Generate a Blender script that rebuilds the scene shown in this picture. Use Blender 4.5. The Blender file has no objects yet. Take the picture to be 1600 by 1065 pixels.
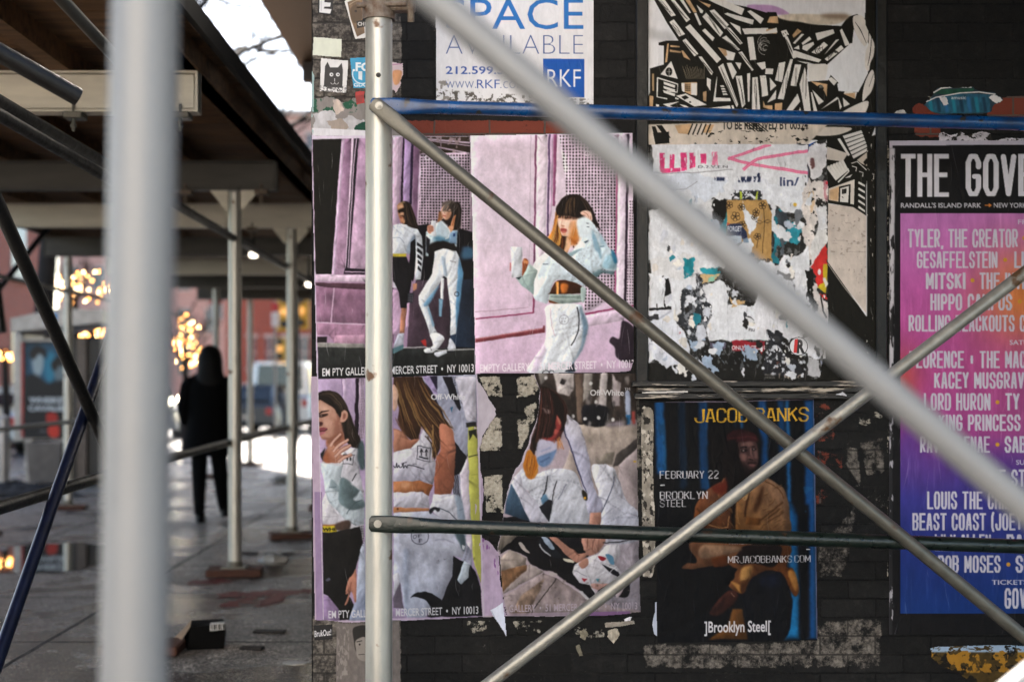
import bpy, math, random
import numpy as np
from mathutils import Vector, Matrix
R = math.radians
S = bpy.context.scene

# ---------------------------------------------------------------- camera
EYE = 1.40                       # camera height
F = 2222.0                       # focal length in photo pixels (50 mm on 36 mm)
VX, VY = 765.0, 598.0            # where the street direction vanishes
cam_d = bpy.data.cameras.new('camera'); cam = bpy.data.objects.new('camera', cam_d)
S.collection.objects.link(cam); S.camera = cam
cam.location = (0, 0, EYE); cam.rotation_euler = (R(90), 0, 0)
cam_d.lens = 50; cam_d.sensor_width = 36
cam_d.shift_x = (800 - VX) / 1600; cam_d.shift_y = (VY - 532.5) / 1600
cam_d.clip_end = 2000
cam_d.dof.use_dof = True; cam_d.dof.focus_distance = 5.38; cam_d.dof.aperture_fstop = 1.75

# ---------------------------------------------------------------- sky, sun, exposure
SUN_EL = R(34); SUN_ROT = R(-24)
w = bpy.data.worlds.new('World'); S.world = w; w.use_nodes = True
nt = w.node_tree; bg = nt.nodes['Background']
sky = nt.nodes.new('ShaderNodeTexSky'); sky.sky_type = 'NISHITA'; sky.sun_disc = False
sky.sun_elevation = SUN_EL; sky.sun_rotation = SUN_ROT; sky.air_density = 0.9; sky.dust_density = 0.8; sky.ozone_density = 0.2
nt.links.new(sky.outputs[0], bg.inputs[0]); bg.inputs[1].default_value = 0.06
sl = bpy.data.lights.new('sun', 'SUN'); so = bpy.data.objects.new('sun', sl); S.collection.objects.link(so)
sl.energy = 5.0; sl.angle = R(0.6); sl.color = (1.0, 0.90, 0.79)
tosun = Vector((math.sin(SUN_ROT) * math.cos(SUN_EL), math.cos(SUN_ROT) * math.cos(SUN_EL), math.sin(SUN_EL)))
so.rotation_euler = tosun.to_track_quat('Z', 'Y').to_euler(); so.location = (0, 0, 30)
S.view_settings.view_transform = 'Standard'; S.view_settings.look = 'None'
S.view_settings.exposure = 2.72; S.view_settings.gamma = 1.0
S.render.engine = 'CYCLES'
try:
    S.cycles.use_denoising = True
    S.cycles.max_bounces = 6; S.cycles.diffuse_bounces = 3; S.cycles.glossy_bounces = 3
    S.cycles.sample_clamp_indirect = 6
    S.cycles.caustics_reflective = False; S.cycles.caustics_refractive = False
except Exception:
    pass
rnd = random.Random(7)

# ---------------------------------------------------------------- helpers
def at(px, py, d):
    return Vector(((px - VX) / F * d, d, EYE - (py - VY) / F * d))
def lin(c):
    c = np.asarray(c, float)
    return np.where(c <= 0.04045, c / 12.92, ((c + 0.055) / 1.055) ** 2.4)
def hx(s):
    return np.array([int(s[i:i + 2], 16) / 255 for i in (0, 2, 4)])
def tag(o, label=None, cat=None, group=None, kind=None):
    if label: o['label'] = label
    if cat: o['category'] = cat
    if group: o['group'] = group
    if kind: o['kind'] = kind
    return o
def empty(name, loc, label=None, cat=None, group=None, rz=0):
    o = bpy.data.objects.new(name, None); S.collection.objects.link(o)
    o.location = loc; o.rotation_euler.z = rz; o.empty_display_size = .1
    return tag(o, label, cat, group)
def kids(o):
    return [c for c in bpy.data.objects if c.parent == o]
def copy_tree(o, parent=None):
    c = o.copy(); S.collection.objects.link(c)
    if parent: c.parent = parent
    for ch in kids(o): copy_tree(ch, c)
    return c

def mat(name, col, rough=.6, metal=0.0, var=.25, scale=8.0, bump=0.0, bscale=60.0, spec=.5, emit=None, estr=0, col2=None, stretch=(1, 1, 1), rvar=0.0, thr=None, spots=None):
    """one principled surface with a noise-mixed colour, optional second colour patches and bump"""
    m = bpy.data.materials.new(name); m.use_nodes = True
    n = m.node_tree.nodes; L = m.node_tree.links; b = n['Principled BSDF']
    c = lin(hx(col)) if isinstance(col, str) else np.array(col, float)
    b.inputs['Roughness'].default_value = rough; b.inputs['Metallic'].default_value = metal
    b.inputs['Specular IOR Level'].default_value = spec
    tc = n.new('ShaderNodeTexCoord'); mp = n.new('ShaderNodeMapping'); mp.inputs['Scale'].default_value = stretch
    L.new(tc.outputs['Object'], mp.inputs[0])
    nz = n.new('ShaderNodeTexNoise'); nz.inputs['Scale'].default_value = scale; nz.inputs['Detail'].default_value = 6
    nz.inputs['Roughness'].default_value = .65
    L.new(mp.outputs[0], nz.inputs['Vector'])
    rp = n.new('ShaderNodeValToRGB'); L.new(nz.outputs[0], rp.inputs[0])
    lo, hi = (.3, .7) if thr is None else thr
    rp.color_ramp.elements[0].position = lo; rp.color_ramp.elements[1].position = hi
    c2 = (lin(hx(col2)) if isinstance(col2, str) else np.clip(c * (1 + var), 0, 1)) if col2 is not False else c
    ca = c if col2 else np.clip(c * (1 - var), 0, 1)
    rp.color_ramp.elements[0].color = (*ca, 1); rp.color_ramp.elements[1].color = (*c2, 1)
    L.new(rp.outputs[0], b.inputs['Base Color'])
    if spots:
        sn = n.new('ShaderNodeTexNoise'); sn.inputs['Scale'].default_value = spots[2]; sn.inputs['Detail'].default_value = 5; L.new(tc.outputs['Object'], sn.inputs['Vector'])
        sr = n.new('ShaderNodeMapRange'); sr.inputs[1].default_value = spots[1]; sr.inputs[2].default_value = spots[1] + .05; L.new(sn.outputs[0], sr.inputs[0])
        sx = n.new('ShaderNodeMix'); sx.data_type = 'RGBA'; L.new(sr.outputs[0], sx.inputs['Factor']); L.new(rp.outputs[0], sx.inputs['A']); sx.inputs['B'].default_value = (*lin(hx(spots[0])), 1)
        L.new(sx.outputs['Result'], b.inputs['Base Color'])
        inv = n.new('ShaderNodeMath'); inv.operation = 'MULTIPLY_ADD'; L.new(sr.outputs[0], inv.inputs[0]); inv.inputs[1].default_value = -metal; inv.inputs[2].default_value = metal; L.new(inv.outputs[0], b.inputs['Metallic'])
    if rvar:
        mr = n.new('ShaderNodeMapRange'); L.new(nz.outputs[0], mr.inputs[0])
        mr.inputs[1].default_value = .3; mr.inputs[2].default_value = .7
        mr.inputs[3].default_value = max(.03, rough - rvar); mr.inputs[4].default_value = min(1, rough + rvar)
        L.new(mr.outputs[0], b.inputs['Roughness'])
    if bump:
        nb = n.new('ShaderNodeTexNoise'); nb.inputs['Scale'].default_value = bscale; nb.inputs['Detail'].default_value = 4
        L.new(mp.outputs[0], nb.inputs['Vector'])
        bp = n.new('ShaderNodeBump'); bp.inputs['Strength'].default_value = bump; bp.inputs['Distance'].default_value = .01
        L.new(nb.outputs[0], bp.inputs['Height']); L.new(bp.outputs[0], b.inputs['Normal'])
    if emit is not None:
        b.inputs['Emission Color'].default_value = (*lin(hx(emit)), 1); b.inputs['Emission Strength'].default_value = estr
    return m

class MB:
    """collects boxes, tubes, sheets and links them as one mesh"""
    def __init__(s): s.v = []; s.f = []; s.m = []
    def add(s, vs, fs, mi=0):
        k = len(s.v); s.v += [tuple(x) for x in vs]; s.f += [tuple(i + k for i in q) for q in fs]; s.m += [mi] * len(fs); return s
    def box(s, a, b, mi=0, rot=None, c=None, bev=0):
        (x0, y0, z0), (x1, y1, z1) = a, b
        if bev:
            e = bev; vs = []; 
            for z, i in ((z0, e), (z0 + e, 0), (z1 - e, 0), (z1, e)):
                vs += [(x0 + i + (e if not i else 0), y0 + i, z), (x1 - i - (e if not i else 0), y0 + i, z), (x1 - i, y0 + i + (e if not i else 0), z), (x1 - i, y1 - i - (e if not i else 0), z),
                       (x1 - i - (e if not i else 0), y1 - i, z), (x0 + i + (e if not i else 0), y1 - i, z), (x0 + i, y1 - i - (e if not i else 0), z), (x0 + i, y0 + i + (e if not i else 0), z)]
            fs = [tuple(range(7, -1, -1)), tuple(range(24, 32))]
            for r in range(3):
                for k in range(8):
                    fs.append((r * 8 + k, r * 8 + (k + 1) % 8, r * 8 + 8 + (k + 1) % 8, r * 8 + 8 + k))
        else:
            vs = [(x0, y0, z0), (x1, y0, z0), (x1, y1, z0), (x0, y1, z0), (x0, y0, z1), (x1, y0, z1), (x1, y1, z1), (x0, y1, z1)]
            fs = [(0, 3, 2, 1), (4, 5, 6, 7), (0, 1, 5, 4), (1, 2, 6, 5), (2, 3, 7, 6), (3, 0, 4, 7)]
        if rot is not None:
            c = Vector(c) if c is not None else Vector(((x0 + x1) / 2, (y0 + y1) / 2, (z0 + z1) / 2))
            vs = [rot @ (Vector(v) - c) + c for v in vs]
        return s.add(vs, fs, mi)
    def loft(s, rings, mi=0, caps=True):
        n = len(rings[0]); vs = [p for r in rings for p in r]; fs = []
        for i in range(len(rings) - 1):
            for k in range(n):
                fs.append((i * n + k, i * n + (k + 1) % n, (i + 1) * n + (k + 1) % n, (i + 1) * n + k))
        if caps: fs += [tuple(range(n - 1, -1, -1)), tuple(range((len(rings) - 1) * n, len(rings) * n))]
        return s.add(vs, fs, mi)
    def tube(s, pts, rad, n=20, mi=0, up=None):
        pts = [Vector(p) for p in pts]
        if not hasattr(rad, '__len__'): rad = [rad] * len(pts)
        rings = []; u = None
        for i, p in enumerate(pts):
            t = (pts[min(i + 1, len(pts) - 1)] - pts[max(i - 1, 0)]).normalized()
            if u is None:
                u = t.orthogonal().normalized() if up is None else (Vector(up) - t * t.dot(Vector(up))).normalized()
            else:
                u = (u - t * t.dot(u)).normalized()
            v = t.cross(u); r = rad[i]
            ra, rb = (r if hasattr(r, '__len__') else (r, r))
            rings.append([p + u * (ra * math.cos(2 * math.pi * k / n)) + v * (rb * math.sin(2 * math.pi * k / n)) for k in range(n)])
        return s.loft(rings, mi)
    def ball(s, c, r, n=10, mi=0, sc=(1, 1, 1)):
        c = Vector(c); rings = []
        for i in range(1, n):
            a = math.pi * i / n
            rings.append([c + Vector((r * sc[0] * math.sin(a) * math.cos(2 * math.pi * k / (2 * n)), r * sc[1] * math.sin(a) * math.sin(2 * math.pi * k / (2 * n)), -r * sc[2] * math.cos(a))) for k in range(2 * n)])
        return s.loft(rings, mi)
    def build(s, name, mats, parent=None, smooth=False, loc=(0, 0, 0), angle=35):
        me = bpy.data.meshes.new(name)
        L = Vector(loc)
        me.from_pydata([tuple(Vector(v) - L) for v in s.v], [], s.f); 
        for m in (mats if isinstance(mats, (list, tuple)) else [mats]): me.materials.append(m)
        me.polygons.foreach_set('material_index', s.m)
        me.update()
        if smooth:
            me.polygons.foreach_set('use_smooth', [True] * len(me.polygons))
            try: me.set_sharp_from_angle(angle=R(angle))
            except Exception: pass
        o = bpy.data.objects.new(name, me); S.collection.objects.link(o); o.location = loc
        if parent is not None:
            o.parent = parent; p = parent; q = Vector(loc)
            while p is not None: q = q - Vector(p.location); p = p.parent
            o.location = q
        return o
# ================================================================= SETTING
def ground_mat(name, base, joints=True, wet=.5, red=False):
    m = bpy.data.materials.new(name); m.use_nodes = True
    n = m.node_tree.nodes; L = m.node_tree.links; b = n['Principled BSDF']
    def N(t, **k):
        q = n.new(t)
        for a, v in k.items(): setattr(q, a, v)
        return q
    def M(op, a, bb=None, c=None):
        q = N('ShaderNodeMath', operation=op)
        for i, x in enumerate((a, bb, c)):
            if x is None: continue
            if isinstance(x, (int, float)): q.inputs[i].default_value = x
            else: L.new(x, q.inputs[i])
        return q.outputs[0]
    g = N('ShaderNodeNewGeometry'); sp = N('ShaderNodeSeparateXYZ'); L.new(g.outputs['Position'], sp.inputs[0])
    def noise(sc, det=6, rough=.6):
        q = N('ShaderNodeTexNoise'); q.inputs['Scale'].default_value = sc; q.inputs['Detail'].default_value = det
        q.inputs['Roughness'].default_value = rough; L.new(g.outputs['Position'], q.inputs['Vector']); return q.outputs[0]
    big = noise(.55, 5); mid = noise(4.5, 6, .7); fine = noise(95, 3, .8); grit = noise(420, 2, .8)
    v = M('MULTIPLY_ADD', mid, .9, M('MULTIPLY', fine, .75))
    v = M('MULTIPLY_ADD', big, .5, v)                       # about .3 .. 1.8
    rp = N('ShaderNodeValToRGB'); L.new(M('MULTIPLY', v, .5), rp.inputs[0])
    c = lin(hx(base))
    e = rp.color_ramp.elements
    e[0].position = .43; e[0].color = (*(c * .22), 1); e[1].position = .66; e[1].color = (*(c * 2.5), 1)
    k = rp.color_ramp.elements.new(.53); k.color = (*(c * .85), 1)
    col = rp.outputs[0]
    gv = N('ShaderNodeTexVoronoi'); gv.inputs['Scale'].default_value = 105; L.new(g.outputs['Position'], gv.inputs['Vector']); gs = N('ShaderNodeSeparateColor'); L.new(gv.outputs['Color'], gs.inputs[0])
    gp = M('MULTIPLY_ADD', M('POWER', gs.outputs[0], 2.4), 2.6, .35)
    gm_ = N('ShaderNodeMix', data_type='RGBA', blend_type='MULTIPLY'); gm_.inputs['Factor'].default_value = 1; L.new(col, gm_.inputs['A']); L.new(gp, gm_.inputs['B']); col = gm_.outputs['Result']
    vo = N('ShaderNodeTexVoronoi'); vo.inputs['Scale'].default_value = 3.1; L.new(g.outputs['Position'], vo.inputs['Vector'])
    wetn = N('ShaderNodeTexNoise'); wetn.inputs['Scale'].default_value = .9; wetn.inputs['Detail'].default_value = 5; wetn.inputs['Roughness'].default_value = .6; wetn.inputs['Distortion'].default_value = .5; L.new(g.outputs['Position'], wetn.inputs['Vector'])
    wm = N('ShaderNodeMapRange'); L.new(wetn.outputs[0], wm.inputs[0]); wm.inputs[1].default_value = .47; wm.inputs[2].default_value = .55
    wx_ = N('ShaderNodeMix', data_type='RGBA', blend_type='MULTIPLY'); L.new(wm.outputs[0], wx_.inputs['Factor']); L.new(col, wx_.inputs['A']); wx_.inputs['B'].default_value = (.38, .36, .35, 1); col = wx_.outputs['Result']
    gum = M('LESS_THAN', M('ADD', vo.outputs['Distance'], M('MULTIPLY', fine, .06)), .115)
    gx = N('ShaderNodeMix', data_type='RGBA'); L.new(M('MULTIPLY', gum, .8), gx.inputs['Factor']); L.new(col, gx.inputs['A']); gx.inputs['B'].default_value = (.016, .015, .015, 1); col = gx.outputs['Result']
    rough = M('MULTIPLY_ADD', mid, .7, M('MULTIPLY_ADD', big, .7, -wet * .6))
    rough = M('SUBTRACT', rough, M('MULTIPLY', wm.outputs[0], .35))
    if joints:
        wob = M('MULTIPLY', M('SUBTRACT', mid, .5), .03)
        jx = M('ABSOLUTE', M('SUBTRACT', M('FRACT', M('ADD', M('DIVIDE', M('ADD', M('ADD', sp.outputs[0], wob), 2.4), 1.6), .5)), .5))
        jy = M('ABSOLUTE', M('SUBTRACT', M('FRACT', M('ADD', M('DIVIDE', M('ADD', M('ADD', sp.outputs[1], wob), -9.3), 1.6), .5)), .5))
        j = M('MINIMUM', jx, jy); jm = M('LESS_THAN', j, .0085)
        mx = N('ShaderNodeMix', data_type='RGBA'); L.new(jm, mx.inputs['Factor']); L.new(col, mx.inputs['A']); mx.inputs['B'].default_value = (.012, .011, .010, 1)
        col = mx.outputs['Result']
        rough = M('ADD', rough, M('MULTIPLY', jm, .5))
    L.new(col, b.inputs['Base Color'])
    cl = N('ShaderNodeClamp'); L.new(rough, cl.inputs[0]); cl.inputs[1].default_value = .08; cl.inputs[2].default_value = .9
    L.new(cl.outputs[0], b.inputs['Roughness']); b.inputs['Specular IOR Level'].default_value = .26
    bp = N('ShaderNodeBump'); bp.inputs['Strength'].default_value = .9; bp.inputs['Distance'].default_value = .008
    L.new(M('ADD', fine, M('MULTIPLY', grit, .8)), bp.inputs['Height']); L.new(bp.outputs[0], b.inputs['Normal'])
    return m

gm = ground_mat('asphalt', '333436', False, .35)
o = MB().add([(-400, -60, -.14), (400, -60, -.14), (400, 900, -.14), (-400, 900, -.14)], [(0, 1, 2, 3)]).build('road', gm); tag(o, kind='structure')
sm = ground_mat('sidewalk_concrete', '787169', True, .40)
o = MB().box((-7.2, -8, -.3), (9, 34, 0)).build('sidewalk', sm); tag(o, kind='structure')
km = mat('kerb_stone', '8a8680', .6, bump=.3)
o = MB().box((-7.36, -8, -.3), (-7.2, 34, .012), bev=.01).build('kerb', km); tag(o, kind='structure')
pm = mat('puddle_water', '0b0b0b', .02, spec=.6, var=.1)
pv = [(-4.6, 11.3), (-4.2, 12.1), (-3.6, 12.45), (-3.2, 12.2), (-3.02, 12.0), (-2.96, 11.5), (-2.98, 11.1), (-3.05, 10.75), (-3.15, 10.55), (-3.3, 10.42), (-3.7, 10.5), (-4.1, 10.62), (-4.5, 10.8)]
pp = []
for i in range(len(pv)):
    a, b2 = Vector(pv[i]), Vector(pv[(i + 1) % len(pv)])
    for t in range(4):
        p = a.lerp(b2, t / 4); pp.append((p.x + rnd.uniform(-.04, .04), p.y + rnd.uniform(-.05, .05), .004))
o = MB().add(pp, [tuple(range(len(pp)))]).build('puddle', pm); tag(o, kind='structure')

# ---- tubes of the two scaffolds
galv = mat('galvanised_tube', 'a9a7a0', .40, .55, .16, 14, .10, 90, col2='c6c3ba', stretch=(1, 1, .25), rvar=.10, spots=('6b4a30', .66, 11))
galv3 = mat('dull_worn_tube', '85827a', .38, .5, .2, 16, .12, 90, col2='a3a097', rvar=.1, spots=('5a4028', .63, 8))
galv2 = mat('weathered_grey_tube', '625f57', .42, .45, .22, 18, .15, 90, rvar=.12, spots=('4f3724', .64, 9))
pale = mat('pale_painted_tube', '8a8b8c', .45, .1, .06, 5, .03, 60, rvar=.06)
blue = mat('chipped_blue_paint', '094a86', .30, 0, .25, 9, .12, 80, col2='05264c', rvar=.1, spec=.6, spots=('2a2420', .66, 16))
green = mat('dark_green_paint', '0f1a15', .33, 0, .4, 30, .18, 80, rvar=.1, spec=.55, spots=('3a2c20', .68, 14))
black = mat('black_wet_pipe', '151312', .5, .2, .4, 30, .2, 80, rvar=.12, spec=.6)
rust = mat('rusty_coupler', '5a4230', .65, .3, .4, 40, .3, 120, col2='8a8074')
steel = mat('bright_bolt', '8a8984', .35, .8, .1, 30)
beamp = mat('pale_beam_paint', 'dbd4c4', .5, .05, .14, 6, .12, 50, stretch=(.3, 1, 2))
beamd = mat('dull_beam_paint', '4a4742', .55, .1, .25, 6, .12, 50, stretch=(.3, 1, 2))
wood = mat('old_deck_timber', '4a3524', .8, 0, .45, 3.0, .4, 40, stretch=(.5, 6, 6), col2='8a6644')
woodb = mat('brown_wood_block', '3a1e13', .7, 0, .4, 9, .4, 60, stretch=(2, 8, 8), col2='5a3320')

def post(parent, x, y, h, m, r=.0475, lean=0.0, name='post', base=True, z0=.0):
    o = MB().tube([(x + lean * (z - 1.4), y, z) for z in (z0 + .012, .7, 1.4, 2.1, h)], r, 32).build(name, m, parent, True, (x, y, z0))
    if base:
        q = MB().box((x - .09, y - .09, z0 + .001), (x + .09, y + .09, z0 + .012))
        q.tube([(x, y, z0 + .012), (x, y, z0 + .05)], r + .008, 24)
        q.build('base_plate', galv2, o, False, (x, y, z0))
    return o
def brace(parent, p0, p1, r, m, name, flat=.10, up=None):
    """round tube whose two ends are hammered flat for the bolt"""
    p0, p1 = Vector(p0), Vector(p1); t = (p1 - p0); Ln = t.length; t.normalize()
    st = [(-.03, (.0055, r * .7)), (-.022, (.006, r * 1.12)), (flat * .5, (.006, r * 1.22)), (flat, (.008, r * 1.2)), (flat * 1.6, (r * .7, r * 1.08)), (flat * 2.2, (r, r)), (Ln * .5, (r, r)),
          (Ln - flat * 2.2, (r, r)), (Ln - flat * 1.6, (r * .7, r * 1.08)), (Ln - flat, (.008, r * 1.2)), (Ln - flat * .5, (.006, r * 1.22)), (Ln + .022, (.006, r * 1.12)), (Ln + .03, (.0055, r * .7))]
    q = MB().tube([p0 + t * s for s, _ in st], [k for _, k in st], 24, up=up if up is not None else (0, 1, 0))
    return q.build(name, m, parent, True, tuple(p0), 50)
def bolt(parent, p, r=.009, name='bolt', depth=.012, m=None):
    q = MB().tube([Vector(p) + Vector((0, d, 0)) for d in (depth, 0)], r * 1.5, 16)
    q.tube([Vector(p) + Vector((0, d, 0)) for d in (.001, -depth * .8)], r, 6)
    q.tube([Vector(p) + Vector((0, d, 0)) for d in (-depth * .7, -depth * 1.4)], r * .5, 10)
    return q.build(name, m or steel, parent, True, tuple(p))

# ---- scaffold close to the camera (blurred)
fx, fy = -.459, 1.885
sc1 = empty('near_scaffold', (fx, fy, 0), 'blurred pale grey scaffold bay with one leaning upright and long sloping tubes', 'scaffold')
post(sc1, fx - .006, fy, 2.85, pale, r=.0445, lean=.0172)
post(sc1, fx + 2.44, fy + .32, 2.85, pale)
brace(sc1, at(222, -395, 1.83), (fx + 2.44, 2.14, .198), .0220, pale, 'diagonal_brace')
brace(sc1, at(210, 2236, 1.826) + Vector((0, 0, .03)), (fx + 2.44, 2.20, 1.87), .0215, pale, 'diagonal_brace')

# ---- scaffold close to the wall
wx, wy = (592 - VX) / F * 5.03, 5.03
sc2 = empty('wall_scaffold', (wx, wy, 0), 'grey scaffold bay before the postered wall, with blue and green cross tubes', 'scaffold')
mp = post(sc2, wx, wy, 3.05, galv)
wx2 = wx + 2.44
post(sc2, wx2, wy, 3.05, galv)
yb = wy - .058
o = brace(sc2, at(592, 165, yb), (wx2, yb, EYE - (196 - VY) / F * yb), .0235, blue, 'cross_tube'); o['label'] = 'chipped blue cross tube'
o = brace(sc2, at(590, 818, yb), (wx2, yb, EYE - (856 - VY) / F * yb), .0250, green, 'cross_tube'); o['label'] = 'dark green cross tube'
ya = yb - .014
o = brace(sc2, at(592, 168, ya), (wx2, ya - .03, EYE - (1064 - VY) / F * ya), .0235, galv2, 'diagonal_brace')
yc = ya - .045
o = brace(sc2, at(596, 1196, yc), (wx2, yc - .02, EYE - (355 - VY) / F * yc), .0225, galv3, 'diagonal_brace')
for px, py, d in ((592, 165, ya - .009), (590, 818, yb - .009)):
    bolt(mp, at(px, py, d))
# coupler at the head of the middle upright
cz = EYE - (12 - VY) / F * wy
q = MB().tube([(wx, wy, cz - .045), (wx, wy, cz + .045)], .058, 24)
q.box((wx + .04, wy - .045, cz - .02), (wx + .13, wy + .01, cz + .03), bev=.006).tube([(wx + .115, wy - .06, cz + .04), (wx + .115, wy - .02, cz - .055)], .012, 10)
q.tube([(wx - .075, wy - .03, cz), (wx + .10, wy - .055, cz)], .010, 8)
q.build('coupler', rust, mp, True, (wx, wy, cz))
bolt(mp, (wx + .002, wy - .0478, EYE - (122 - VY) / F * wy), .006, 'pin_hole', .004, black)

# timber deck added above the view to shade the right side of the wall
q = MB(); y = .4
while y < 5.2:
    q.box((.55, y, 3.12), (7.5, y + .225, 3.17)); y += .238
q.build('decking', wood, sc2, False, (4, 3, 3.1))

# ---- sidewalk shed running down the avenue
shed = empty('sidewalk_shed', (-3.2, 12, 0), 'long sidewalk shed of grey uprights, steel beams and dark timber deck over the pavement', 'sidewalk shed')
BX = -1.80; CX = -4.67
YS = [7.40, 10.37, 12.85, 15.75, 18.4, 21.0, 24.0]
for i, y in enumerate(YS):
    bx = -1.857 if i == 1 else (-1.787 if i == 2 else BX)
    post(shed, bx, y, 2.79, galv, name='post', z0=.055)
    if y > 8: post(shed, CX if y < 19.5 else -4.05, y + (.05 if i != 3 else .0), 2.79, galv, name='post', z0=.055)
    bm = beamp if i in (0, 2, 4) else beamd
    x0, x1 = -4.93, (-1.51 if i == 0 else -1.55)
    if i == 2: x1 = -1.45
    q = MB().box((x0, y - .055, 2.80), (x1, y + .055, 2.812)).box((x0, y - .055, 3.0), (x1, y + .055, 3.012)).box((x0, y - .014, 2.812), (x1, y + .014, 3.0))
    q.box((x0, y - .05, 2.812), (x0 + .012, y + .05, 3.0)).box((x1 - .012, y - .05, 2.812), (x1, y + .05, 3.0))
    q.box((x0 + .02, y - .044, 2.82), (x1 - .02, y - .034, 2.992))
    b_ = q.build('beam', bm, shed, False, ((x0 + x1) / 2, y, 2.9))
    for cx in (bx - .35, bx + .2):
        c_ = MB().box((cx - .05, y - .075, 2.765), (cx + .05, y + .03, 2.80), bev=.006).tube([(cx, y - .05, 2.70), (cx, y - .05, 2.84)], .009, 8).tube([(cx, y - .05, 2.72), (cx, y - .05, 2.735)], .018, 6)
        c_.build('beam_clamp', rust if i else galv2, b_, False, (cx, y, 2.78))
    if i:                       # gusset plates under the beam
        for s_ in (-1, 1):
            t0 = bx + s_ * .047
            MB().add([(t0, y - .03, 2.798), (t0 + s_ * .13, y - .03, 2.798), (t0 + s_ * .02, y - .03, 2.66), (t0, y - .03, 2.66),
                      (t0, y - .02, 2.798), (t0 + s_ * .13, y - .02, 2.798), (t0 + s_ * .02, y - .02, 2.66), (t0, y - .02, 2.66)],
                     [(0, 1, 2, 3), (7, 6, 5, 4), (0, 4, 5, 1), (1, 5, 6, 2), (2, 6, 7, 3), (3, 7, 4, 0)]).build('gusset', beamp, b_, False, (t0, y, 2.7))
# decking: timber planks over joists
q = MB(); y = 2.6
while y < 25.2:
    q.box((-5.2, y, 3.135 + rnd.uniform(0, .006)), (-1.42 - rnd.uniform(0, .035), y + .225, 3.185 + rnd.uniform(0, .006))); y += .238
q.build('decking', wood, shed, False, (-3.3, 12, 3.15))
for k in range(6):
    x = -4.9 + k * .66
    MB().box((x, 2.6, 3.014), (x + .09, 25.2, 3.134)).build('joist', wood, shed, False, (x, 12, 3.07))
MB().box((-1.62, 2.6, 3.014), (-1.50, 25.2, 3.134)).build('joist', wood, shed, False, (-1.6, 12, 3.07))
MB().box((-1.418, 2.6, 3.10), (-1.385, 25.2, 3.20)).build('fascia_board', mat('fascia_green', '1d1b18', .7), shed, False, (-1.4, 12, 3.2))
def rail(p, r=.024, m=black, name='rail'):
    return MB().tube(p, r, 16).build(name, m, shed, True, tuple(p[0]))
rail([(-1.86, 4.2, 2.47), (-1.86, 10.3, 2.45), (-1.86, 25, 2.48)], .027)
rail([(-1.89, 4.2, .90), (-1.91, 7.5, .945), (-1.91, 10.3, .965), (-1.86, 13, 1.0), (-1.86, 25, 1.0)], .028)
rail([(CX + .07, 10, 2.40), (CX + .07, 22, 2.40)], .022)
rail([(CX + .07, 10, .95), (CX + .07, 22, 1.0)], .024)
rail([at(-40, 60, 4.55), at(122, 152, 4.75)], .031)
rail([at(-30, 163, 5.0), at(235, 316, 7.2)], .025)
rail([at(60, -40, 5.2), at(250, 165, 6.6)], .026, galv2)
rail([at(-25, 270, 5.1), at(185, 740, 6.75)], .027, black, 'diagonal_brace')
o = rail([at(-12, 1055, 5.2), at(176, 520, 6.85)], .026, mat('navy_tube_paint', '0b1228', .35, .1, .4, 20, .15), 'diagonal_brace'); o['label'] = 'dark navy diagonal tube'
rail([at(80, 350, 14.5), at(-25, 480, 13.6)], .03, black, 'diagonal_brace')
rail([at(-14, 395, 12.6), at(2, 520, 12.6)], .05, black, 'diagonal_brace')
# work light under the beams
lamp_m = mat('work_lamp_glow', 'fff3dc', .4, emit='fff0d8', estr=1.0)
for p in (at(396, 398, 14.0), at(483, 444, 16.5)):
    k_ = MB().ball(p, .045, 8, sc=(1, 1, .7)).build('work_lamp', lamp_m, shed, True, tuple(p))
    MB().tube([p + Vector((0, 0, .03)), p + Vector((0, 0, .6 if p.y < 15 else .6))], .015, 8).build('lamp_stem', black, k_, True, tuple(p))

# wooden blocks under the uprights
i = 0
for o in [c for c in shed.children if c.name.startswith('post')]:
    x, y = o.matrix_basis.translation.x + shed.location.x, o.matrix_basis.translation.y + shed.location.y
    if x < -2.5 and y < 11: continue
    a = rnd.uniform(-.25, .25)
    q = MB().box((-.20, -.14, 0), (.20, .14, .05), bev=.006)
    bl = q.build('wood_block', woodb, None, False); bl.location = (x, y, .003); bl.rotation_euler.z = a
    side = 'building side' if x > -3 else 'kerb side'
    nth = ['first', 'second', 'third', 'fourth', 'fifth', 'sixth', 'seventh'][YS.index(min(YS, key=lambda v: abs(v - y)))]
    tag(bl, f'brown wood block under the {nth} shed upright along the {side}', 'wood block', 'wood blocks under the shed uprights')

# ---- corner building whose ground floor wall carries the posters
bw = mat('black_painted_masonry', '171614', .5, bump=.4)
bld = empty('corner_building', (2.5, 5.47, 0), 'black painted brick corner building covered in pasted posters and torn paper', 'building')
MB().box((-.684, 5.472, 0), (8.0, 30, 13)).build('side_wall', bw, bld, False, (3, 12, 0))
# overhang on the avenue front
dk = mat('dark_overhang_metal', '181614', .6, .2, bump=.3)
q = MB().box((-1.52, 8.3, 3.98), (-.68, 29, 4.14)).box((-1.56, 8.3, 4.0), (-1.522, 29, 4.5))
MB.build(q, 'overhang', dk, bld, False, (-1, 12, 4))
for k in range(8):
    y = 8.8 + k * 2.6
    MB().box((-1.50, y, 3.82), (-.684, y + .1, 3.978)).build('bracket', dk, bld, False, (-1, y, 3.9))

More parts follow.
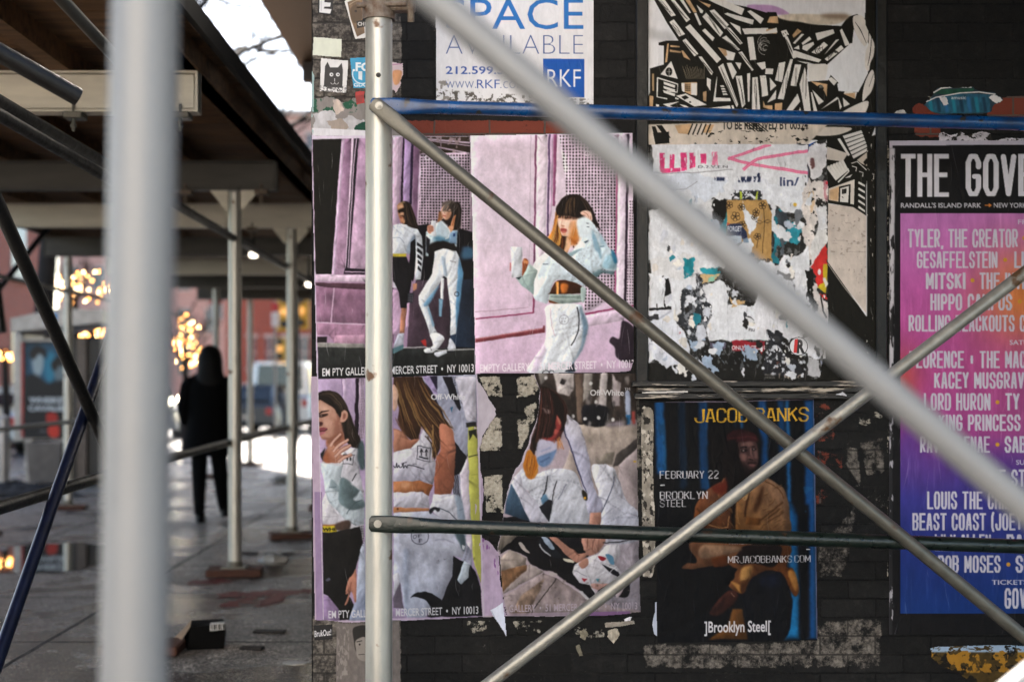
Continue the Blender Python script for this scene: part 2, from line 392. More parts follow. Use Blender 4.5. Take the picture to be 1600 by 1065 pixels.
# unseen pale building added behind the camera to bounce sun onto the poster wall
opp = empty('bounce_building', (-5, -12, 0), 'unseen pale building added across the street to bounce sunlight onto the wall', 'building')
MB().box((-13, -26, -.14), (3, -12, 17)).build('wall', mat('cream_painted_brick', 'dedbd6', .8, var=.05), opp, False, (-5, -13, 3))
for i in range(4):
    for j in range(5):
        cx, cz = -11.4 + j * 3.2, 2.6 + i * 3.7
        f_ = MB().box((cx - .62, -11.99, cz - 1.05), (cx + .62, -11.93, cz - .9)).build('window', beamp, opp, False, (cx, -12, cz))
        MB().box((cx - .55, -11.99, cz - .9), (cx + .55, -11.97, cz + .9)).build('pane', black, f_, False, (cx, -12, cz))
# ================================================================= PRINTED PAPER
WALL = 5.47; K = WALL / F            # metres per photo pixel on the wall
rs = np.random.RandomState(11)
def vnoise(X, Y, sx, sy, seed):
    """smooth lattice noise 0..1 at coordinates X, Y with cell size sx, sy"""
    r = np.random.RandomState(seed).rand(256, 256)
    u = X / sx + 500.37; v = Y / sy + 500.71
    i = np.floor(u).astype(int); j = np.floor(v).astype(int); a = u - i; b = v - j
    a = a * a * (3 - 2 * a); b = b * b * (3 - 2 * b)
    g = lambda p, q: r[p % 256, q % 256]
    return (g(i, j) * (1 - a) + g(i + 1, j) * a) * (1 - b) + (g(i, j + 1) * (1 - a) + g(i + 1, j + 1) * a) * b
def fbm(X, Y, sx, sy, seed, n=4):
    t = 0; a = 1; s = 0
    for k in range(n):
        t = t + a * vnoise(X, Y, sx / 2 ** k, sy / 2 ** k, seed + k); s += a; a *= .55
    return t / s
def blur(m, sg):
    if sg <= .05: return m
    r = int(max(1, math.ceil(2.5 * sg))); k = np.exp(-.5 * (np.arange(-r, r + 1) / sg) ** 2); k /= k.sum()
    for ax in (0, 1):
        m = np.apply_along_axis(lambda v: np.convolve(v, k, 'same'), ax, m) if m.shape[ax] > 2 * r + 1 else m
    return m
def smooth(P, closed=True, n=5):
    P = np.asarray(P, float); N = len(P); out = []
    rg = range(N if closed else N - 1)
    for i in rg:
        p = [P[(i + d) % N] if closed else P[min(max(i + d, 0), N - 1)] for d in (-1, 0, 1, 2)]
        for t in np.arange(n) / n:
            out.append(.5 * (2 * p[1] + (p[2] - p[0]) * t + (2 * p[0] - 5 * p[1] + 4 * p[2] - p[3]) * t * t + (3 * p[1] - p[0] - 3 * p[2] + p[3]) * t ** 3))
    if not closed: out.append(P[-1])
    return np.array(out)
def ragged(P, amp, rr):
    """torn outline: fractal midpoint wandering along every edge"""
    P = [np.asarray(p, float) for p in P]
    a = amp
    for k in range(4):
        Q = []
        for i in range(len(P)):
            p, q = P[i], P[(i + 1) % len(P)]; d = q - p; L = np.hypot(*d); Q.append(p)
            if L > 1.6: Q.append((p + q) / 2 + np.array([-d[1], d[0]]) / (L + 1e-6) * rr.uniform(-1, 1) * min(a, L * .28))
        P = Q; a *= .6
    return np.array(P)

GL = {'A': '0,0 1.5,6 2.5,6 4,0;.7,1.9 3.3,1.9', 'B': '0,0 0,6 3,6 4,5 4,4 3,3.2 0,3.2;3,3.2 4,2.4 4,1 3,0 0,0', 'C': '4,4.2 4,5 3,6 1,6 0,5 0,1 1,0 3,0 4,1 4,1.8',
      'D': '0,0 0,6 3,6 4,5 4,1 3,0 0,0', 'E': '4,6 0,6 0,0 4,0;0,3.1 3.4,3.1', 'F': '4,6 0,6 0,0;0,3.1 3.4,3.1', 'G': '4,4.3 4,5 3,6 1,6 0,5 0,1 1,0 3,0 4,1 4,2.8 2.4,2.8',
      'H': '0,0 0,6;4,0 4,6;0,3.1 4,3.1', 'I': '0,0 0,6', 'J': '4,6 4,1 3,0 1,0 0,1 0,2', 'K': '0,0 0,6;4,6 .2,2.8;1.5,3.6 4,0', 'L': '0,6 0,0 4,0', 'M': '0,0 0,6 2.5,1.5 5,6 5,0',
      'N': '0,0 0,6 4,0 4,6', 'O': '1,6 3,6 4,5 4,1 3,0 1,0 0,1 0,5 1,6', 'P': '0,0 0,6 3,6 4,5 4,3.6 3,2.7 0,2.7', 'R': '0,0 0,6 3,6 4,5 4,3.8 3,2.9 0,2.9;1.8,2.9 4,0',
      'S': '4,4.4 4,5 3,6 1,6 0,5 0,4 1,3.3 3,2.7 4,2 4,1 3,0 1,0 0,1 0,1.6', 'T': '0,6 4,6;2,0 2,6', 'U': '0,6 0,1 1,0 3,0 4,1 4,6', 'V': '0,6 2,0 4,6', 'W': '0,6 1.4,0 3,5 4.6,0 6,6',
      'X': '0,0 4,6;0,6 4,0', 'Y': '0,6 2,3 4,6;2,3 2,0', 'Z': '0,6 4,6 0,0 4,0', '2': '0,4.6 0,5 1,6 3,6 4,5 4,4 0,0 4,0', '.': '0,0 0,.2', ',': '.4,.4 0,-.9', '+': '0,3 3,3;1.5,1.4 1.5,4.6',
      '(': '1,6.6 0,5 0,1 1,-.6', '-': '0,3 2,3'}
def glyph_w(c): return {'I': 0, 'M': 5, 'W': 6, '.': .3, ',': .4, '(': 1, '+': 3, '-': 2, '*': 1.2, ' ': 1.4}.get(c, 4)

class Cv:
    def __init__(s, x0, y0, x1, y1, st=.8, bg='ffffff', seed=1):
        s.x0, s.y0, s.st = x0, y0, st
        s.nx = int(round((x1 - x0) / st)) + 1; s.ny = int(round((y1 - y0) / st)) + 1
        s.xs = x0 + np.arange(s.nx) * st; s.ys = y0 + np.arange(s.ny) * st
        s.img = np.tile(hx(bg), (s.ny, s.nx, 1)); s.al = np.ones((s.ny, s.nx)); s.h = np.zeros((s.ny, s.nx))
        s.T = (0, 0, 1); s.rr = np.random.RandomState(seed); s.seed = seed
    def t(s, ox=0, oy=0, sc=1.0): s.T = (ox, oy, sc); return s
    def P(s, p):
        if isinstance(p, str): p = np.array(p.replace(',', ' ').split(), float).reshape(-1, 2)
        p = np.asarray(p, float)
        return p / s.T[2] + np.array(s.T[:2])
    def mask(s, P, soft=0):
        ss = 3 if s.st > .5 else 2; pad = soft * 3 + 2
        i0 = max(0, int((P[:, 0].min() - s.x0 - pad) / s.st)); i1 = min(s.nx, int((P[:, 0].max() - s.x0 + pad) / s.st) + 2)
        j0 = max(0, int((P[:, 1].min() - s.y0 - pad) / s.st)); j1 = min(s.ny, int((P[:, 1].max() - s.y0 + pad) / s.st) + 2)
        if i1 <= i0 or j1 <= j0: return None
        X = s.x0 + (i0 + (np.arange((i1 - i0) * ss) + .5) / ss - .5) * s.st
        Y = s.y0 + (j0 + (np.arange((j1 - j0) * ss) + .5) / ss - .5) * s.st
        ins = np.zeros((len(Y), len(X)), bool)
        for a, b in zip(P, np.roll(P, -1, 0)):
            if a[1] == b[1]: continue
            lo, hi = min(a[1], b[1]), max(a[1], b[1])
            r0, r1 = np.searchsorted(Y, lo), np.searchsorted(Y, hi)
            if r1 <= r0: continue
            xi = a[0] + (Y[r0:r1] - a[1]) * (b[0] - a[0]) / (b[1] - a[1])
            ins[r0:r1] ^= X[None, :] > xi[:, None]
        m = ins.reshape(j1 - j0, ss, i1 - i0, ss).mean((1, 3))
        if soft: m = blur(m, soft / s.st)
        return (slice(j0, j1), slice(i0, i1)), m
    vol = 0
    def put(s, sl, m, col, a=1, g=None, tex=0, h=0, mul=None):
        c = hx(col) if isinstance(col, str) else np.asarray(col)
        if g is not None:
            c2 = hx(g[0]); q = s.P([g[1:3], g[3:5]]); d = q[1] - q[0]
            t = np.clip(((s.xs[sl[1]][None, :] - q[0][0]) * d[0] + (s.ys[sl[0]][:, None] - q[0][1]) * d[1]) / (d @ d), 0, 1)[..., None]
            c = c * (1 - t) + c2 * t
        if tex:
            X, Y = np.meshgrid(s.xs[sl[1]], s.ys[sl[0]])
            s.seed += 1; c = c * (1 + tex * (fbm(X, Y, 9, 14, s.seed, 3)[..., None] - .5) * 2)
        if mul is not None: c = np.clip(c * mul[..., None], 0, 1)
        k = (m * a)[..., None]; s.img[sl] = s.img[sl] * (1 - k) + c * k
        if h: s.h[sl] += m * h
    def f(s, col, p, sm=0, soft=0, a=1, g=None, rag=0, h=0, tex=0):
        P = s.P(p)
        if sm: P = smooth(P)
        if rag: P = ragged(P, rag, s.rr)
        r = s.mask(P, soft)
        if r is None: return s
        mul = None
        if s.vol and not rag:
            m = r[1]; ar = m.sum() * s.st ** 2; bb = min(np.ptp(P[:, 0]), np.ptp(P[:, 1])); lum = hx(col).mean()
            if ar > 150 and bb > 6:
                wv = min(7, max(1.2, .20 * min(bb, ar / max(np.ptp(P[:, 0]), np.ptp(P[:, 1]))))); B = blur(np.pad(m, 8, mode='edge'), wv / s.st); q = max(1, int(wv * .8 / s.st))
                Lx = np.roll(B, -q, 1) - np.roll(B, q, 1); Ly = np.roll(B, -q, 0) - np.roll(B, q, 0)
                mul = 1 + s.vol * (.75 * Lx + .6 * Ly)[8:-8, 8:-8]
                if lum > .66 and bb > 14 and ar < 13000:
                    X, Y = np.meshgrid(s.xs[r[0][1]], s.ys[r[0][0]]); s.seed += 3
                    n = 1 - np.abs(2 * fbm(X + .35 * Y, Y - .2 * X, 15, 34, s.seed, 3) - 1); fa = lambda u, v: fbm(u + .5 * v, v * .55 - .25 * u, 15, 24, s.seed, 3); mul = mul * (1 + 1.5 * s.vol * np.clip(fa(X, Y) - fa(X - 2.2, Y - 1.6), -.3, .22)) * (1 + .25 * s.vol * (n - .7))
                elif 200 < ar < 30000:
                    X, Y = np.meshgrid(s.xs[r[0][1]], s.ys[r[0][0]]); s.seed += 3; mul = mul * (1 + .5 * s.vol * (fbm(X, Y, 12, 20, s.seed, 3) - .5) * 2)
                if .5 < lum and ar > 220 and ar < 13000 and bb > 9:
                    mul = mul * s.folds(P, r[0], int(min(24, 3 + ar / 260)))
        s.put(r[0], r[1], col, a, g, tex, h, mul)
        return s
    def folds(s, P, sl, n):
        """cloth folds: each runs inward from the outline, dark on one side and light on the other"""
        X, Y = np.meshgrid(s.xs[sl[1]], s.ys[sl[0]]); out = np.ones(X.shape); c = P.mean(0); dm = min(np.ptp(P[:, 0]), np.ptp(P[:, 1]))
        for k in range(n):
            i = s.rr.randint(len(P)); p0 = P[i]; v = c - p0; v = v / (np.hypot(*v) + 1e-6); a = s.rr.uniform(-1.0, 1.0); v = np.array([v[0] * math.cos(a) - v[1] * math.sin(a), v[0] * math.sin(a) + v[1] * math.cos(a)])
            L = dm * s.rr.uniform(.35, .95); b = np.array([-v[1], v[0]]) * s.rr.uniform(-.3, .3) * L; t = np.linspace(0, 1, 16)[:, None]; Q = p0 + v * L * t + b * t * t; sg = s.rr.uniform(.7, 1.9); am = s.rr.uniform(.12, .40)
            best = np.full(X.shape, 1e9); side = np.zeros(X.shape); tt = np.zeros(X.shape)
            for j in range(15):
                dx, dy = X - Q[j][0], Y - Q[j][1]; d = dx * dx + dy * dy; e = Q[j + 1] - Q[j]; e = e / (np.hypot(*e) + 1e-9); m = d < best; best = np.where(m, d, best); side = np.where(m, dx * -e[1] + dy * e[0], side); tt = np.where(m, j / 15, tt)
            w_ = np.exp(-best / (2 * sg * sg)) * (1 - tt) ** .6; out *= 1 - am * w_ * (.55 + .9 * np.tanh(side / sg)) * s.vol * 1.7
        return np.clip(out, .35, 1.25)
    def l(s, col, p, wd=1, sm=0, soft=0, a=1, wob=0):
        """stroke; wd in photo pixels, a number or one per point"""
        P = s.P(p)
        if wob: P = P + s.rr.uniform(-wob, wob, P.shape)
        W = np.full(len(P), wd, float) if not hasattr(wd, '__len__') else np.interp(np.linspace(0, 1, len(P)), np.linspace(0, 1, len(wd)), wd)
        if sm:
            k = np.linspace(0, 1, len(P)); P = smooth(P, False); W = np.interp(np.linspace(0, 1, len(P)), k, W)
        t = np.gradient(P, axis=0); t /= np.hypot(t[:, 0], t[:, 1])[:, None] + 1e-9
        nrm = np.stack([-t[:, 1], t[:, 0]], 1) * W[:, None] / 2
        # segments as quads, united, so that bends do not cancel out
        acc = None
        for i in range(len(P) - 1):
            q = np.array([P[i] + nrm[i], P[i + 1] + nrm[i + 1], P[i + 1] - nrm[i + 1], P[i] - nrm[i]])
            r = s.mask(q, 0)
            if r is None: continue
            if acc is None: acc = np.zeros((s.ny, s.nx))
            acc[r[0]] = np.minimum(1, acc[r[0]] + r[1])
        if acc is None: return s
        jj = np.where(acc.any(1))[0]; ii = np.where(acc.any(0))[0]
        if len(jj) == 0: return s
        pd = int(soft / s.st * 3) + 1
        sl = (slice(max(0, jj[0] - pd), jj[-1] + pd + 1), slice(max(0, ii[0] - pd), ii[-1] + pd + 1)); m = acc[sl]
        if soft: m = blur(m, soft / s.st)
        s.put(sl, m, col, a); return s
    def c(s, col, x, y, r, ry=None, **k):
        a = np.linspace(0, 2 * math.pi, 20)[:-1]; ry = ry or r
        return s.f(col, np.stack([x + r * np.cos(a), y + ry * np.sin(a)], 1), **k)
    def ring(s, col, x, y, r, wd=1, a0=0, a1=360, **k):
        a = np.radians(np.linspace(a0, a1, 25)); return s.l(col, np.stack([x + r * np.cos(a), y + r * np.sin(a)], 1), wd, **k)
    def noise(s, amp, sx, sy, seed, sl=None, lo=0):
        X, Y = np.meshgrid(s.xs, s.ys); n = fbm(X, Y, sx, sy, seed) - .5
        s.img = np.clip(s.img * (1 + 2 * amp * n[..., None]), 0, 1); return s
    def photo(s, amp=1.0, seed=5, soft=.45, grain=.05, con=1.08):
        """turn drawn shapes into a printed photograph: wandering outlines, softness, grain, contrast"""
        X, Y = np.meshgrid(np.arange(s.nx), np.arange(s.ny)); k = 1 / s.st
        dx = (fbm(X, Y, 11 * k, 11 * k, seed, 3) - .5) * 4 * amp * k; dy = (fbm(X, Y, 11 * k, 11 * k, seed + 7, 3) - .5) * 4 * amp * k
        u = np.clip(X + dx, 0, s.nx - 1.001); v = np.clip(Y + dy, 0, s.ny - 1.001); i = u.astype(int); j = v.astype(int); a = (u - i)[..., None]; b = (v - j)[..., None]
        m = s.img; i1 = np.minimum(i + 1, s.nx - 1); j1 = np.minimum(j + 1, s.ny - 1)
        m = (m[j, i] * (1 - a) + m[j, i1] * a) * (1 - b) + (m[j1, i] * (1 - a) + m[j1, i1] * a) * b
        m = np.stack([blur(m[..., c], soft * k) for c in range(3)], -1)
        m = np.clip((m - .45) * con + .45, 0, 1)
        g = fbm(X, Y, 3.5 * k, 3.5 * k, seed + 20, 3) - .5; g2 = fbm(X, Y, 16 * k, 22 * k, seed + 30, 4) - .5
        s.img = np.clip(m * (1 + 2 * grain * g[..., None] + 3 * grain * g2[..., None]) + grain * .25 * g[..., None], 0, 1); return s
    def hair(s, cols, A, B, n, seed, wd=1.1, a=.8):
        """strands laid between two guide curves"""
        g = np.random.RandomState(seed); q = lambda p: np.array(p.replace(',', ' ').split(), float).reshape(-1, 2); A, B = q(A), q(B)
        for k in range(n):
            t = g.uniform(0, 1); P = A * (1 - t) + B * t + g.normal(0, 5, A.shape) * np.linspace(.3, 1, len(A))[:, None]
            s.l(cols[g.randint(len(cols))], P, [.3, wd * g.uniform(.5, 1.5), wd * g.uniform(.5, 1.3), .25], 1, 0, a * g.uniform(.5, 1))
        return s
    def scuff(s, n, seed, col='e8e4ea', a=.35, ln=40, wd=.9):
        """thin rubbed creases in the paper, mostly upright"""
        g = np.random.RandomState(seed); T = s.T; s.t(); x1 = s.xs[-1]; y1 = s.ys[-1]
        for k in range(n):
            x = g.uniform(s.x0, x1); y = g.uniform(s.y0, y1); L = g.uniform(.2, 1) * ln; e = g.uniform(-.25, .25) * L
            P = np.array([[x, y], [x + e * .4 + g.uniform(-2, 2), y + L * .5], [x + e, y + L]])
            s.l(col, P, [.2, wd * g.uniform(.5, 1.4), .2], 1, 0, a * g.uniform(.3, 1)); r = s.mask(np.concatenate([P + [1.6, 0], P[::-1] - [1.6, 0]]), 1.0)
            if r: s.h[r[0]] += r[1] * .0007
        s.T = T; return s
    def speck(s, col, p, seed, thr=.6, sx=6, sy=6, a=1, sm=0):
        """noise blotches of one colour inside an outline"""
        r = s.mask(smooth(s.P(p)) if sm else s.P(p), .8)
        if r is None: return s
        X, Y = np.meshgrid(s.xs[r[0][1]], s.ys[r[0][0]]); n = fbm(X, Y, sx, sy, seed)
        s.put(r[0], r[1] * np.clip((n - thr) * 14, 0, 1), col, a); return s
    def text(s, txt, col, x0, y0, x1, y1, bold=0.0, tilt=0, a=1, space=1.0):
        cu = bpy.data.curves.new('lettering', 'FONT'); cu.body = txt; cu.offset = bold; cu.resolution_u = 3; cu.space_character = space
        ob = bpy.data.objects.new('lettering', cu); S.collection.objects.link(ob)
        dg = bpy.context.evaluated_depsgraph_get(); me = ob.evaluated_get(dg).to_mesh(); me.calc_loop_triangles()
        v = np.array([x.co[:2] for x in me.vertices]); tr = [tuple(t.vertices) for t in me.loop_triangles]
        bpy.data.objects.remove(ob); bpy.data.curves.remove(cu)
        lo, hi = v.min(0), v.max(0); u = (v - lo) / (hi - lo)
        q = np.stack([x0 + u[:, 0] * (x1 - x0), y1 - u[:, 1] * (y1 - y0) + (u[:, 0] - .5) * tilt], 1); q = s.P(q)
        acc = np.zeros((s.ny, s.nx))
        for t in tr:
            r = s.mask(q[list(t)])
            if r: acc[r[0]] += r[1]
        acc = np.minimum(acc, 1); jj = np.where(acc.any(1))[0]; ii = np.where(acc.any(0))[0]
        if len(jj): sl = (slice(jj[0], jj[-1] + 1), slice(ii[0], ii[-1] + 1)); s.put(sl, acc[sl], col, a)
        return s
    def sk(s, txt, col, x0, y0, x1, y1, style='block', wt=.30, tilt=0, gap=.30, a=1):
        """lettering from a stroke skeleton: 'block' heavy condensed, 'flare' with waisted stems"""
        adv = []; x = 0
        for ch in txt:
            wch = glyph_w(ch); adv.append((x, wch)); x += wch + 4 * gap + (wt * 4 if style == 'block' else 0)
        tot = adv[-1][0] + adv[-1][1] + (wt * 4 if style == 'block' else 0)
        ux = (x1 - x0) / tot; th = wt * 4 * ux; ty = min(th * .9, (y1 - y0) * .19); H = y1 - y0
        acc = np.zeros((s.ny, s.nx))
        def addm(P):
            P = np.asarray(P, float); P = np.stack([P[:, 0], P[:, 1] + (P[:, 0] - (x0 + x1) / 2) / (x1 - x0) * tilt], 1)
            r = s.mask(s.P(P))
            if r: acc[r[0]] = np.maximum(acc[r[0]], r[1])
        for ch, (ax, wch) in zip(txt, adv):
            if ch == ' ': continue
            if ch == '*':
                an = np.linspace(0, 6.28, 14)[:-1]; cx = x0 + (ax + wch / 2) * ux + th / 2
                r_ = s.mask(s.P(np.stack([cx + H * .13 * np.cos(an), y0 + H / 2 + H * .13 * np.sin(an)], 1)))
                if r_: s.put(r_[0], r_[1], 'e0a030', a)
                continue
            for st in GL[ch].split(';'):
                p = np.array(st.replace(',', ' ').split(), float).reshape(-1, 2)
                if style == 'block':
                    q = np.stack([x0 + ax * ux + th / 2 + p[:, 0] * ux, y1 - ty / 2 - p[:, 1] / 6 * (H - ty)], 1)
                    for u, v in zip(q[:-1], q[1:]):
                        if abs(v[1] - u[1]) * 1.0 >= abs(v[0] - u[0]): o = np.array([th / 2, 0])
                        else: o = np.array([0, ty / 2])
                        addm(np.array([u + o, v + o, v - o, u - o]))
                    for u in q:
                        if ch in 'EFTLHIB' or len(q) == 2:
                            hh = min(th, 99) / 2 if ch in 'EFTLHIB' else 0
                            if hh: addm(np.array([u + [-th / 2, -ty / 2], u + [th / 2, -ty / 2], u + [th / 2, ty / 2], u + [-th / 2, ty / 2]]))
                        else:
                            an = np.linspace(0, 6.28, 9)[:-1] + .39
                            addm(np.stack([u[0] + th / 2 * np.cos(an), u[1] + ty / 2 * np.sin(an)], 1))
                else:
                    q = np.stack([x0 + ax * ux + p[:, 0] * ux, y1 - p[:, 1] / 6 * H], 1)
                    curved = ch in 'CGOSJU2' and len(q) > 3
                    if curved: q = smooth(q, False, 4)
                    n = len(q); tt = np.linspace(-1, 1, n) if n > 2 else np.array([-1, 1.])
                    if not curved:
                        for e0, e1 in zip(q[:-1], q[1:]):
                            dd = (e1 - e0) / (np.hypot(*(e1 - e0)) + 1e-9); nv = np.array([-dd[1], dd[0]]); wv = th * (.55 + .45 * abs(dd[1]))
                            for ta, tb, wa, wb in ((0, .16, 1.35, .82), (.16, .84, .82, .82), (.84, 1, .82, 1.35)):
                                A_, B_ = e0 + (e1 - e0) * ta, e0 + (e1 - e0) * tb
                                addm(np.array([A_ + nv * wv * wa / 2, B_ + nv * wv * wb / 2, B_ - nv * wv * wb / 2, A_ - nv * wv * wa / 2]))
                        continue
                    W = th * (.78 + .55 * np.abs(tt) ** 3)
                    d = np.gradient(q, axis=0); d /= np.hypot(d[:, 0], d[:, 1])[:, None] + 1e-9
                    W = W * (.62 + .38 * np.abs(d[:, 1]))          # thin horizontals
                    nn = np.stack([-d[:, 1], d[:, 0]], 1) * W[:, None] / 2
                    for i in range(n - 1):
                        addm(np.array([q[i] + nn[i], q[i + 1] + nn[i + 1], q[i + 1] - nn[i + 1], q[i] - nn[i]]))
        jj = np.where(acc.any(1))[0]; ii = np.where(acc.any(0))[0]
        if len(jj): sl = (slice(jj[0], jj[-1] + 1), slice(ii[0], ii[-1] + 1)); s.put(sl, acc[sl], col, a)
        return s
    def grid(s, col, p, x0, px, y0, py, wx, wy, slant=0):
        """perforated metal: a lattice of holes inside an outline"""
        r = s.mask(s.P(p))
        if r is None: return s
        k = s.T[2]; X, Y = np.meshgrid((s.xs[r[0][1]] - s.T[0]) * k, (s.ys[r[0][0]] - s.T[1]) * k)
        X = X - slant * Y
        e = k * s.st
        cov = lambda v, p_, w_: np.clip((w_ / 2 + e / 2 - np.abs((v / p_ + .5) % 1 - .5) * p_) / e, 0, 1)
        s.put(r[0], r[1] * cov(X - x0, px, wx) * cov(Y - y0, py, wy), col); return s
    def clip(s, p, rag=0, sm=0):
        P = s.P(p)
        if sm: P = smooth(P)
        if rag: P = ragged(P, rag, s.rr)
        m = np.zeros_like(s.al); r = s.mask(P)
        if r: m[r[0]] = r[1]
        s.al = np.minimum(s.al, m); return s
    def hole(s, p, rag=0):
        P = s.P(p)
        if rag: P = ragged(P, rag, s.rr)
        r = s.mask(P)
        if r: s.al[r[0]] = np.minimum(s.al[r[0]], 1 - r[1])
        return s
    def build(s, name, m, off=.003, wr=.0006, gain=1.0, parent=None, curl=None):
        X, Y = np.meshgrid(s.xs, s.ys)
        if wr:
            s.h = s.h + wr * (fbm(X, Y, 26, 60, s.seed + 90) - .5) * 2 + wr * .5 * (fbm(X, Y, 9, 9, s.seed + 95, 2) - .5) * 2
        if curl is not None: s.h = s.h + curl(X, Y)
        keep = s.al > .5
        fk = keep[:-1, :-1] & keep[1:, :-1] & keep[:-1, 1:] & keep[1:, 1:]
        idx = -np.ones(s.ny * s.nx, int); J, I = np.where(fk)
        q = np.stack([J * s.nx + I, (J + 1) * s.nx + I, (J + 1) * s.nx + I + 1, J * s.nx + I + 1], 1)
        used = np.unique(q); idx[used] = np.arange(len(used)); q = idx[q]
        co = np.stack([(X - VX) * K, WALL - off - s.h, EYE - (Y - VY) * K], -1).reshape(-1, 3)[used]
        org = np.array([co[:, 0].mean(), WALL, co[:, 2].mean()]); co = co - org
        me = bpy.data.meshes.new(name); n = len(q)
        me.vertices.add(len(co)); me.vertices.foreach_set('co', co.ravel())
        me.loops.add(n * 4); me.loops.foreach_set('vertex_index', q.ravel())
        me.polygons.add(n); me.polygons.foreach_set('loop_start', np.arange(n) * 4); me.polygons.foreach_set('loop_total', np.full(n, 4))
        me.polygons.foreach_set('use_smooth', np.ones(n, bool))
        me.update(calc_edges=True)
        ca = me.color_attributes.new('print', 'FLOAT_COLOR', 'POINT')
        c = lin(np.clip(s.img, 0, 1)).reshape(-1, 3)[used] * gain
        ca.data.foreach_set('color', np.concatenate([np.clip(c, 0, .9), np.ones((len(c), 1))], 1).ravel())
        me.materials.append(m)
        o = bpy.data.objects.new(name, me); S.collection.objects.link(o)
        p = Vector(org); o.parent = parent
        while parent is not None: p = p - Vector(parent.location); parent = parent.parent
        o.location = p; return o

def paper_mat(name, rough=.5, spec=.35, bump=.25, grain=.10):
    m = bpy.data.materials.new(name); m.use_nodes = True
    n = m.node_tree.nodes; L = m.node_tree.links; b = n['Principled BSDF']
    at_ = n.new('ShaderNodeAttribute'); at_.attribute_name = 'print'
    g = n.new('ShaderNodeNewGeometry')
    mp = n.new('ShaderNodeMapping'); mp.inputs['Scale'].default_value = (1, 1, .35); L.new(g.outputs['Position'], mp.inputs[0])
    nz = n.new('ShaderNodeTexNoise'); nz.inputs['Scale'].default_value = 55; nz.inputs['Detail'].default_value = 7; nz.inputs['Roughness'].default_value = .7
    L.new(mp.outputs[0], nz.inputs['Vector'])
    mr = n.new('ShaderNodeMapRange'); mr.inputs[1].default_value = .3; mr.inputs[2].default_value = .7; mr.inputs[3].default_value = 1 - grain; mr.inputs[4].default_value = 1 + grain * .6
    L.new(nz.outputs[0], mr.inputs[0])
    mx = n.new('ShaderNodeMix'); mx.data_type = 'RGBA'; mx.blend_type = 'MULTIPLY'; mx.inputs['Factor'].default_value = 1
    L.new(at_.outputs['Color'], mx.inputs['A']); L.new(mr.outputs[0], mx.inputs['B']); L.new(mx.outputs['Result'], b.inputs['Base Color'])
    mp2 = n.new('ShaderNodeMapping'); mp2.inputs['Scale'].default_value = (1, 1, .45); mp2.inputs['Rotation'].default_value = (0, .12, 0); L.new(g.outputs['Position'], mp2.inputs[0])
    n2 = n.new('ShaderNodeTexNoise'); n2.inputs['Scale'].default_value = 30; n2.inputs['Detail'].default_value = 3; n2.inputs['Distortion'].default_value = 1.2
    L.new(mp2.outputs[0], n2.inputs['Vector'])
    bp = n.new('ShaderNodeBump'); bp.inputs['Strength'].default_value = bump; bp.inputs['Distance'].default_value = .006
    L.new(n2.outputs[0], bp.inputs['Height']); L.new(bp.outputs[0], b.inputs['Normal'])
    b.inputs['Roughness'].default_value = rough; b.inputs['Specular IOR Level'].default_value = spec
    return m
PAPER = paper_mat('pasted_poster_paper', .6, .14, .5)
ROUGHP = paper_mat('torn_rough_paper', .75, .25, .5, .16)
GLOSS = paper_mat('glossy_sticker', .4, .25, .08, .06)
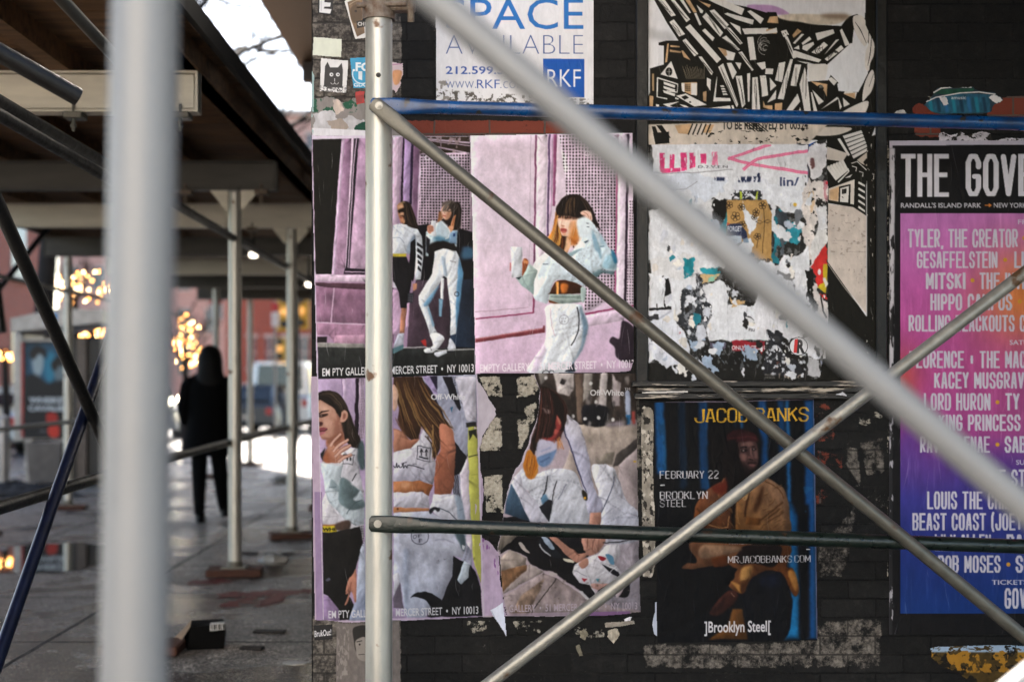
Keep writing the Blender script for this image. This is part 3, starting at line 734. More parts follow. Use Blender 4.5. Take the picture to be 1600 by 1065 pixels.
# ---------------------------------------------------------------- the masonry face (masks: red = bare brick, green = pale glue residue, blue = grey stone)
def wall_mat():
    m = bpy.data.materials.new('painted_brick_wall'); m.use_nodes = True
    n = m.node_tree.nodes; L = m.node_tree.links; b = n['Principled BSDF']
    g = n.new('ShaderNodeNewGeometry'); sp = n.new('ShaderNodeSeparateXYZ'); L.new(g.outputs['Position'], sp.inputs[0])
    cb = n.new('ShaderNodeCombineXYZ'); L.new(sp.outputs[0], cb.inputs[0]); L.new(sp.outputs[2], cb.inputs[1])
    def M(op, a, bb=None):
        q = n.new('ShaderNodeMath'); q.operation = op
        for i, x in enumerate((a, bb)):
            if x is None: continue
            if isinstance(x, (int, float)): q.inputs[i].default_value = x
            else: L.new(x, q.inputs[i])
        return q.outputs[0]
    def nz(sc, det=6, ro=.65):
        q = n.new('ShaderNodeTexNoise'); q.inputs['Scale'].default_value = sc; q.inputs['Detail'].default_value = det; q.inputs['Roughness'].default_value = ro
        L.new(g.outputs['Position'], q.inputs['Vector']); return q.outputs[0]
    n0, n1, n2 = nz(3), nz(22, 8, .75), nz(75, 6, .8)
    wob = n.new('ShaderNodeVectorMath'); wob.operation = 'ADD'; L.new(cb.outputs[0], wob.inputs[0])
    wv = n.new('ShaderNodeCombineXYZ'); L.new(M('MULTIPLY', M('SUBTRACT', n1, .5), .012), wv.inputs[0]); L.new(M('MULTIPLY', M('SUBTRACT', n1, .5), .012), wv.inputs[1]); L.new(wv.outputs[0], wob.inputs[1])
    br = n.new('ShaderNodeTexBrick'); br.inputs['Scale'].default_value = 1; br.inputs['Brick Width'].default_value = .212; br.inputs['Row Height'].default_value = .0714
    br.inputs['Mortar Size'].default_value = .004; br.inputs['Mortar Smooth'].default_value = .25; br.offset = .5
    br.inputs['Color1'].default_value = (.15, .034, .022, 1); br.inputs['Color2'].default_value = (.20, .052, .034, 1); br.inputs['Mortar'].default_value = (.10, .075, .065, 1)
    L.new(wob.outputs[0], br.inputs['Vector'])
    at_ = n.new('ShaderNodeAttribute'); at_.attribute_name = 'print'; sc = n.new('ShaderNodeSeparateColor'); L.new(at_.outputs['Color'], sc.inputs[0])
    def step(x, k=9):
        q = n.new('ShaderNodeMapRange'); L.new(x, q.inputs[0]); q.inputs[1].default_value = .5 - .5 / k; q.inputs[2].default_value = .5 + .5 / k; return q.outputs[0]
    def mix(f, a, bb):
        q = n.new('ShaderNodeMix'); q.data_type = 'RGBA'; L.new(f, q.inputs['Factor'])
        for nm, x in (('A', a), ('B', bb)):
            if isinstance(x, tuple): q.inputs[nm].default_value = (*x, 1)
            else: L.new(x, q.inputs[nm])
        return q.outputs['Result']
    def ramp(x, stops):
        q = n.new('ShaderNodeValToRGB'); L.new(x, q.inputs[0]); e = q.color_ramp.elements
        e[0].position, e[0].color = stops[0][0], (*stops[0][1], 1); e[1].position, e[1].color = stops[-1][0], (*stops[-1][1], 1)
        for p, c in stops[1:-1]: k = e.new(p); k.color = (*c, 1)
        return q.outputs[0]
    dirt = M('MULTIPLY_ADD', n1, .6)
    paint = ramp(n1, [(.3, (.005, .005, .005)), (.55, (.0105, .010, .0096)), (.78, (.026, .0245, .023))])
    paint = mix(M('MULTIPLY', br.outputs['Fac'], step(n0, 3)), paint, (.014, .0135, .013))
    paint = mix(M('MULTIPLY', br.outputs['Fac'], step(M('ADD', M('MULTIPLY', n2, .8), M('SUBTRACT', M('MULTIPLY', n0, .6), .24)), 5)), paint, (.055, .052, .048))  # patchy glints on mortar edges painted in as lighter colour
    bs = n.new('ShaderNodeSeparateColor'); L.new(br.outputs['Color'], bs.inputs[0]); bm = n.new('ShaderNodeMix'); bm.data_type = 'RGBA'; bm.blend_type = 'MULTIPLY'; bm.inputs['Factor'].default_value = 1; L.new(paint, bm.inputs['A']); L.new(M('POWER', M('MULTIPLY', bs.outputs[0], 5.6), 2.2), bm.inputs['B']); paint = bm.outputs['Result']
    fleck = step(M('ADD', M('MULTIPLY', n2, 1.0), M('SUBTRACT', M('MULTIPLY', n0, .75), .62)), 16)
    paint = mix(M('MULTIPLY', fleck, .8), paint, (.22, .20, .18))
    grey = ramp(M('ADD', M('MULTIPLY', n1, .55), M('MULTIPLY', n2, .45)), [(.36, (.012, .011, .010)), (.47, (.050, .044, .039)), (.54, (.13, .114, .098)), (.66, (.28, .25, .215))])
    grey = mix(M('MULTIPLY', br.outputs['Fac'], .8), grey, (.03, .027, .024))
    pale = ramp(M('MULTIPLY_ADD', n2, .55) if False else n2, [(.30, (.03, .028, .025)), (.42, (.30, .27, .22)), (.62, (.48, .44, .37)), (.8, (.60, .56, .50))])
    jag = M('MULTIPLY', M('SUBTRACT', n1, .5), 1.5)
    col = mix(step(M('ADD', sc.outputs[2], jag), 6), paint, grey)
    fr = step(M('ADD', sc.outputs[0], jag)); col = mix(fr, col, br.outputs['Color'])
    fp = step(M('ADD', sc.outputs[1], M('MULTIPLY', M('SUBTRACT', n1, .5), 1.5)), 12); col = mix(fp, col, pale)
    L.new(col, b.inputs['Base Color'])
    b.inputs['Specular IOR Level'].default_value = .12
    ro = n.new('ShaderNodeMapRange'); L.new(n1, ro.inputs[0]); ro.inputs[1].default_value = .3; ro.inputs[2].default_value = .7; ro.inputs[3].default_value = .32; ro.inputs[4].default_value = .58
    L.new(M('ADD', ro.outputs[0], M('MULTIPLY', M('MAXIMUM', fr, fp), .3)), b.inputs['Roughness'])
    bp = n.new('ShaderNodeBump'); bp.inputs['Strength'].default_value = .75; bp.inputs['Distance'].default_value = .012
    hh = M('ADD', M('ADD', M('MULTIPLY', br.outputs['Fac'], -.55), M('MULTIPLY', n1, .8)), M('ADD', M('MULTIPLY', n2, .25), M('MULTIPLY', fp, .12)))
    L.new(hh, bp.inputs['Height']); L.new(bp.outputs[0], b.inputs['Normal'])
    return m
cv = Cv(487, -200, 1900, 1166, 3.0, '000000', 3)
cv.t()
for p in ('487,-200 628,-200 628,214 487,214', '487,962 627,962 627,1166 487,1166'): cv.f('0000e0', p)
for p in ('1300,690 1342,700 1348,762 1325,800 1277,850 1276,905 1318,902 1330,862 1345,770', '1003,1004 1130,1004 1225,1000 1290,968 1378,962 1378,1044 1003,1046', '1000,630 1021,640 1024,900 1004,905', '985,590 1001,590 1001,960 990,960', '1340,690 1382,680 1384,740 1352,745'):
    cv.f('0000c4', p, soft=2)
for p in ('630,186 908,188 908,214 630,214', '1424,166 1436,158 1470,178 1472,216 1428,214', '1540,152 1602,148 1640,150 1640,192 1540,190', '1272,622 1312,640 1306,694 1273,694', '1273,700 1322,706 1316,736 1273,736', '1273,758 1300,762 1296,790 1273,790'):
    cv.f('e00000' if p[:3] != '127' else 'b40000', p, soft=1.5)
cv.t(735, 580, 5.325)
for p in ('50,30 265,30 268,220 150,222 90,110', '380,40 560,20 575,160 565,200 380,232', '160,378 268,378 266,672 70,672 85,556 140,470', '383,390 510,380 485,540 430,650 385,664', '110,858 276,856 272,1065 292,1190 130,1180 104,1000', '430,300 560,230 545,420 490,470'):
    cv.f('00cc00', p, soft=1.2)
cv.t()
for p in ('1381,216 1391,216 1391,560 1387,560 1386,470 1384,370 1381,360', '1384,590 1391,590 1391,690 1386,720 1390,860 1385,960 1383,800', '722,968 772,966 760,985 738,990', '798,968 850,966 846,990 806,985', '885,980 915,975 920,990 940,978 950,996 905,1000', '1330,655 1370,640 1384,652 1350,668'):
    cv.f('00b400', p, soft=1.0)
cv.f('00b400', '1448,150 1480,138 1515,136 1520,142 1450,158', soft=.8)
face = cv.build('brick_wall', wall_mat(), 0.0, 0.0, 1.0, bld)

# frame and sill of the boarded-up window
fm = mat('black_gloss_trim', '0d0c0b', .4, bump=.35, bscale=25, var=.5, col2='161514', spec=.3)
X_ = lambda px: (px - VX) * K
Z_ = lambda py: EYE - (py - VY) * K
win = MB().box((X_(1012), WALL - .0015, Z_(596)), (X_(1362), WALL, Z_(-120))).build('window', mat('board_panel', '171513', .6, bump=.4), bld, False, (X_(1180), WALL, Z_(250)))
q = MB().box((X_(993), WALL - .022, Z_(600)), (X_(1012), WALL - .0005, Z_(-120)), bev=.004).box((X_(1367), WALL - .022, Z_(600)), (X_(1384), WALL - .0005, Z_(-120)), bev=.004)
q.build('window_frame', fm, win, False, (X_(1003), WALL, Z_(250)))
q = MB().box((X_(986), WALL - .045, Z_(604)), (X_(1392), WALL - .0005, Z_(595)), bev=.003).box((X_(996), WALL - .03, Z_(613)), (X_(1384), WALL - .0005, Z_(604.5)), bev=.003).box((X_(990), WALL - .036, Z_(623)), (X_(1388), WALL - .0005, Z_(613.5)), bev=.003)
sil = mat('flaking_sill_paint', '181614', .45, 0, .4, 16, .5, 40, col2='bdb0a2', stretch=(.35, 1, 3.2), thr=(.55, .61))
q.build('window_sill', sil, win, False, (X_(1190), WALL, Z_(610)))

# ---------------------------------------------------------------- four fashion posters on the left
GRP = 'lilac fashion posters pasted on the corner wall'
AD = 'EM PTY GALLERY  \u2022  51 MERCER STREET  \u2022  NY 10013'
# --- upper left: two women against a pink wall
p = Cv(486, 210, 745, 594, .8, 'd6cbde', 21); p.vol = .42; p.t(480, 200, 5.325)
p.f('a488a2', '40,92 1365,70 1395,2080 90,2090', tex=.05)
p.f('15140f', '45,97 290,92 262,400 205,1215 72,1215', tex=.2)
p.f('cdb5d0', '288,92 312,92 228,1260 202,1260').f('92728f', '312,92 378,88 325,1170 232,1170', tex=.14, g=('a98aa4', 300, 100, 300, 1100))
p.f('d9c6da', '372,88 392,88 330,1180 318,1180').f('1e1722', '392,86 432,85 352,1170 322,1170').l('cbb6cb', '412,88 388,300 342,1165', 1.6)
p.f('a689a4', '432,85 720,80 720,1190 354,1200', tex=.10, g=('b197ae', 500, 100, 500, 1150))
p.f('1e1722', '318,1165 480,1175 480,1220 305,1215').l('cbb2c8', '315,1195 480,1200', 1.6).l('4a3545', '318,1210 480,1218', 1.2)
p.f('d6c0d4', '70,1218 200,1218 205,1222 480,1222 720,1245 720,1300 480,1280 72,1272').f('4b353f', '74,1285 480,1295 720,1330 720,1365 480,1345 230,1340 75,1312')
p.f('86657c', '75,1320 480,1348 720,1365 720,1640 80,1615', tex=.12).l('bfa3ba', '225,1330 200,1620', 2).l('c9b0c6', '80,1617 480,1635 720,1655', 2.2)
p.f('9c7890', '80,1622 480,1640 720,1660 720,1790 230,1790 180,1720 85,1720', tex=.1).f('b791a8', '230,1725 480,1718 480,1790 225,1790').f('241d20', '85,1735 165,1735 165,1785 85,1785')
p.f('8c8a86', '85,1785 480,1795 480,1835 90,1825', tex=.25).f('282a29', '88,1822 480,1830 720,1830 1392,1830 1400,2060 92,2085', tex=.35, g=('1b1d1d', 300, 1850, 300, 2050))
p.f('d8bfd2', '712,75 790,74 750,830 712,830', tex=.05, g=('cdb2c8', 750, 100, 750, 900)).l('b096ac', '765,75 745,790', 1).f('2a1f2c', '798,74 812,74 795,620 776,620')
p.f('b99cc6', '812,74 870,90 858,640 795,620', tex=.06).f('30243a', '866,90 890,120 868,640 850,640').f('84647f', '886,100 945,150 915,830 880,700', tex=.2).l('cdb2ca', '942,190 915,830', 2)
p.f('3a3028', '900,75 1355,70 1358,220 940,220').l('cdb8cc', '980,92 1355,125', 2.4).l('b8a2b4', '1000,105 1355,150', 1.6).l('c4aec2', '1000,145 1355,215', 2.2).l('8c7a86', '1110,75 1115,220', 1.6)
p.speck('a08c90', '900,75 1355,70 1358,220 940,220', 5, .55, 5, 9)
p.f('d3bdd0', '940,215 1360,205 1368,880 915,830', tex=.06, g=('c4adbd', 1100, 240, 1100, 820)).grid('16110f', '948,225 1356,222 1362,858 928,812', 955, 24.3, 232, 24.3, 14, 14)
p.f('151215', '905,815 1000,800 1280,840 1382,870 1395,1850 1180,1830 900,1250', tex=.2).f('443640', '905,1270 1190,1255 1200,1830 830,1830 850,1480', tex=.12).f('1a1e27', '1185,1260 1392,1260 1397,1830 1190,1820', g=('243246', 1390, 1100, 1200, 1800))
p.f('33465e', '1290,990 1385,1000 1388,1080 1300,1090', soft=2)
p.f('c3a3be', '712,1340 770,1360 790,1500 772,1710 712,1720').f('d9d4de', '712,1290 755,1250 760,1330 712,1330')
# woman in shorts
p.f('2f231c', '758,655 800,612 850,630 892,720 922,832 900,850 850,815 795,800 768,700', 1).f('b17a5e', '752,645 785,640 805,690 800,770 778,790 764,730', 1).f('402a20', '760,700 800,690 800,715 765,725').f('7d4c3c', '770,740 800,735 800,750 775,755')
p.f('dde1e9', '712,812 760,795 850,810 920,845 955,900 968,1065 945,1260 895,1265 900,1065 885,930 835,1045 712,1048').f('8793a3', '895,885 845,960 830,1040 870,1040 905,960', 1, 1)
p.l('8590a0', '712,915 770,915 810,960', .8, 1).f('161416', '862,950 900,925 905,1065 890,1250 880,1280 845,1210')
for k in range(5): p.f('17171a', f'{915 + k * 2},{950 + k * 48} {962 - k * 3},{985 + k * 48} {960 - k * 3},{1005 + k * 48} {912 + k * 2},{978 + k * 48}')
p.f('c9b640', '715,1048 825,1045 820,1072 715,1072').f('1b191b', '712,1072 825,1070 880,1200 850,1400 830,1500 780,1500 762,1365 712,1265', 0).f('c48a6c', '785,1500 830,1500 808,1705 770,1705', g=('7f5342', 775, 1600, 830, 1600))
p.f('b6b8c4', '755,1710 805,1705 802,1800 720,1830 720,1815').f('54737a', '715,1830 800,1800 802,1835 715,1880').f('c98e70', '878,1295 915,1290 912,1340 885,1360').f('202026', '840,1375 888,1372 878,1455 832,1450').grid('c8c8d0', '842,1378 886,1376 876,1450 836,1448', 0, 12, 0, 14, 5, 6)
p.f('d5b3cd', '832,1455 852,1460 845,1650 820,1660')
# woman in white trousers
p.f('5a4f49', '1118,645 1180,605 1240,620 1272,690 1275,830 1195,860 1185,760', 1, .4).l('9a8c80', '1190,615 1230,680', 1, 1).l('8a7c72', '1160,625 1140,690', 1.2, 1)
p.f('dba58c', '1122,665 1185,650 1198,715 1160,770 1125,745', 1).f('6a4a40', '1130,680 1190,680 1190,692 1135,694').f('a8564e', '1135,735 1160,738 1150,748')
p.f('c78a66', '1215,728 1238,735 1212,835 1182,822').f('8b5c3c', '1095,700 1120,690 1105,790 1085,780')
p.f('cfdee6', '988,870 1060,790 1130,780 1190,860 1250,850 1245,990 1170,975 1060,965 1012,1010 1005,1065 985,1065').f('86a5b5', '1060,900 1180,880 1170,960 1060,955', 1, 1.2).f('7f9cb8', '1190,865 1250,858 1240,970 1180,965', 0, .6).l('e8eef2', '1190,860 1175,915 1150,925', 1.2, 1).f('244070', '1215,880 1232,880 1230,905 1213,905')
p.f('d3957b', '1003,815 1050,808 1052,870 1008,875', 1).f('e4e4ea', '1030,770 1070,775 1072,900 1030,900').f('222026', '990,900 1025,930 1010,1050 990,1030', 0, .4)
p.f('271f1d', '1062,965 1225,960 1242,1000 1060,1015', 0, .4)
p.f('e2e6ed', '1060,1030 1130,1000 1240,1022 1262,1065 1298,1205 1262,1500 1240,1710 1188,1725 1195,1515 1162,1250 1135,1230 1005,1465 1060,1660 1085,1710 1022,1718 1010,1665 930,1460 928,1400 1040,1210 1058,1080', 0)
p.f('5b88aa', '1262,1070 1300,1205 1266,1500 1240,1700 1236,1500 1250,1250', 0, .7).f('6c93b0', '968,1468 1060,1350 1102,1310 1012,1470', 1, .8).f('7fa0b8', '1010,1480 1060,1640 1045,1660 1000,1500', 0, .8)
p.f('aab8c8', '1118,1065 1150,1080 1165,1230 1140,1235', 0, .6).f('e9ecf0', '1112,1245 1140,1250 1130,1430 1108,1420').f('7da3bd', '1095,1420 1128,1430 1118,1568 1098,1565', 0, .4)
p.l('6a6a70', '1190,1105 1240,1120', 1).ring('222228', 1245, 1380, 18, 1)
p.f('e3e4ea', '1022,1718 1090,1708 1142,1758 1062,1855 985,1868 975,1838 1045,1808', 1).f('d2d5de', '1058,1868 1160,1838 1188,1745 1236,1835 1170,1868 1090,1902', 1).f('23242a', '1148,1810 1175,1845 1235,1838 1240,1850 1165,1875').l('3a3a40', '1020,1800 1035,1850', 1).f('aa3432', '945,1770 985,1755 995,1820 965,1800', 0, .5)
p.l('c9c9c9', '800,1828 980,1820 1100,1850 1392,1840', 1.4)
p.vol = 0; p.t(610, 300, 7.467)
p.f('b5835f', '85,160 130,128 165,180 162,260 175,330 160,372 130,352 100,290', 1, .4).f('dcae88', '90,165 125,150 150,175 100,200', 1, 1).f('24170f', '92,212 160,188 168,238 140,242 105,248', 1, .6).f('d9a988', '120,245 160,240 158,265 125,275', 1, .6).f('3a2218', '110,285 165,278 170,330 150,320', 1, .8).f('c98f6c', '105,300 145,290 160,330 130,345', 1, .7).l('8a4038', '112,300 140,306', 1, 0, .3)
p.f('271d18', '160,115 232,140 275,280 318,420 215,405 178,345 165,240', 1, .6).hair(['3d3026', '18110e', '5a4838', '120c0a'], '160,120 172,220 185,320 215,400', '225,135 265,250 290,330 315,415', 26, 3).f('9a8360', '90,150 150,113 172,128 120,140', 1, .8)
p.f('211915', '690,190 770,110 815,150 825,250 800,420 745,440 700,400 610,345', 1, .7).f('e6b8a0', '603,185 650,150 692,192 712,238 680,305 640,322 612,292 598,232', 1, .5).f('c08a6c', '660,240 712,235 690,300 650,322', 1, 1.2).f('f3d2bf', '610,225 635,218 640,260 612,255', 1, 1).l('35211a', '612,214 645,205', 1.1, 0, .3).l('35211a', '668,228 694,232', 1, 0, .3).l('b0564a', '614,278 650,284', 1.5, 0, .4).l('a8745c', '640,215 630,250 642,256', .8, 1, .3)
p.hair(['6f645a', '3a322c', '8d8276', '231c18', 'a09486'], '700,108 650,140 615,180 600,230', '750,110 790,160 760,220 715,225', 34, 5).hair(['b8794c', '8a5532', 'd09a6c'], '605,230 580,290 560,320 540,350', '612,290 600,320 590,335 575,350', 10, 6, .9).hair(['2b221d', '16100d', '4a3d34'], '760,120 800,200 800,300 770,400', '815,150 825,220 820,330 795,410', 22, 7)
p.f('cf8a5e', '765,268 752,330 728,440 700,395 735,300', 1, .4).l('7a4128', '745,300 722,400', .8).f('dba27c', '668,405 735,400 712,470 690,465', 1, .6).f('d49a82', '440,400 500,395 505,450 460,480 440,440', 1, .4)
for k in range(4): p.l('7d4a3a', f'{442 + k * 2},{412 + k * 16} 500,{408 + k * 15}', .7)
p.f('c6d5de', '560,360 620,345 690,470 650,545 560,560 535,480', 1, .8).f('5f8da6', '545,510 640,540 700,560 600,590 530,560', 1, 1.6).l('eef2f4', '600,350 690,450 680,520 640,550', 1.2, 1, .3).f('1a1614', '450,620 620,570 760,640 740,690 620,640 520,690 480,740', 1, 1).f('3c5c74', '880,650 970,680 975,760 820,770', 1, 3)
p.photo(.4, 5); p.t(480, 200, 5.325)
p.text(AD, 'e6e4e8', 128, 1980, 1386, 2046, .012, tilt=-36).text('Off-White', 'e9e0ea', 975, 228, 1262, 272, .02).text('TM', 'dccfdc', 1268, 208, 1304, 226)
p.f('e0d5e6', '35,60 1365,62 1362,72 900,70 600,85 40,96', a=.9)
p.scuff(60, 3, a=.4)
p.t().clip('486.8,211.5 735,212.5 744,585.5 495,593', rag=.7)
o = p.build('fashion_poster', PAPER, .0050, .0012, .92); tag(o, 'poster of two women leaning on a pink wall beside a black doorway', 'poster', GRP)

# --- upper right: woman with hand at her hair
p = Cv(732, 206, 990, 586, .8, 'dac9d8', 22); p.vol = .42; p.t(735, 200, 5.325)
p.f('dccbda', '0,60 1340,40 1380,2040 40,2045', tex=.05, g=('cfb4cd', 600, 900, 600, 1900))
p.l('b3a0b2', '502,62 488,1500', .8).f('6a3554', '538,60 552,60 533,1535 519,1535').f('e4d5e2', '555,60 640,60 625,950 540,1400', tex=.04)
p.f('5d4468', '648,55 666,55 650,900 634,910').f('bfa4bd', '668,55 692,55 678,700 655,800').f('8e4f74', '692,55 722,52 702,650 684,650', tex=.15).l('e6d3e2', '728,55 712,640', 2.2)
p.f('dcc8da', '736,58 1235,52 1215,1400 950,1545 925,1400').grid('1b1316', '742,66 1222,62 1208,1250 1195,1405 950,1522 936,1440 900,1400', 748, 26.5, 72, 27, 13, 16)
p.f('dccadb', '1100,60 1230,58 1228,240 1120,120').l('7d3a62', '1110,85 1205,100', 2).f('7b2f5a', '1190,65 1240,60 1225,90')
p.f('b0527f', '1217,200 1228,200 1206,1460 1196,1460').f('e3d4e4', '1236,55 1302,50 1285,1490 1212,1490', tex=.05).f('2a1a2b', '1302,50 1322,50 1298,1500 1276,1500').f('dccbdb', '1320,55 1350,60 1370,1480 1300,1490').grid('2a1f26', '1318,600 1350,600 1372,1470 1300,1480', 1308, 20, 590, 24, 9, 13)
p.f('8d3a5c', '40,1582 525,1530 525,1542 40,1594').l('a58a9c', '40,1530 480,1492', 1).l('8d3a5c', '526,1400 524,1540', 2).f('75383f', '40,1750 600,1662 605,1640 618,1640 618,1702 40,1785').l('c08a92', '45,1752 600,1668', 1.3)
p.f('8b3158', '950,1540 1200,1495 1200,1508 955,1556').f('8b3158', '1285,1480 1375,1470 1375,1482 1285,1495').f('d8c3d6', '955,1560 1290,1505 1275,1600 985,1650', tex=.05)
p.f('30262f', '1272,1600 1375,1690 1372,1925 1300,1950 1212,1905 1200,1825 1155,1778 1180,1735 1235,1752 1250,1660', 1, .6)
# hair behind
p.f('2a1f1a', '715,680 735,620 785,572 860,555 945,598 1010,680 1050,830 1060,900 900,900 700,900', 1).f('a8642a', '712,690 688,830 636,935 662,985 745,1000 770,900 735,790', 1, .5, g=('d9983c', 700, 800, 680, 990)).l('5c3a1e', '715,720 705,850 670,950', 1.5, 1).l('e2a850', '730,780 720,900 690,980', 1, 1).l('6b4520', '745,850 750,930 735,990', 1.5, 1)
p.f('bd7440', '800,880 905,860 872,965 832,978 790,1065 745,1065 760,960', 1, .5).f('3a241a', '745,900 800,900 770,1065 740,1065', 1, .8)
p.f('e9c4ae', '722,712 762,690 885,735 908,835 872,925 800,905 762,890 748,835 722,790', 1).f('cf9468', '850,770 905,830 870,955 820,935 825,880', 1, 2.6)
p.f('2c201a', '716,715 722,640 850,560 960,620 1000,700 915,730 882,752 800,728 738,742', 1).l('6d5140', '850,575 870,640 890,720', 1.2, 1).l('57402f', '790,590 775,660 760,720', 1.2, 1).l('84634a', '905,590 960,650', 1.4, 1)
p.f('332019', '770,742 830,738 832,752 775,755').f('4a2c22', '728,745 750,738 752,750 730,755').f('ab4a48', '752,842 802,838 798,862 758,866', 1).l('b98a74', '765,760 752,810 770,822', .8, 1)
p.f('e6b6a0', '915,715 945,690 995,698 1018,760 1000,780 950,745 925,735', 1).l('b5806a', '950,700 985,745', .7).l('b5806a', '970,698 1000,750', .7)
p.f('dbe6ee', '885,780 945,752 1018,790 1125,960 1182,1035 1212,1110 1205,1190 1100,1180 1030,1215 1015,1275 935,1320 905,1300 720,1262 662,1365 640,1455 600,1450 525,1410 530,1265 520,1145 590,1060 700,1010 790,1075 890,960 900,900', 1, g=('c9dae6', 900, 900, 1200, 1100))
p.f('8fb0c2', '1015,900 1045,960 1075,1080 1095,1060 1040,900', 1, 1).f('a9c0cc', '780,1062 930,1000 900,1030 800,1090', 1, .8).f('93b4c4', '1130,1070 1185,1050 1212,1120 1200,1170 1100,1160', 1, 1.6).f('556a70', '905,1190 930,1165 990,1220 1075,1180 1205,1195 1190,1225 1100,1205 1020,1265 970,1245', 0, .7)
for q_ in ('960,790 985,795', '945,950 985,935', '1080,990 1110,985', '600,1135 645,1135', '965,820 985,825'): p.l('3b4a58', q_, 1.1)
p.f('dadde5', '335,990 430,990 432,1238 345,1246').f('8c4a2a', '440,1095 485,1112 445,1225 430,1240', 1).f('d08a5c', '440,1092 485,1112 478,1135 442,1125').f('c05a50', '328,1120 338,1120 338,1190 328,1190', a=.7)
p.f('b9c9c5', '490,1128 560,1185 530,1280 526,1385 425,1312 378,1250 432,1238', 0, g=('93a9a8', 500, 1150, 450, 1350)).f('22302f', '378,1245 430,1240 405,1265')
p.f('3f2415', '660,1368 722,1270 850,1280 932,1325 920,1375 660,1382', 1).f('c07034', '752,1298 812,1305 800,1365 758,1370', 1, 1).f('e6a55c', '712,1278 735,1280 728,1465 714,1465')
p.f('8d9b97', '660,1380 920,1385 932,1445 760,1470 650,1435').l('5c6a68', '665,1400 925,1408', 1).l('b5c0bc', '660,1420 925,1430', 1).f('6a3a1e', '650,1430 760,1465 735,1470 655,1455').f('a9bab8', '915,1330 960,1340 950,1440 925,1440', 1)
p.f('dfe4ec', '640,1475 900,1465 942,1520 975,1620 976,1690 932,1840 862,1955 862,2026 485,2032 520,1925 618,1780 630,1600', 1).f('6b8296', '908,1480 940,1530 974,1630 972,1700 930,1840 858,1950 862,2026 800,2030 905,1850 935,1700', 1, 1.5)
p.f('2a2e38', '780,2028 858,1955 872,2026').l('17171b', '888,1488 905,1590 890,1705 838,1808', 1.7, 1).l('c3a0ac', '665,1500 680,1650 705,1730', .9, 1).ring('8a8a94', 778, 1595, 38, .8).text('O F\nF F', '8a8a94', 755, 1575, 800, 1620)
p.f('c9b4cf', '500,2030 540,1900 620,1770 630,1850 560,2030', 0, 1.5, .7).ring('2a2a30', 628, 2045, 30, 1.3, 190, 350).ring('2a2a30', 676, 2040, 22, 1.3, 180, 340)
p.vol = 0; p.t(845, 290, 7.467)
p.f('1d1512', '190,330 212,212 290,140 370,108 452,114 545,190 612,300 655,420 692,525 560,380 470,365 410,392 300,352 240,335', 1, .5)
p.f('c98540', '195,340 150,480 120,600 66,690 112,735 222,690 246,600 218,500 205,390', 1, .7, g=('eab860', 170, 520, 120, 720)).hair(['5c3418', 'a86428', 'e8b060', '3a2214', 'f2cf90', 'c47a34'], '200,340 165,470 130,600 75,700', '225,380 215,500 235,610 215,700', 46, 11, 1.0)
p.f('efcdb9', '196,402 215,366 300,362 402,385 418,432 436,520 446,600 382,692 334,652 312,592 270,592 242,572 226,522 202,452', 1, .5).f('c67c3a', '360,455 420,430 448,590 402,692 352,690 330,610 352,540', 1, 3.2).f('a85f28', '320,600 360,660 400,690 440,610 400,640', 1, 1.6).f('e0a67c', '330,440 400,420 390,480 345,520', 1, 2.0).f('c99378', '215,352 402,372 402,400 225,388', 1, 1.0).f('f8e2d4', '215,420 245,410 240,455 222,460', 1, 1).f('f5dac8', '262,420 330,410 320,470 275,480', 1, 1.6)
p.l('33201a', '198,382 228,372', 1.2, 0, .3).l('33201a', '284,380 318,372 352,376', 1.3, 1, .3).l('8d5c48', '290,392 340,388', .8, 0, .5).l('c08a70', '250,400 240,450 248,470', .9, 1, .5).f('b5765c', '240,462 278,468 275,480 246,480', 1, .6).f('b65a50', '230,502 262,494 306,513 300,545 262,552 236,532', 1, .3).l('743030', '232,516 265,514 300,521', .9, 0, .3).l('d98f84', '245,535 290,538', .9, 0, .5).f('d9a284', '250,560 300,560 290,585 262,585', 1, 1)
p.f('2b1912', '244,602 302,600 292,650 248,780 214,806 228,700', 1, .8).f('e2b490', '300,600 330,640 345,700 300,775 262,790 285,690', 1, .8).hair(['6b3c20', '2a1710', 'a2643a'], '250,600 245,660 235,730 220,800', '296,600 285,660 270,730 255,790', 14, 13, .9)
p.hair(['15100e', '2f231c', '0f0b0a', '4a382a', '211814'], '330,128 245,215 205,300 200,372', '440,116 440,220 425,330 408,400', 60, 15, 1.3, .9).hair(['8a6c4a', 'b4946a', '6b5038'], '320,150 275,220 258,290 262,350', '390,140 395,210 390,280 400,350', 9, 17, .8, .8).hair(['3a2c22', '0f0b0a', '6a5442'], '450,118 520,180 560,250 590,320', '460,150 500,220 530,290 560,360', 20, 19, 1.1)
p.f('e9c3b0', '462,318 500,294 572,308 602,368 592,412 540,372 482,346', 1, .4).l('a26c58', '500,312 545,345 560,380', .8, 1).l('a26c58', '535,305 575,345 585,395', .8, 1).l('b98470', '475,335 520,350', .8).l('f6ddd0', '505,302 550,318 580,350', .9, 1)
p.f('dfe9ef', '418,420 480,372 545,380 600,440 560,560 450,600', 1, 1.4).f('7fa2b8', '600,520 625,560 670,740 690,770 640,760 610,640', 1, 1.6).f('9db8c8', '690,560 740,640 760,700 700,690', 1, 2).f('8aa3ac', '290,800 480,735 420,770 330,830', 1, 1.0).l('2c3a48', '515,668 548,650', 1.5, 0, .3).l('33424f', '530,440 560,445', 1).l('33424f', '535,482 565,486', 1).l('5f7f92', '690,715 735,708', 1.2).f('2d6a88', '820,745 870,800 890,896 850,896', 1, 1)
p.photo(.45, 6); p.t(735, 200, 5.325)
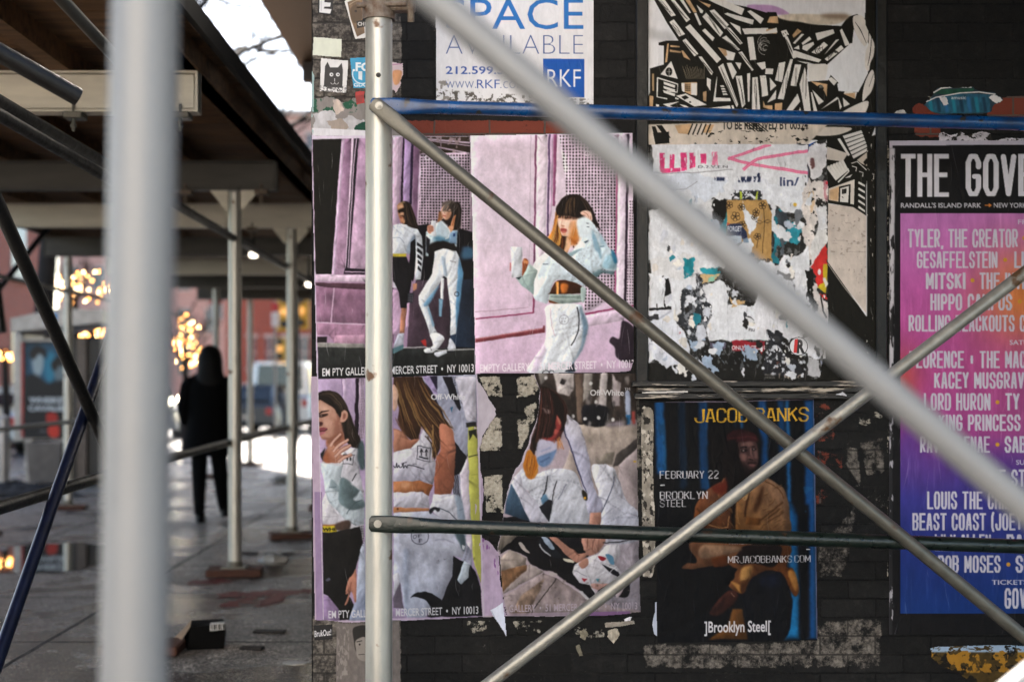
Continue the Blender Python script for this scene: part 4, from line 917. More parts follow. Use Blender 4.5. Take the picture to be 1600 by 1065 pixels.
p.text(AD.replace('EM P', 'EMP'), 'ede2ec', 80, 1945, 1362, 2012, .012, tilt=-38).text('Off-White', 'efe4ee', 945, 192, 1235, 238, .02)
p.scuff(60, 4, a=.4)
p.t().clip('734,212 988,208 992.5,560 985,579 968,581.5 743,583.8', rag=.7)
o = p.build('fashion_poster', PAPER, .0056, .0013, .92); tag(o, 'pale pink poster of a woman in a pale jacket with one hand at her hair', 'poster', GRP)

# --- lower left: two women, one in a white crop top
p = Cv(484, 580, 764, 980, .8, 'cbb8cf', 23); p.vol = .42; p.t(480, 580, 5.325)
p.f('b8a3c4', '90,40 1410,20 1450,2040 90,2060', tex=.06).f('c9b5d2', '295,50 325,50 330,500 300,500').l('9d84ab', '290,50 295,500', 1.4).f('251a26', '405,50 432,50 428,520 396,480').f('cdb9d0', '432,50 478,50 478,560 432,560').grid('231a22', '440,50 470,50 470,560 436,560', 440, 14, 50, 13, 6, 8)
p.f('27201c', '95,185 180,158 262,185 320,258 385,430 445,560 432,645 350,610 290,480 265,330 200,262 97,250', 1).l('54453a', '120,190 230,200 300,270', 1.2, 1)
p.f('be8f7e', '97,246 190,262 245,320 262,380 292,330 335,345 325,398 290,420 292,520 245,562 165,568 115,545 104,490 97,450', 1).f('8a5c50', '230,360 270,400 290,520 240,560 200,540 260,470', 1, 1.6).f('a8705e', '295,345 325,350 315,395 292,405', 1, .6)
p.l('2a1c18', '100,352 165,325', 1.8).f('2a1c18', '118,352 160,345 170,362 130,372', 1, .4).f('4a2c28', '100,425 130,430 120,448 100,452', 1, .5).f('7a3b44', '104,478 165,474 150,498 110,522', 1).l('3a1c20', '106,492 158,484', .9).f('9c6a5c', '160,568 245,562 300,520 310,600 180,640', 1, 1)
p.f('d4d2dc', '290,640 420,632 432,800 470,1000 470,1400 120,1400 115,1100', 0, tex=.03)
p.f('c29080', '130,745 185,650 168,575 205,560 262,518 286,530 235,592 340,556 352,578 262,640 355,598 368,622 285,690 368,688 368,712 225,760 130,770', 1).l('7d5146', '200,640 240,590', 1).l('7d5146', '225,665 300,610', 1).l('7d5146', '240,700 320,640', 1).f('8a5a4c', '130,700 165,640 170,740 140,760', 1, .8)
p.f('c2cdd6', '112,762 300,762 282,880 330,920 445,985 478,1080 478,1265 400,1280 322,1240 240,1150 180,1090 150,1000', 0, tex=.04).f('66777c', '285,885 400,960 432,1000 385,1065 470,1080 470,1130 370,1150 300,1120 262,1060', 1, .9).f('8d9da4', '200,900 250,940 270,1000 190,960', 1, .8).l('4d5c62', '330,1180 400,1090 460,1070', 1.2, 1).l('52626a', '180,965 240,960', 1)
p.f('5b6a70', '430,640 470,590 478,800 440,780', 1, .6).f('2a2a2c', '110,680 150,630 130,745', 0, .5).f('d9d8e0', '112,760 150,740 300,770 260,785')
p.l('26262a', '308,690 395,692 380,775 298,762 308,690', 1.1).f('26262a', '330,705 345,725 338,745 330,745').f('26262a', '360,710 372,728 366,748 358,746').l('26262a', '372,915 410,845', 1.6)
p.f('dcd9e2', '118,1100 200,1110 262,1200 250,1290 120,1275').l('8d8a94', '120,1205 250,1205', .7).f('a97850', '120,1272 242,1268 246,1284 122,1288').f('d3bf28', '120,1286 248,1282 250,1332 122,1338').text('WHI', '17160f', 124, 1298, 236, 1324, .03)
p.f('4a3b34', '242,1265 350,1240 352,1310 250,1320', 1, 1)
p.f('191818', '124,1340 250,1330 352,1305 436,1290 462,1420 402,1660 340,1850 400,1960 350,2065 268,2065 175,1860 135,1845', 0, tex=.2).f('5a5a6a', '155,1735 180,1712 195,1728 170,1745', 1, .5).f('a189b0', '135,1858 180,1870 262,1970 272,2068 80,2068 80,1900')
p.f('b8c0d2', '440,1490 480,1400 490,2068 345,2068 400,1905', 0, g=('8f98b0', 430, 1700, 490, 1900)).f('b57f6c', '412,1650 404,1895 388,1900 370,1825 332,1925 312,1938 345,1845 320,1848 342,1740 375,1690', 1).l('7a4c40', '370,1750 360,1830', .9)
p.grid('2c2228', '430,1285 470,1285 470,1450 450,1450', 432, 18, 1288, 20, 9, 8)
# background on the right
p.f('a4a6ba', '955,40 1410,25 1412,460 1340,700 1280,850 1370,1065 1372,1700 1290,1600 1200,900 1000,300', tex=.07).f('b6a4cf', '960,40 1040,40 1085,180 1070,230').f('2a2338', '1020,40 1085,40 1080,160')
p.f('1d1b22', '1125,45 1205,42 1282,300 1270,325 1195,215').f('26222c', '985,90 1060,200 1180,450 1090,460').grid('2a2a34', '1200,45 1240,45 1240,110 1220,150', 0, 16, 0, 16, 8, 8).l('2a2830', '1280,250 1370,410', 1).f('3f6b8c', '1190,300 1215,290 1205,345').f('c8c4d2', '1230,50 1400,40 1405,410 1330,415', tex=.08)
p.f('2a2828', '1320,425 1410,420 1410,460 1322,462').f('b0b058', '1335,462 1412,455 1445,1500 1447,1760 1380,1560 1345,900', tex=.06).f('22241c', '1340,490 1410,482 1412,560 1378,520 1350,570').l('34341f', '1345,708 1420,690', 1.6).l('8a8a40', '1362,860 1420,850', 1)
p.f('1b181c', '1225,585 1332,712 1268,855 1210,870').f('d8cddb', '1268,855 1335,712 1372,1500 1310,1400', tex=.04)
for k in range(4): p.l('2a262e', f'{1205 + k * 14},860 {1235 + k * 12},1070', 1.5)
# woman with long brown hair
p.f('463022', '718,40 952,40 1022,170 1150,410 1212,468 1122,455 1105,640 1062,740 1030,650 1050,590 945,450 932,560 872,572 790,500 752,400 762,300 718,150', 0, .4)
hr = np.random.RandomState(5)
for k in range(46):
    x = hr.uniform(735, 960); y = hr.uniform(40, 260); e = (x - 720) / 240
    q_ = [(x, y), (x + 20 + 50 * e, y + 130), (x + 50 + 150 * e, y + 270), (x + 60 + 220 * e, y + 330 + 80 * e)]
    p.l(['8f6b42', '2a1a12', '6d4c30', 'a88454'][k % 4], q_, [.4, 1.5, 1.1, .3], 1, 0, .75)
p.f('dcb39c', '715,120 742,130 756,180 750,290 718,322', 1).f('c79078', '718,470 790,500 860,570 932,562 945,470 932,580 860,642 718,672', 0, tex=.05, g=('b0745c', 720, 480, 900, 640))
p.f('6d4a34', '730,380 790,500 860,575 830,540 770,440', 1, .7)
p.f('dcd7e1', '718,672 860,642 942,560 960,480 1000,520 1045,600 1040,720 1072,745 1056,905 1040,938 930,908 718,914', 0, tex=.03, g=('c3bfd0', 720, 700, 720, 910))
for k in range(14):
    y = hr.uniform(430, 560); p.l(['8f6b42', '3a281c', 'b08a58'][k % 3], [(1000 + hr.uniform(-20, 60), y), (1060 + hr.uniform(-20, 20), y + 100), (1050 + hr.uniform(-15, 40), y + 190)], [1.4, 1.2, .3], 1)
p.l('26262c', '918,616 1028,634 1020,752 911,728 918,616', 1.2).text('\u2191\u2191', '26262c', 935, 642, 1010, 704, .01).l('26262c', '930,712 1010,726', 2.2)
for x in (948, 992): p.l('26262c', f'{x},704 {x},650', 1.3).f('26262c', f'{x - 14},664 {x},636 {x + 14},664')
p.l('1e1e24', '718,785 735,800 745,760 750,800 765,780 770,800 790,790 800,760 802,805 820,780 835,800 850,775 975,812', 1.2, 1).l('1e1e24', '785,770 830,752', 1.0).text('TM', '2a2a30', 878, 765, 912, 778)
p.f('bb7c64', '1105,440 1192,468 1222,540 1232,700 1200,1015 1062,1018 1072,745 1110,640', 1, .3, g=('8d5844', 1210, 600, 1090, 700)).f('b67a54', '718,914 930,908 1045,940 1012,1032 960,1000 718,1008', 0, g=('8b5636', 820, 920, 1040, 980)).f('d99f78', '780,925 860,920 850,960 790,965', 1, 1.6)
p.f('d3cfdb', '718,1008 960,996 1014,1034 1014,1130 718,1130').f('c4885e', '718,1130 1012,1134 1010,1156 718,1176').c('6a3a24', 752, 1145, 10)
p.f('c6c7d6', '718,1178 1010,1160 1100,1210 1245,1235 1318,1250 1322,1465 1290,1550 1215,1528 1206,1685 1112,1915 1022,1968 990,2042 828,2045 772,1750 718,1700', 0, tex=.05, g=('b4b9cc', 1000, 1200, 900, 2000))
p.f('d8d6e0', '1014,1124 1045,1085 1052,1022 1232,1022 1290,1090 1312,1235 1305,1340 1240,1236 1102,1215 1060,1180', 0, tex=.03).l('4a4f58', '1090,1130 1180,1170 1250,1240', 1.4, 1).f('26262a', '1012,1150 1050,1125 1105,1140 1085,1165 1060,1150 1025,1185', 1, .4)
p.f('93a0b0', '1232,1040 1285,1070 1310,1200 1318,1330 1302,1440 1270,1300', 1, 1.2).f('4f5f66', '1228,1330 1300,1350 1318,1440 1300,1490', 1, 1).f('c9cdd6', '1290,1440 1316,1450 1310,1480 1295,1478')
p.f('a9b2c8', '800,1480 850,1480 840,2040 800,2000', 0, 2.5).l('9a9aac', '1060,1400 1150,1395 1230,1430', 1.6, 1, .8).speck('6a6a74', '1080,1545 1150,1545 1150,1590 1080,1590', 3, .62, 4, 4)
p.f('cfcdd8', '718,1690 765,1665 770,1745 718,1885').f('655c69', '770,1745 802,1970 718,1960 718,1880')
p.f('17171a', '858,1880 900,1838 980,1828 1062,1858 1118,1912 1060,1962 1022,1950 985,1900 890,1870', 1).f('17171a', '1215,1530 1300,1578 1362,1612 1402,1665 1442,1790 1458,2030 998,2040 1024,1962 1112,1918 1206,1690', 0, tex=.2).f('b9c3cf', '1310,1568 1352,1608 1342,1710 1280,1770 1245,1728')
p.ring('4a4a56', 938, 1365, 72, 1.1).text('O', '4a4a56', 880, 1355, 914, 1388).text('O', '4a4a56', 918, 1310, 958, 1344).text('F', '4a4a56', 925, 1354, 955, 1384).text('F', '4a4a56', 928, 1394, 958, 1424)
p.vol = 0; p.t(485, 590, 5.973)
p.f('1f1814', '72,150 130,119 200,124 270,170 332,240 382,360 432,500 466,590 430,655 350,604 318,560 326,430 352,330 330,300 292,310 282,372 240,330 212,282 140,236 72,216', 1, .5).hair(['332821', '15100d', '4a3d32', '6a5a4a'], '80,160 160,175 250,250 285,330', '140,122 240,145 320,230 350,310', 34, 21, 1.1).hair(['2e241e', '120d0b', '453830'], '330,330 340,430 350,520 370,600', '360,330 400,430 430,520 455,610', 30, 23, 1.2)
p.f('be917f', '72,220 140,236 214,286 246,340 282,412 288,470 302,540 240,572 160,578 100,556 86,500 72,440', 1, .5).f('9b6c5c', '215,380 282,418 292,520 232,572 168,572 225,500', 1, 2.4).f('d7ad9a', '78,240 150,262 185,312 95,312', 1, 2.4).f('d2a592', '130,380 190,400 190,450 130,450', 1, 2.4).f('8a5c4e', '240,330 262,360 275,410 255,400', 1, 1.4)
p.l('251713', '72,342 110,318 172,302', [1.4, 2.6, 1], 0, .2).f('33211c', '78,348 120,336 166,334 160,352 118,366 84,362', 1, .6).l('d9c4ba', '100,352 116,349', .8, 0, .3).f('4a2a28', '82,414 112,420 108,448 84,454', 1, .7).l('a87868', '100,380 112,415', 1, 0, .6).f('8a4950', '84,474 130,464 164,476 122,500 88,506', 1, .3).f('b37078', '88,506 142,498 112,530 88,534', 1, .5).l('3c1e22', '88,500 130,494 160,478', 1, 0, .2).f('8f6152', '100,556 160,578 240,572 200,556', 1, 1.4)
p.f('cb9d8b', '294,314 326,299 350,326 341,382 310,412 284,405 281,376', 1, .3).f('8a5a4c', '305,335 330,335 325,372 306,385', 1, .9).f('94634f', '160,580 290,500 312,545 312,596 240,645 172,620', 1, .8).f('7a4c3c', '200,580 290,520 290,560 230,610', 1, 1.6)
p.f('c48d76', '128,772 150,682 188,604 222,640 270,716 282,784 165,792', 1, .6, g=('9a5f48', 230, 700, 150, 780)).f('a9674a', '130,730 170,700 180,790 140,785', 1, 1.4)
for q_ in ('185,640 225,578 288,518', '210,690 270,628 356,572', '232,735 300,670 378,622', '262,782 320,742 386,712'): p.l('7b4f42', q_, [5.6, 5.2, 3.6], 1, .3).l('d3a594', q_, [4.4, 4.0, 2.8], 1, .4).l('e6c1b2', q_, [1.2, 1.2, .8], 1, .5)
p.f('4a5a5e', '440,660 490,590 500,830 460,840', 1, 1.4)
p.photo(.7, 7); p.t(480, 580, 5.325)
p.text(AD, 'e2e0e6', 178, 1968, 1424, 2032, .012, tilt=-38).text('Off-White', 'f0eef2', 1030, 186, 1316, 236, .02).text('TM', 'e2dfe6', 1320, 166, 1362, 188)
p.f('ccb6cc', '30,0 88,0 138,2068 70,2068', tex=.06).f('ab92b8', '62,1000 125,1000 138,2068 76,2068', tex=.08).l('e6dde6', '88,60 136,2060', .9)
p.f('cfc3d6', '1405,20 1500,20 1500,2068 1462,2068', tex=.05).f('b0b058', '1375,1060 1432,1060 1446,1750 1400,1600', tex=.05)
p.scuff(60, 5, a=.4)
p.t().clip('486,588 746,581 757.5,962 700,966 600,969 540,972 492,968', rag=1.0)
o = p.build('fashion_poster', PAPER, .0036, .0010, .68); tag(o, 'poster of a long haired woman in a white crop top beside a dark haired one', 'poster', GRP)  # reduced gain puts the dimmer light low on the wall into the print

# --- lower right: torn poster of a crouching woman
p = Cv(740, 576, 1004, 994, .8, 'b9a9b2', 24); p.vol = .42; p.t(735, 580, 5.325)
p.f('3a322e', '500,0 1400,0 1400,460 500,460', tex=.35).f('a99c92', '900,440 1392,430 1400,1300 600,1300', tex=.12, g=('96898a', 1100, 500, 1200, 1200))
for q_, c_ in (('690,0 862,0 858,150 820,205 722,180', 'd0c6c4'), ('1082,5 1140,5 1125,300 1100,352 1062,340', 'cdc3c2'), ('1180,10 1205,70 1250,90 1242,290 1182,292', 'bdb0b2'), ('940,10 1020,10 1010,180 935,260', 'a8a09a'), ('560,0 640,0 650,60 580,110', '87807c')):
    p.f(c_, q_, 0, .8, tex=.15)
p.f('6b5b51', '868,20 932,20 942,425 888,425', 0, .6, tex=.2).f('15151a', '940,285 1140,300 1132,445 952,445', 1, 1).f('1c1a1c', '760,60 805,70 780,110 745,100', 0, .6).f('8a8088', '1130,420 1390,400 1390,450 1130,460', 0, 2)
p.f('a6aec4', '1288,180 1330,180 1325,380 1290,380', 1, .7).f('2f6c9c', '1290,360 1328,360 1322,445 1294,445', 0, .7).f('a04a44', '1340,330 1370,330 1368,440 1342,440', 0, 1)
for x, y in ((955, 395), (1065, 382), (850, 372), (1188, 398), (1045, 256), (628, 55), (1005, 100)): p.c('e6e2e2', x, y, 15, soft=.5)
p.f('3d3836', '1392,555 1212,690 1180,790 1228,785 1392,625', 0, .6, tex=.2).f('7d756c', '1040,790 1110,680 1200,670 1180,770', 0, 1, tex=.25).f('a79a9c', '1230,785 1395,625 1400,1200 1250,1200', 0, .6, tex=.1).c('c9a030', 1365, 750, 14, 8, soft=.6)
# ground below
p.f('17161a', '230,1500 430,1350 970,1370 1010,1510 870,1620 985,1750 1060,1880 1010,1905 880,1800 760,1720 690,1660 610,1650 500,1600 470,1540 330,1480', 0, .4).f('97898a', '610,1670 712,1712 1000,1905 1420,1990 1420,2030 330,2030 275,1870', 0, tex=.25)
p.f('17161a', '230,1220 560,1180 640,1380 420,1420 250,1520').f('8d847a', '180,1300 380,1290 420,1340 250,1490 200,1480', 0, tex=.3).f('a49790', '330,1482 470,1552 462,1602 250,1662 235,1560', 0, tex=.25).f('a89b99', '490,1602 612,1662 270,1852 258,1830', 0, tex=.18).f('7a5c44', '240,1660 470,1602 462,1650 300,1800 255,1840', 0, .5, tex=.5).f('8b7668', '420,1860 620,1720 560,1860 480,2020 330,2030', 0, .8, tex=.45)
p.f('a29aa4', '1010,1420 1408,1380 1422,1990 1180,1960 1060,1890', 0, .5, tex=.22).l('2a2524', '715,1715 620,1850 540,1960 505,2020', 1.4, 1).f('c3b8b4', '395,1428 430,1428 490,1500 480,1510 420,1470', 1).f('b8aeac', '660,1668 715,1672 722,1690 670,1690', 1)
p.f('c8c4c8', '890,1820 930,1830 1000,1900 985,1912')
# woman
p.f('35221f', '572,130 660,140 742,200 790,320 805,405 765,520 742,580 690,562 640,565 560,560 545,640 525,705 490,640 500,560 545,440 572,300', 0, .5)
for k in range(30):
    x = hr.uniform(585, 760); p.l(['5d3c34', '1d1210', '70463c', '4a2e2a'][k % 4], [(x * .6 + 250, 150), (x, 260), (x + 15, 390), (x + hr.uniform(-20, 20), 520)], [.4, 1.3, 1.2, .4], 1, 0, .8)
p.f('6e3430', '695,345 752,430 742,560 600,580 590,555 690,540 715,470', 1, 1.8).l('b5624a', '715,380 745,440', 1).f('4a2a26', '600,420 690,400 700,520 620,540', 1, 1.5)
p.f('b7762c', '460,700 492,650 522,700 562,760 552,850 512,912 462,860 440,790', 1, .5, g=('d99038', 480, 680, 500, 880))
for k in range(10): p.l(['e0a04a', '8a4e1c'][k % 2], [(480 + k * 6, 690), (455 + k * 11, 790), (470 + k * 7, 880)], [.5, 1, .3], 1, 0, .8)
p.f('8f9abb', '558,590 650,602 722,612 728,640 690,700 622,785 560,770 552,700', 1, .5, g=('4a6686', 640, 600, 610, 780)).l('a05a44', '700,560 690,640', 1).l('b87a50', '740,545 780,650', 1.2).l('b87a50', '720,560 760,640', .9)
p.f('ced0db', '330,950 432,800 470,890 520,870 640,812 740,805 862,832 930,965 975,1065 985,1320 660,1265 640,1235 540,1105 470,985 430,1065 320,1065', 1, .3, tex=.04)
p.f('d3d3de', '1005,795 1080,772 1172,790 1222,860 1295,1065 1405,1180 1405,1395 1110,1420 1085,1165 1060,1000', 1, .3, tex=.04, g=('c0c2d2', 1100, 800, 1350, 1300))
p.f('cbc7d4', '782,355 832,378 900,440 942,540 982,700 1012,900 1040,1000 1095,1080 1088,1178 985,1188 962,1065 900,840 830,620 790,520', 1, .3, g=('b7b6cc', 900, 500, 820, 620)).l('4a4a66', '790,400 780,480 830,620 900,830 962,1000', [1, 2.2, 2, 2.4, 1.4], 1).l('e6dfe4', '775,360 788,470', 1.6)
p.l('26262c', '645,865 628,970 590,1065', [1, 2.5, 2], 1).l('26262c', '715,905 700,960 680,1065', [1, 2, 1.5], 1).f('5b7f9c', '590,1060 620,1020 650,1060 650,1180 610,1140', 1, .8).f('24242a', '562,1125 650,1060 690,1070 655,1250 600,1170', 0, .5).l('55586a', '1195,870 1180,950 1138,1065 1085,1180', 1.5, 1).l('7a7c90', '800,930 730,1060', 1.2).f('2a2620', '925,985 965,1010 970,1070 940,1060', 1, .5).c('c9962c', 950, 1055, 10)
p.f('4f6a84', '340,930 415,1065 470,1180 500,1250 290,1180 300,1065', 0, .4, g=('2c3c4c', 340, 950, 400, 1240)).f('cac8d6', '350,880 415,850 440,960 540,1065 645,1250 500,1258 440,1140 400,1040', 0, .3)
p.f('be8d7c', '995,1180 1085,1172 1082,1290 988,1290', 0, .3).f('b98877', '650,1370 720,1382 800,1445 862,1480 952,1512 962,1540 902,1588 830,1555 740,1465', 1).f('c09080', '940,1375 1105,1370 1112,1435 1050,1505 970,1528 938,1475', 1).l('6d463c', '860,1485 910,1530', 1).l('6d463c', '980,1385 965,1475', 1).l('6d463c', '1030,1390 1010,1480', 1).l('7d5246', '1070,1390 1060,1450', .9).f('1c1a1c', '860,1470 900,1465 960,1505 900,1510', 1)
p.f('d6d3dc', '868,1605 980,1545 1062,1512 1130,1445 1232,1425 1252,1512 1192,1595 1252,1665 1192,1755 1000,1775 900,1755 850,1665', 0, .3, tex=.08).f('962732', '1060,1530 1128,1550 1090,1572', 1).f('5c88a6', '1122,1515 1182,1532 1195,1600 1160,1590', 1).f('a32a36', '925,1715 972,1720 945,1748').f('4f8a9c', '1042,1725 1078,1722 1060,1750').f('191920', '1088,1595 1230,1665 1245,1710 1180,1690').f('be8d7c', '905,1595 970,1552 978,1605 930,1635', 1).l('e0dce2', '990,1770 1030,1830 1040,1880', 1.3, 1).f('b89088', '1000,1765 1180,1770 1080,1815 1040,1810', 1).l('8a8894', '860,1650 970,1700', .8).l('e6e4ea', '1140,1610 1220,1650', 1.3).l('e6e4ea', '1215,1620 1160,1670', 1.3)
p.f('17161a', '1060,1820 1180,1760 1320,1740 1310,1860 1220,1870 1100,1850', 1).f('c9b8bc', '1205,1840 1260,1760 1275,1800 1225,1880', 1, .4).f('1d2026', '572,1440 608,1378 700,1475 780,1545 660,1530', 1).l('d8d8e0', '580,1432 600,1475 668,1535', 1.7, 1).f('a9b8cc', '590,1380 640,1380 700,1470 660,1470', 1).f('d9d2c0', '775,1552 860,1575 850,1592 790,1580', 1).l('2a2a30', '1100,1425 1250,1415 1400,1388', 1.6)
p.vol = 0; p.t(790, 580, 5.6)
p.f('1c1310', '300,130 342,130 432,180 502,260 537,340 532,420 502,505 470,522 442,450 430,372 402,562 330,582 292,562 272,690 246,690 226,604 262,520 290,400 300,260', 0, .6)
p.f('9a3f3c', '428,366 470,420 484,480 452,542 402,604 340,604 322,580 400,572 442,500', 1, 1.0).f('c07a68', '440,380 478,432 470,462', 1, .8).f('b85a52', '430,500 462,520 440,550 420,540', 1, .8)
p.hair(['3a1f1a', '1a100e', '5d332a', '241512', '120b0a', '6e4238'], '302,140 296,280 280,430 244,640', '380,150 430,260 440,400 395,575', 70, 25, 1.3, .9).hair(['4a2a22', '1a100e', '6b4034'], '380,148 460,210 515,310 520,400', '430,180 500,260 535,350 510,490', 30, 27, 1.1).hair(['b09a98', '8a7472'], '300,320 320,330 330,345 335,360', '400,330 400,345 395,360 390,372', 16, 29, 1.0, .6)
p.f('bfbbd0', '292,600 420,622 456,662 430,692 300,742 270,735', 1, .8).f('6d86ac', '292,752 430,694 446,702 392,802 330,834 286,806', 1, 1.4).l('8f98b8', '300,700 400,660', 1.6, 0, 1).l('44597c', '300,790 390,750', 1.4, 0, .8)
p.f('c27a2a', '196,690 262,762 282,862 252,930 205,940 168,900 150,800', 1, .6).hair(['e8a848', '8a4a1a', 'f0c878', 'b0641e', '5a3014'], '200,690 180,780 170,840 185,920', '255,740 280,810 275,870 235,935', 40, 31, 1.0).hair(['c07a48', '8a4a30', 'd89a68'], '445,590 440,620 430,650 425,680', '480,560 500,610 512,650 518,690', 14, 33, .9)
p.t(735, 580, 5.325); g4 = np.random.RandomState(9)
for k in range(26):
    x = g4.uniform(590, 1380); y = g4.uniform(10, 430); p.f(['1c1a1a', 'c9c0be', '4a423e', '8a827e', '2a2624'][k % 5], np.array([[x, y], [x + g4.uniform(10, 40), y + g4.uniform(-10, 10)], [x + g4.uniform(5, 40), y + g4.uniform(20, 90)], [x - 5, y + g4.uniform(20, 80)]]), 1, 1.2, .55)
for k in range(60):
    x = g4.uniform(300, 1380); y = g4.uniform(1700, 2000); p.c(['6a5c50', '4f463e', 'c4b8b2'][k % 3], x, y, g4.uniform(4, 14), g4.uniform(3, 8), soft=.4, a=.5)
p.photo(.8, 8)
p.text('GALLERY  \u2022  51 MERCER STREET  \u2022  NY 10013', 'bdaebb', 322, 1928, 1388, 1988, .012, tilt=-24).text('Off-White', 'ece8ea', 995, 152, 1276, 202, .02).text('TM', 'e2dee2', 1282, 136, 1326, 158)
p.f('8b6793', '990,1998 1330,1990 1326,2030 990,2034').f('b7a3b9', '260,2010 1000,1995 1000,2032 250,2035', a=.6)
# torn white edge
E = '525,18 546,80 576,160 570,250 545,420 500,520 488,590 450,660 428,740 372,810 345,870 318,950 292,1070 272,1190 252,1355 222,1480 246,1545 252,1700 266,1842'
p.l('d0c3d2', E, [2, 2, 2, 2, 3, 4, 5, 6, 7, 7, 5, 4, 2, 1.5, 1.5, 1.5, 1.5, 1.5, 1.5])
# lilac fragments that stayed on the wall
p.f('cfc5d2', '40,40 60,60 90,110 150,220 215,310 210,372 150,470 100,540 82,620 70,660 45,660', tex=.05).f('c5b0cd', '60,790 95,860 112,1000 104,1200 92,1370 150,1405 235,1510 246,1705 266,1842 300,2030 90,2030 70,1400', tex=.12).speck('8e5c9e', '90,1370 150,1405 235,1510 240,1700 130,1560', 8, .56, 3, 12)
p.scuff(60, 9, a=.4); p.t()
left = '742,586 746,591 752,601 763,621 775.5,638 774.5,650 763,668 754,681 750.5,697 748,704 747,730 753,741 756,768 754,805 752,838 763,844 779,864 781.5,900 785,926 792,962 754,964 742,800'
main = '833.5,583 838,595 843.5,610 842,627 837,659 829,678 826.5,691 819.5,704 815,719 805,732 800,743 795,758 790,781 786,803 782,834 777,858 781,870 782.5,899 785,926 792,962 910,962 984,958 1001.5,955 997,780 995,583'
a1 = Cv.clip(p, left, rag=1.5).al.copy(); p.al[:] = 1; a2 = p.clip(main, rag=1.0).al.copy(); p.al = np.maximum(a1, a2)
o = p.build('fashion_poster', PAPER, .0030, .0009, .66); tag(o, 'half ripped away poster of a crouching woman tying her shoe', 'poster', GRP)  # print darkened by gain, standing in for weaker light near the ground
# hanging flap of torn paper
fl = Cv(764, 930, 796, 996, 1.0, 'c6cade', 25); fl.t()
fl.f('d2d6e6', '766,950 786,940 792,996 780,990', tex=.1).l('9aa2b8', '768,953 786,990', 1.2)
fl.clip('765,952 786,939 789,962 791.5,994 787,985 778,972', rag=.8)
o = fl.build('paper_flap', PAPER, .009, .0012, .95, curl=lambda X, Y: .02 * np.clip((Y - 945) / 50, 0, 1) ** 2); tag(o, 'pale flap of torn paper hanging below the crouching woman poster', 'paper scrap')
# ---------------------------------------------------------------- concert poster, dark blue
p = Cv(1020, 622, 1279, 1004, .8, '0d0f14', 31); p.vol = .5; p.t(1010, 610, 5.0714)
for x, wd, y0, y1, c_ in ((100, 70, 80, 660, '1c5a94'), (132, 14, 240, 620, '2a6fa0'), (270, 40, 80, 780, '0f2438'), (296, 7, 90, 760, '27587f'), (462, 28, 75, 780, '2a6ca8'), (440, 60, 80, 780, '14406a'), (742, 22, 70, 320, '2a6ba2'), (690, 10, 70, 320, '1d4468'), (915, 62, 70, 660, '1a5088'), (945, 6, 70, 640, '245a86'), (1060, 50, 70, 560, '154470'), (1112, 26, 70, 880, '2874b4'), (1285, 70, 70, 1960, '1c5590'), (1325, 14, 70, 1960, '245f90')):
    p.l(c_, f'{x},{y0} {x + 8},{(y0 + y1) / 2} {x + 18},{y1}', wd / 5.07, 0, 1.8)
p.f('1a5a90', '1112,880 1140,880 1200,1000 1215,1960 1085,1960 1140,1700', 0, 3, g=('1f78b0', 1150, 1000, 1150, 1900)).f('0b0d12', '1205,900 1285,900 1295,1960 1215,1960', 0, 2).speck('1a4a70', '65,160 150,160 150,640 65,640', 4, .6, 6, 20, .7).speck('2b6a9c', '1245,760 1335,760 1335,960 1245,960', 4, .5, 9, 14, .5)
p.f('0e0c0e', '500,310 640,300 900,340 900,640 860,800 640,820 500,700', 1, 3)
p.f('2e1417', '640,345 700,312 800,315 865,350 885,405 720,398 640,402', 1, .8).l('4a2022', '650,380 760,375 880,392', 2, 1, .5)
p.f('4b3534', '738,405 862,398 880,470 884,560 860,622 812,645 770,610 742,555', 1, .8).f('7c5c58', '748,470 790,480 800,540 755,545', 1, 2).f('7a5a56', '815,490 845,495 850,540 815,545', 1, 1.6).f('6d4e4c', '790,410 850,405 860,440 800,445', 1, 2)
p.f('14100f', '745,462 795,455 800,472 750,480', 1, .8).f('14100f', '835,460 868,455 868,475 838,478', 1, .8).f('201617', '815,548 860,548 855,562 820,562', 1, .7).f('5a3434', '815,590 860,588 855,612 820,612', 1, .8).f('18100f', '820,598 860,597 858,603 822,604', 0, .4).f('b9a09a', '757,484 772,484 770,490 758,490', 1, .4).f('a88f8a', '843,482 856,482 855,488 844,488', 1, .4)
p.f('120d0e', '620,420 738,410 745,560 790,640 760,760 640,780 600,600', 1, 1.8)
p.f('6a4636', '372,1010 390,900 482,782 610,705 622,660 640,800 700,870 692,1110 490,1100 370,1120', 1, .6, g=('5c3419', 640, 760, 400, 1100), tex=.12).f('8a6a54', '745,825 905,690 950,688 1062,752 1112,832 1132,1000 1118,1125 700,1125 712,880', 1, .6, g=('7d552e', 1100, 800, 750, 1100), tex=.12)
p.f('c29b6a', '745,820 830,720 850,760 800,870', 0, .8).l('3a2010', '830,760 790,900 780,1000', 3, 1, .8).l('5c3a1c', '905,700 1040,770 1090,850', 1.5, 1, .4).l('4a2d15', '1080,880 950,990 890,1030', 2.2, 1, .8).l('4a2d15', '1060,930 960,1010', 2, 1, .8).l('4a2d15', '1090,960 940,1050', 1.8, 1, .8).f('1a0f0a', '660,870 705,870 700,1120 672,1120', 0, 1).l('d9a878', '612,690 570,830', 1.2, 1, .5).l('4f2d14', '400,930 470,1020', 3, 0, 1).l('cfa070', '490,1060 560,1080 640,1085', 1.2, 1, .4).l('cf9c68', '655,990 640,1085', 1.2).l('4f2d14', '560,860 545,1000', 3, 1, 1.4).f('6d4420', '790,1000 905,1010 900,1065 780,1060', 0, 1)
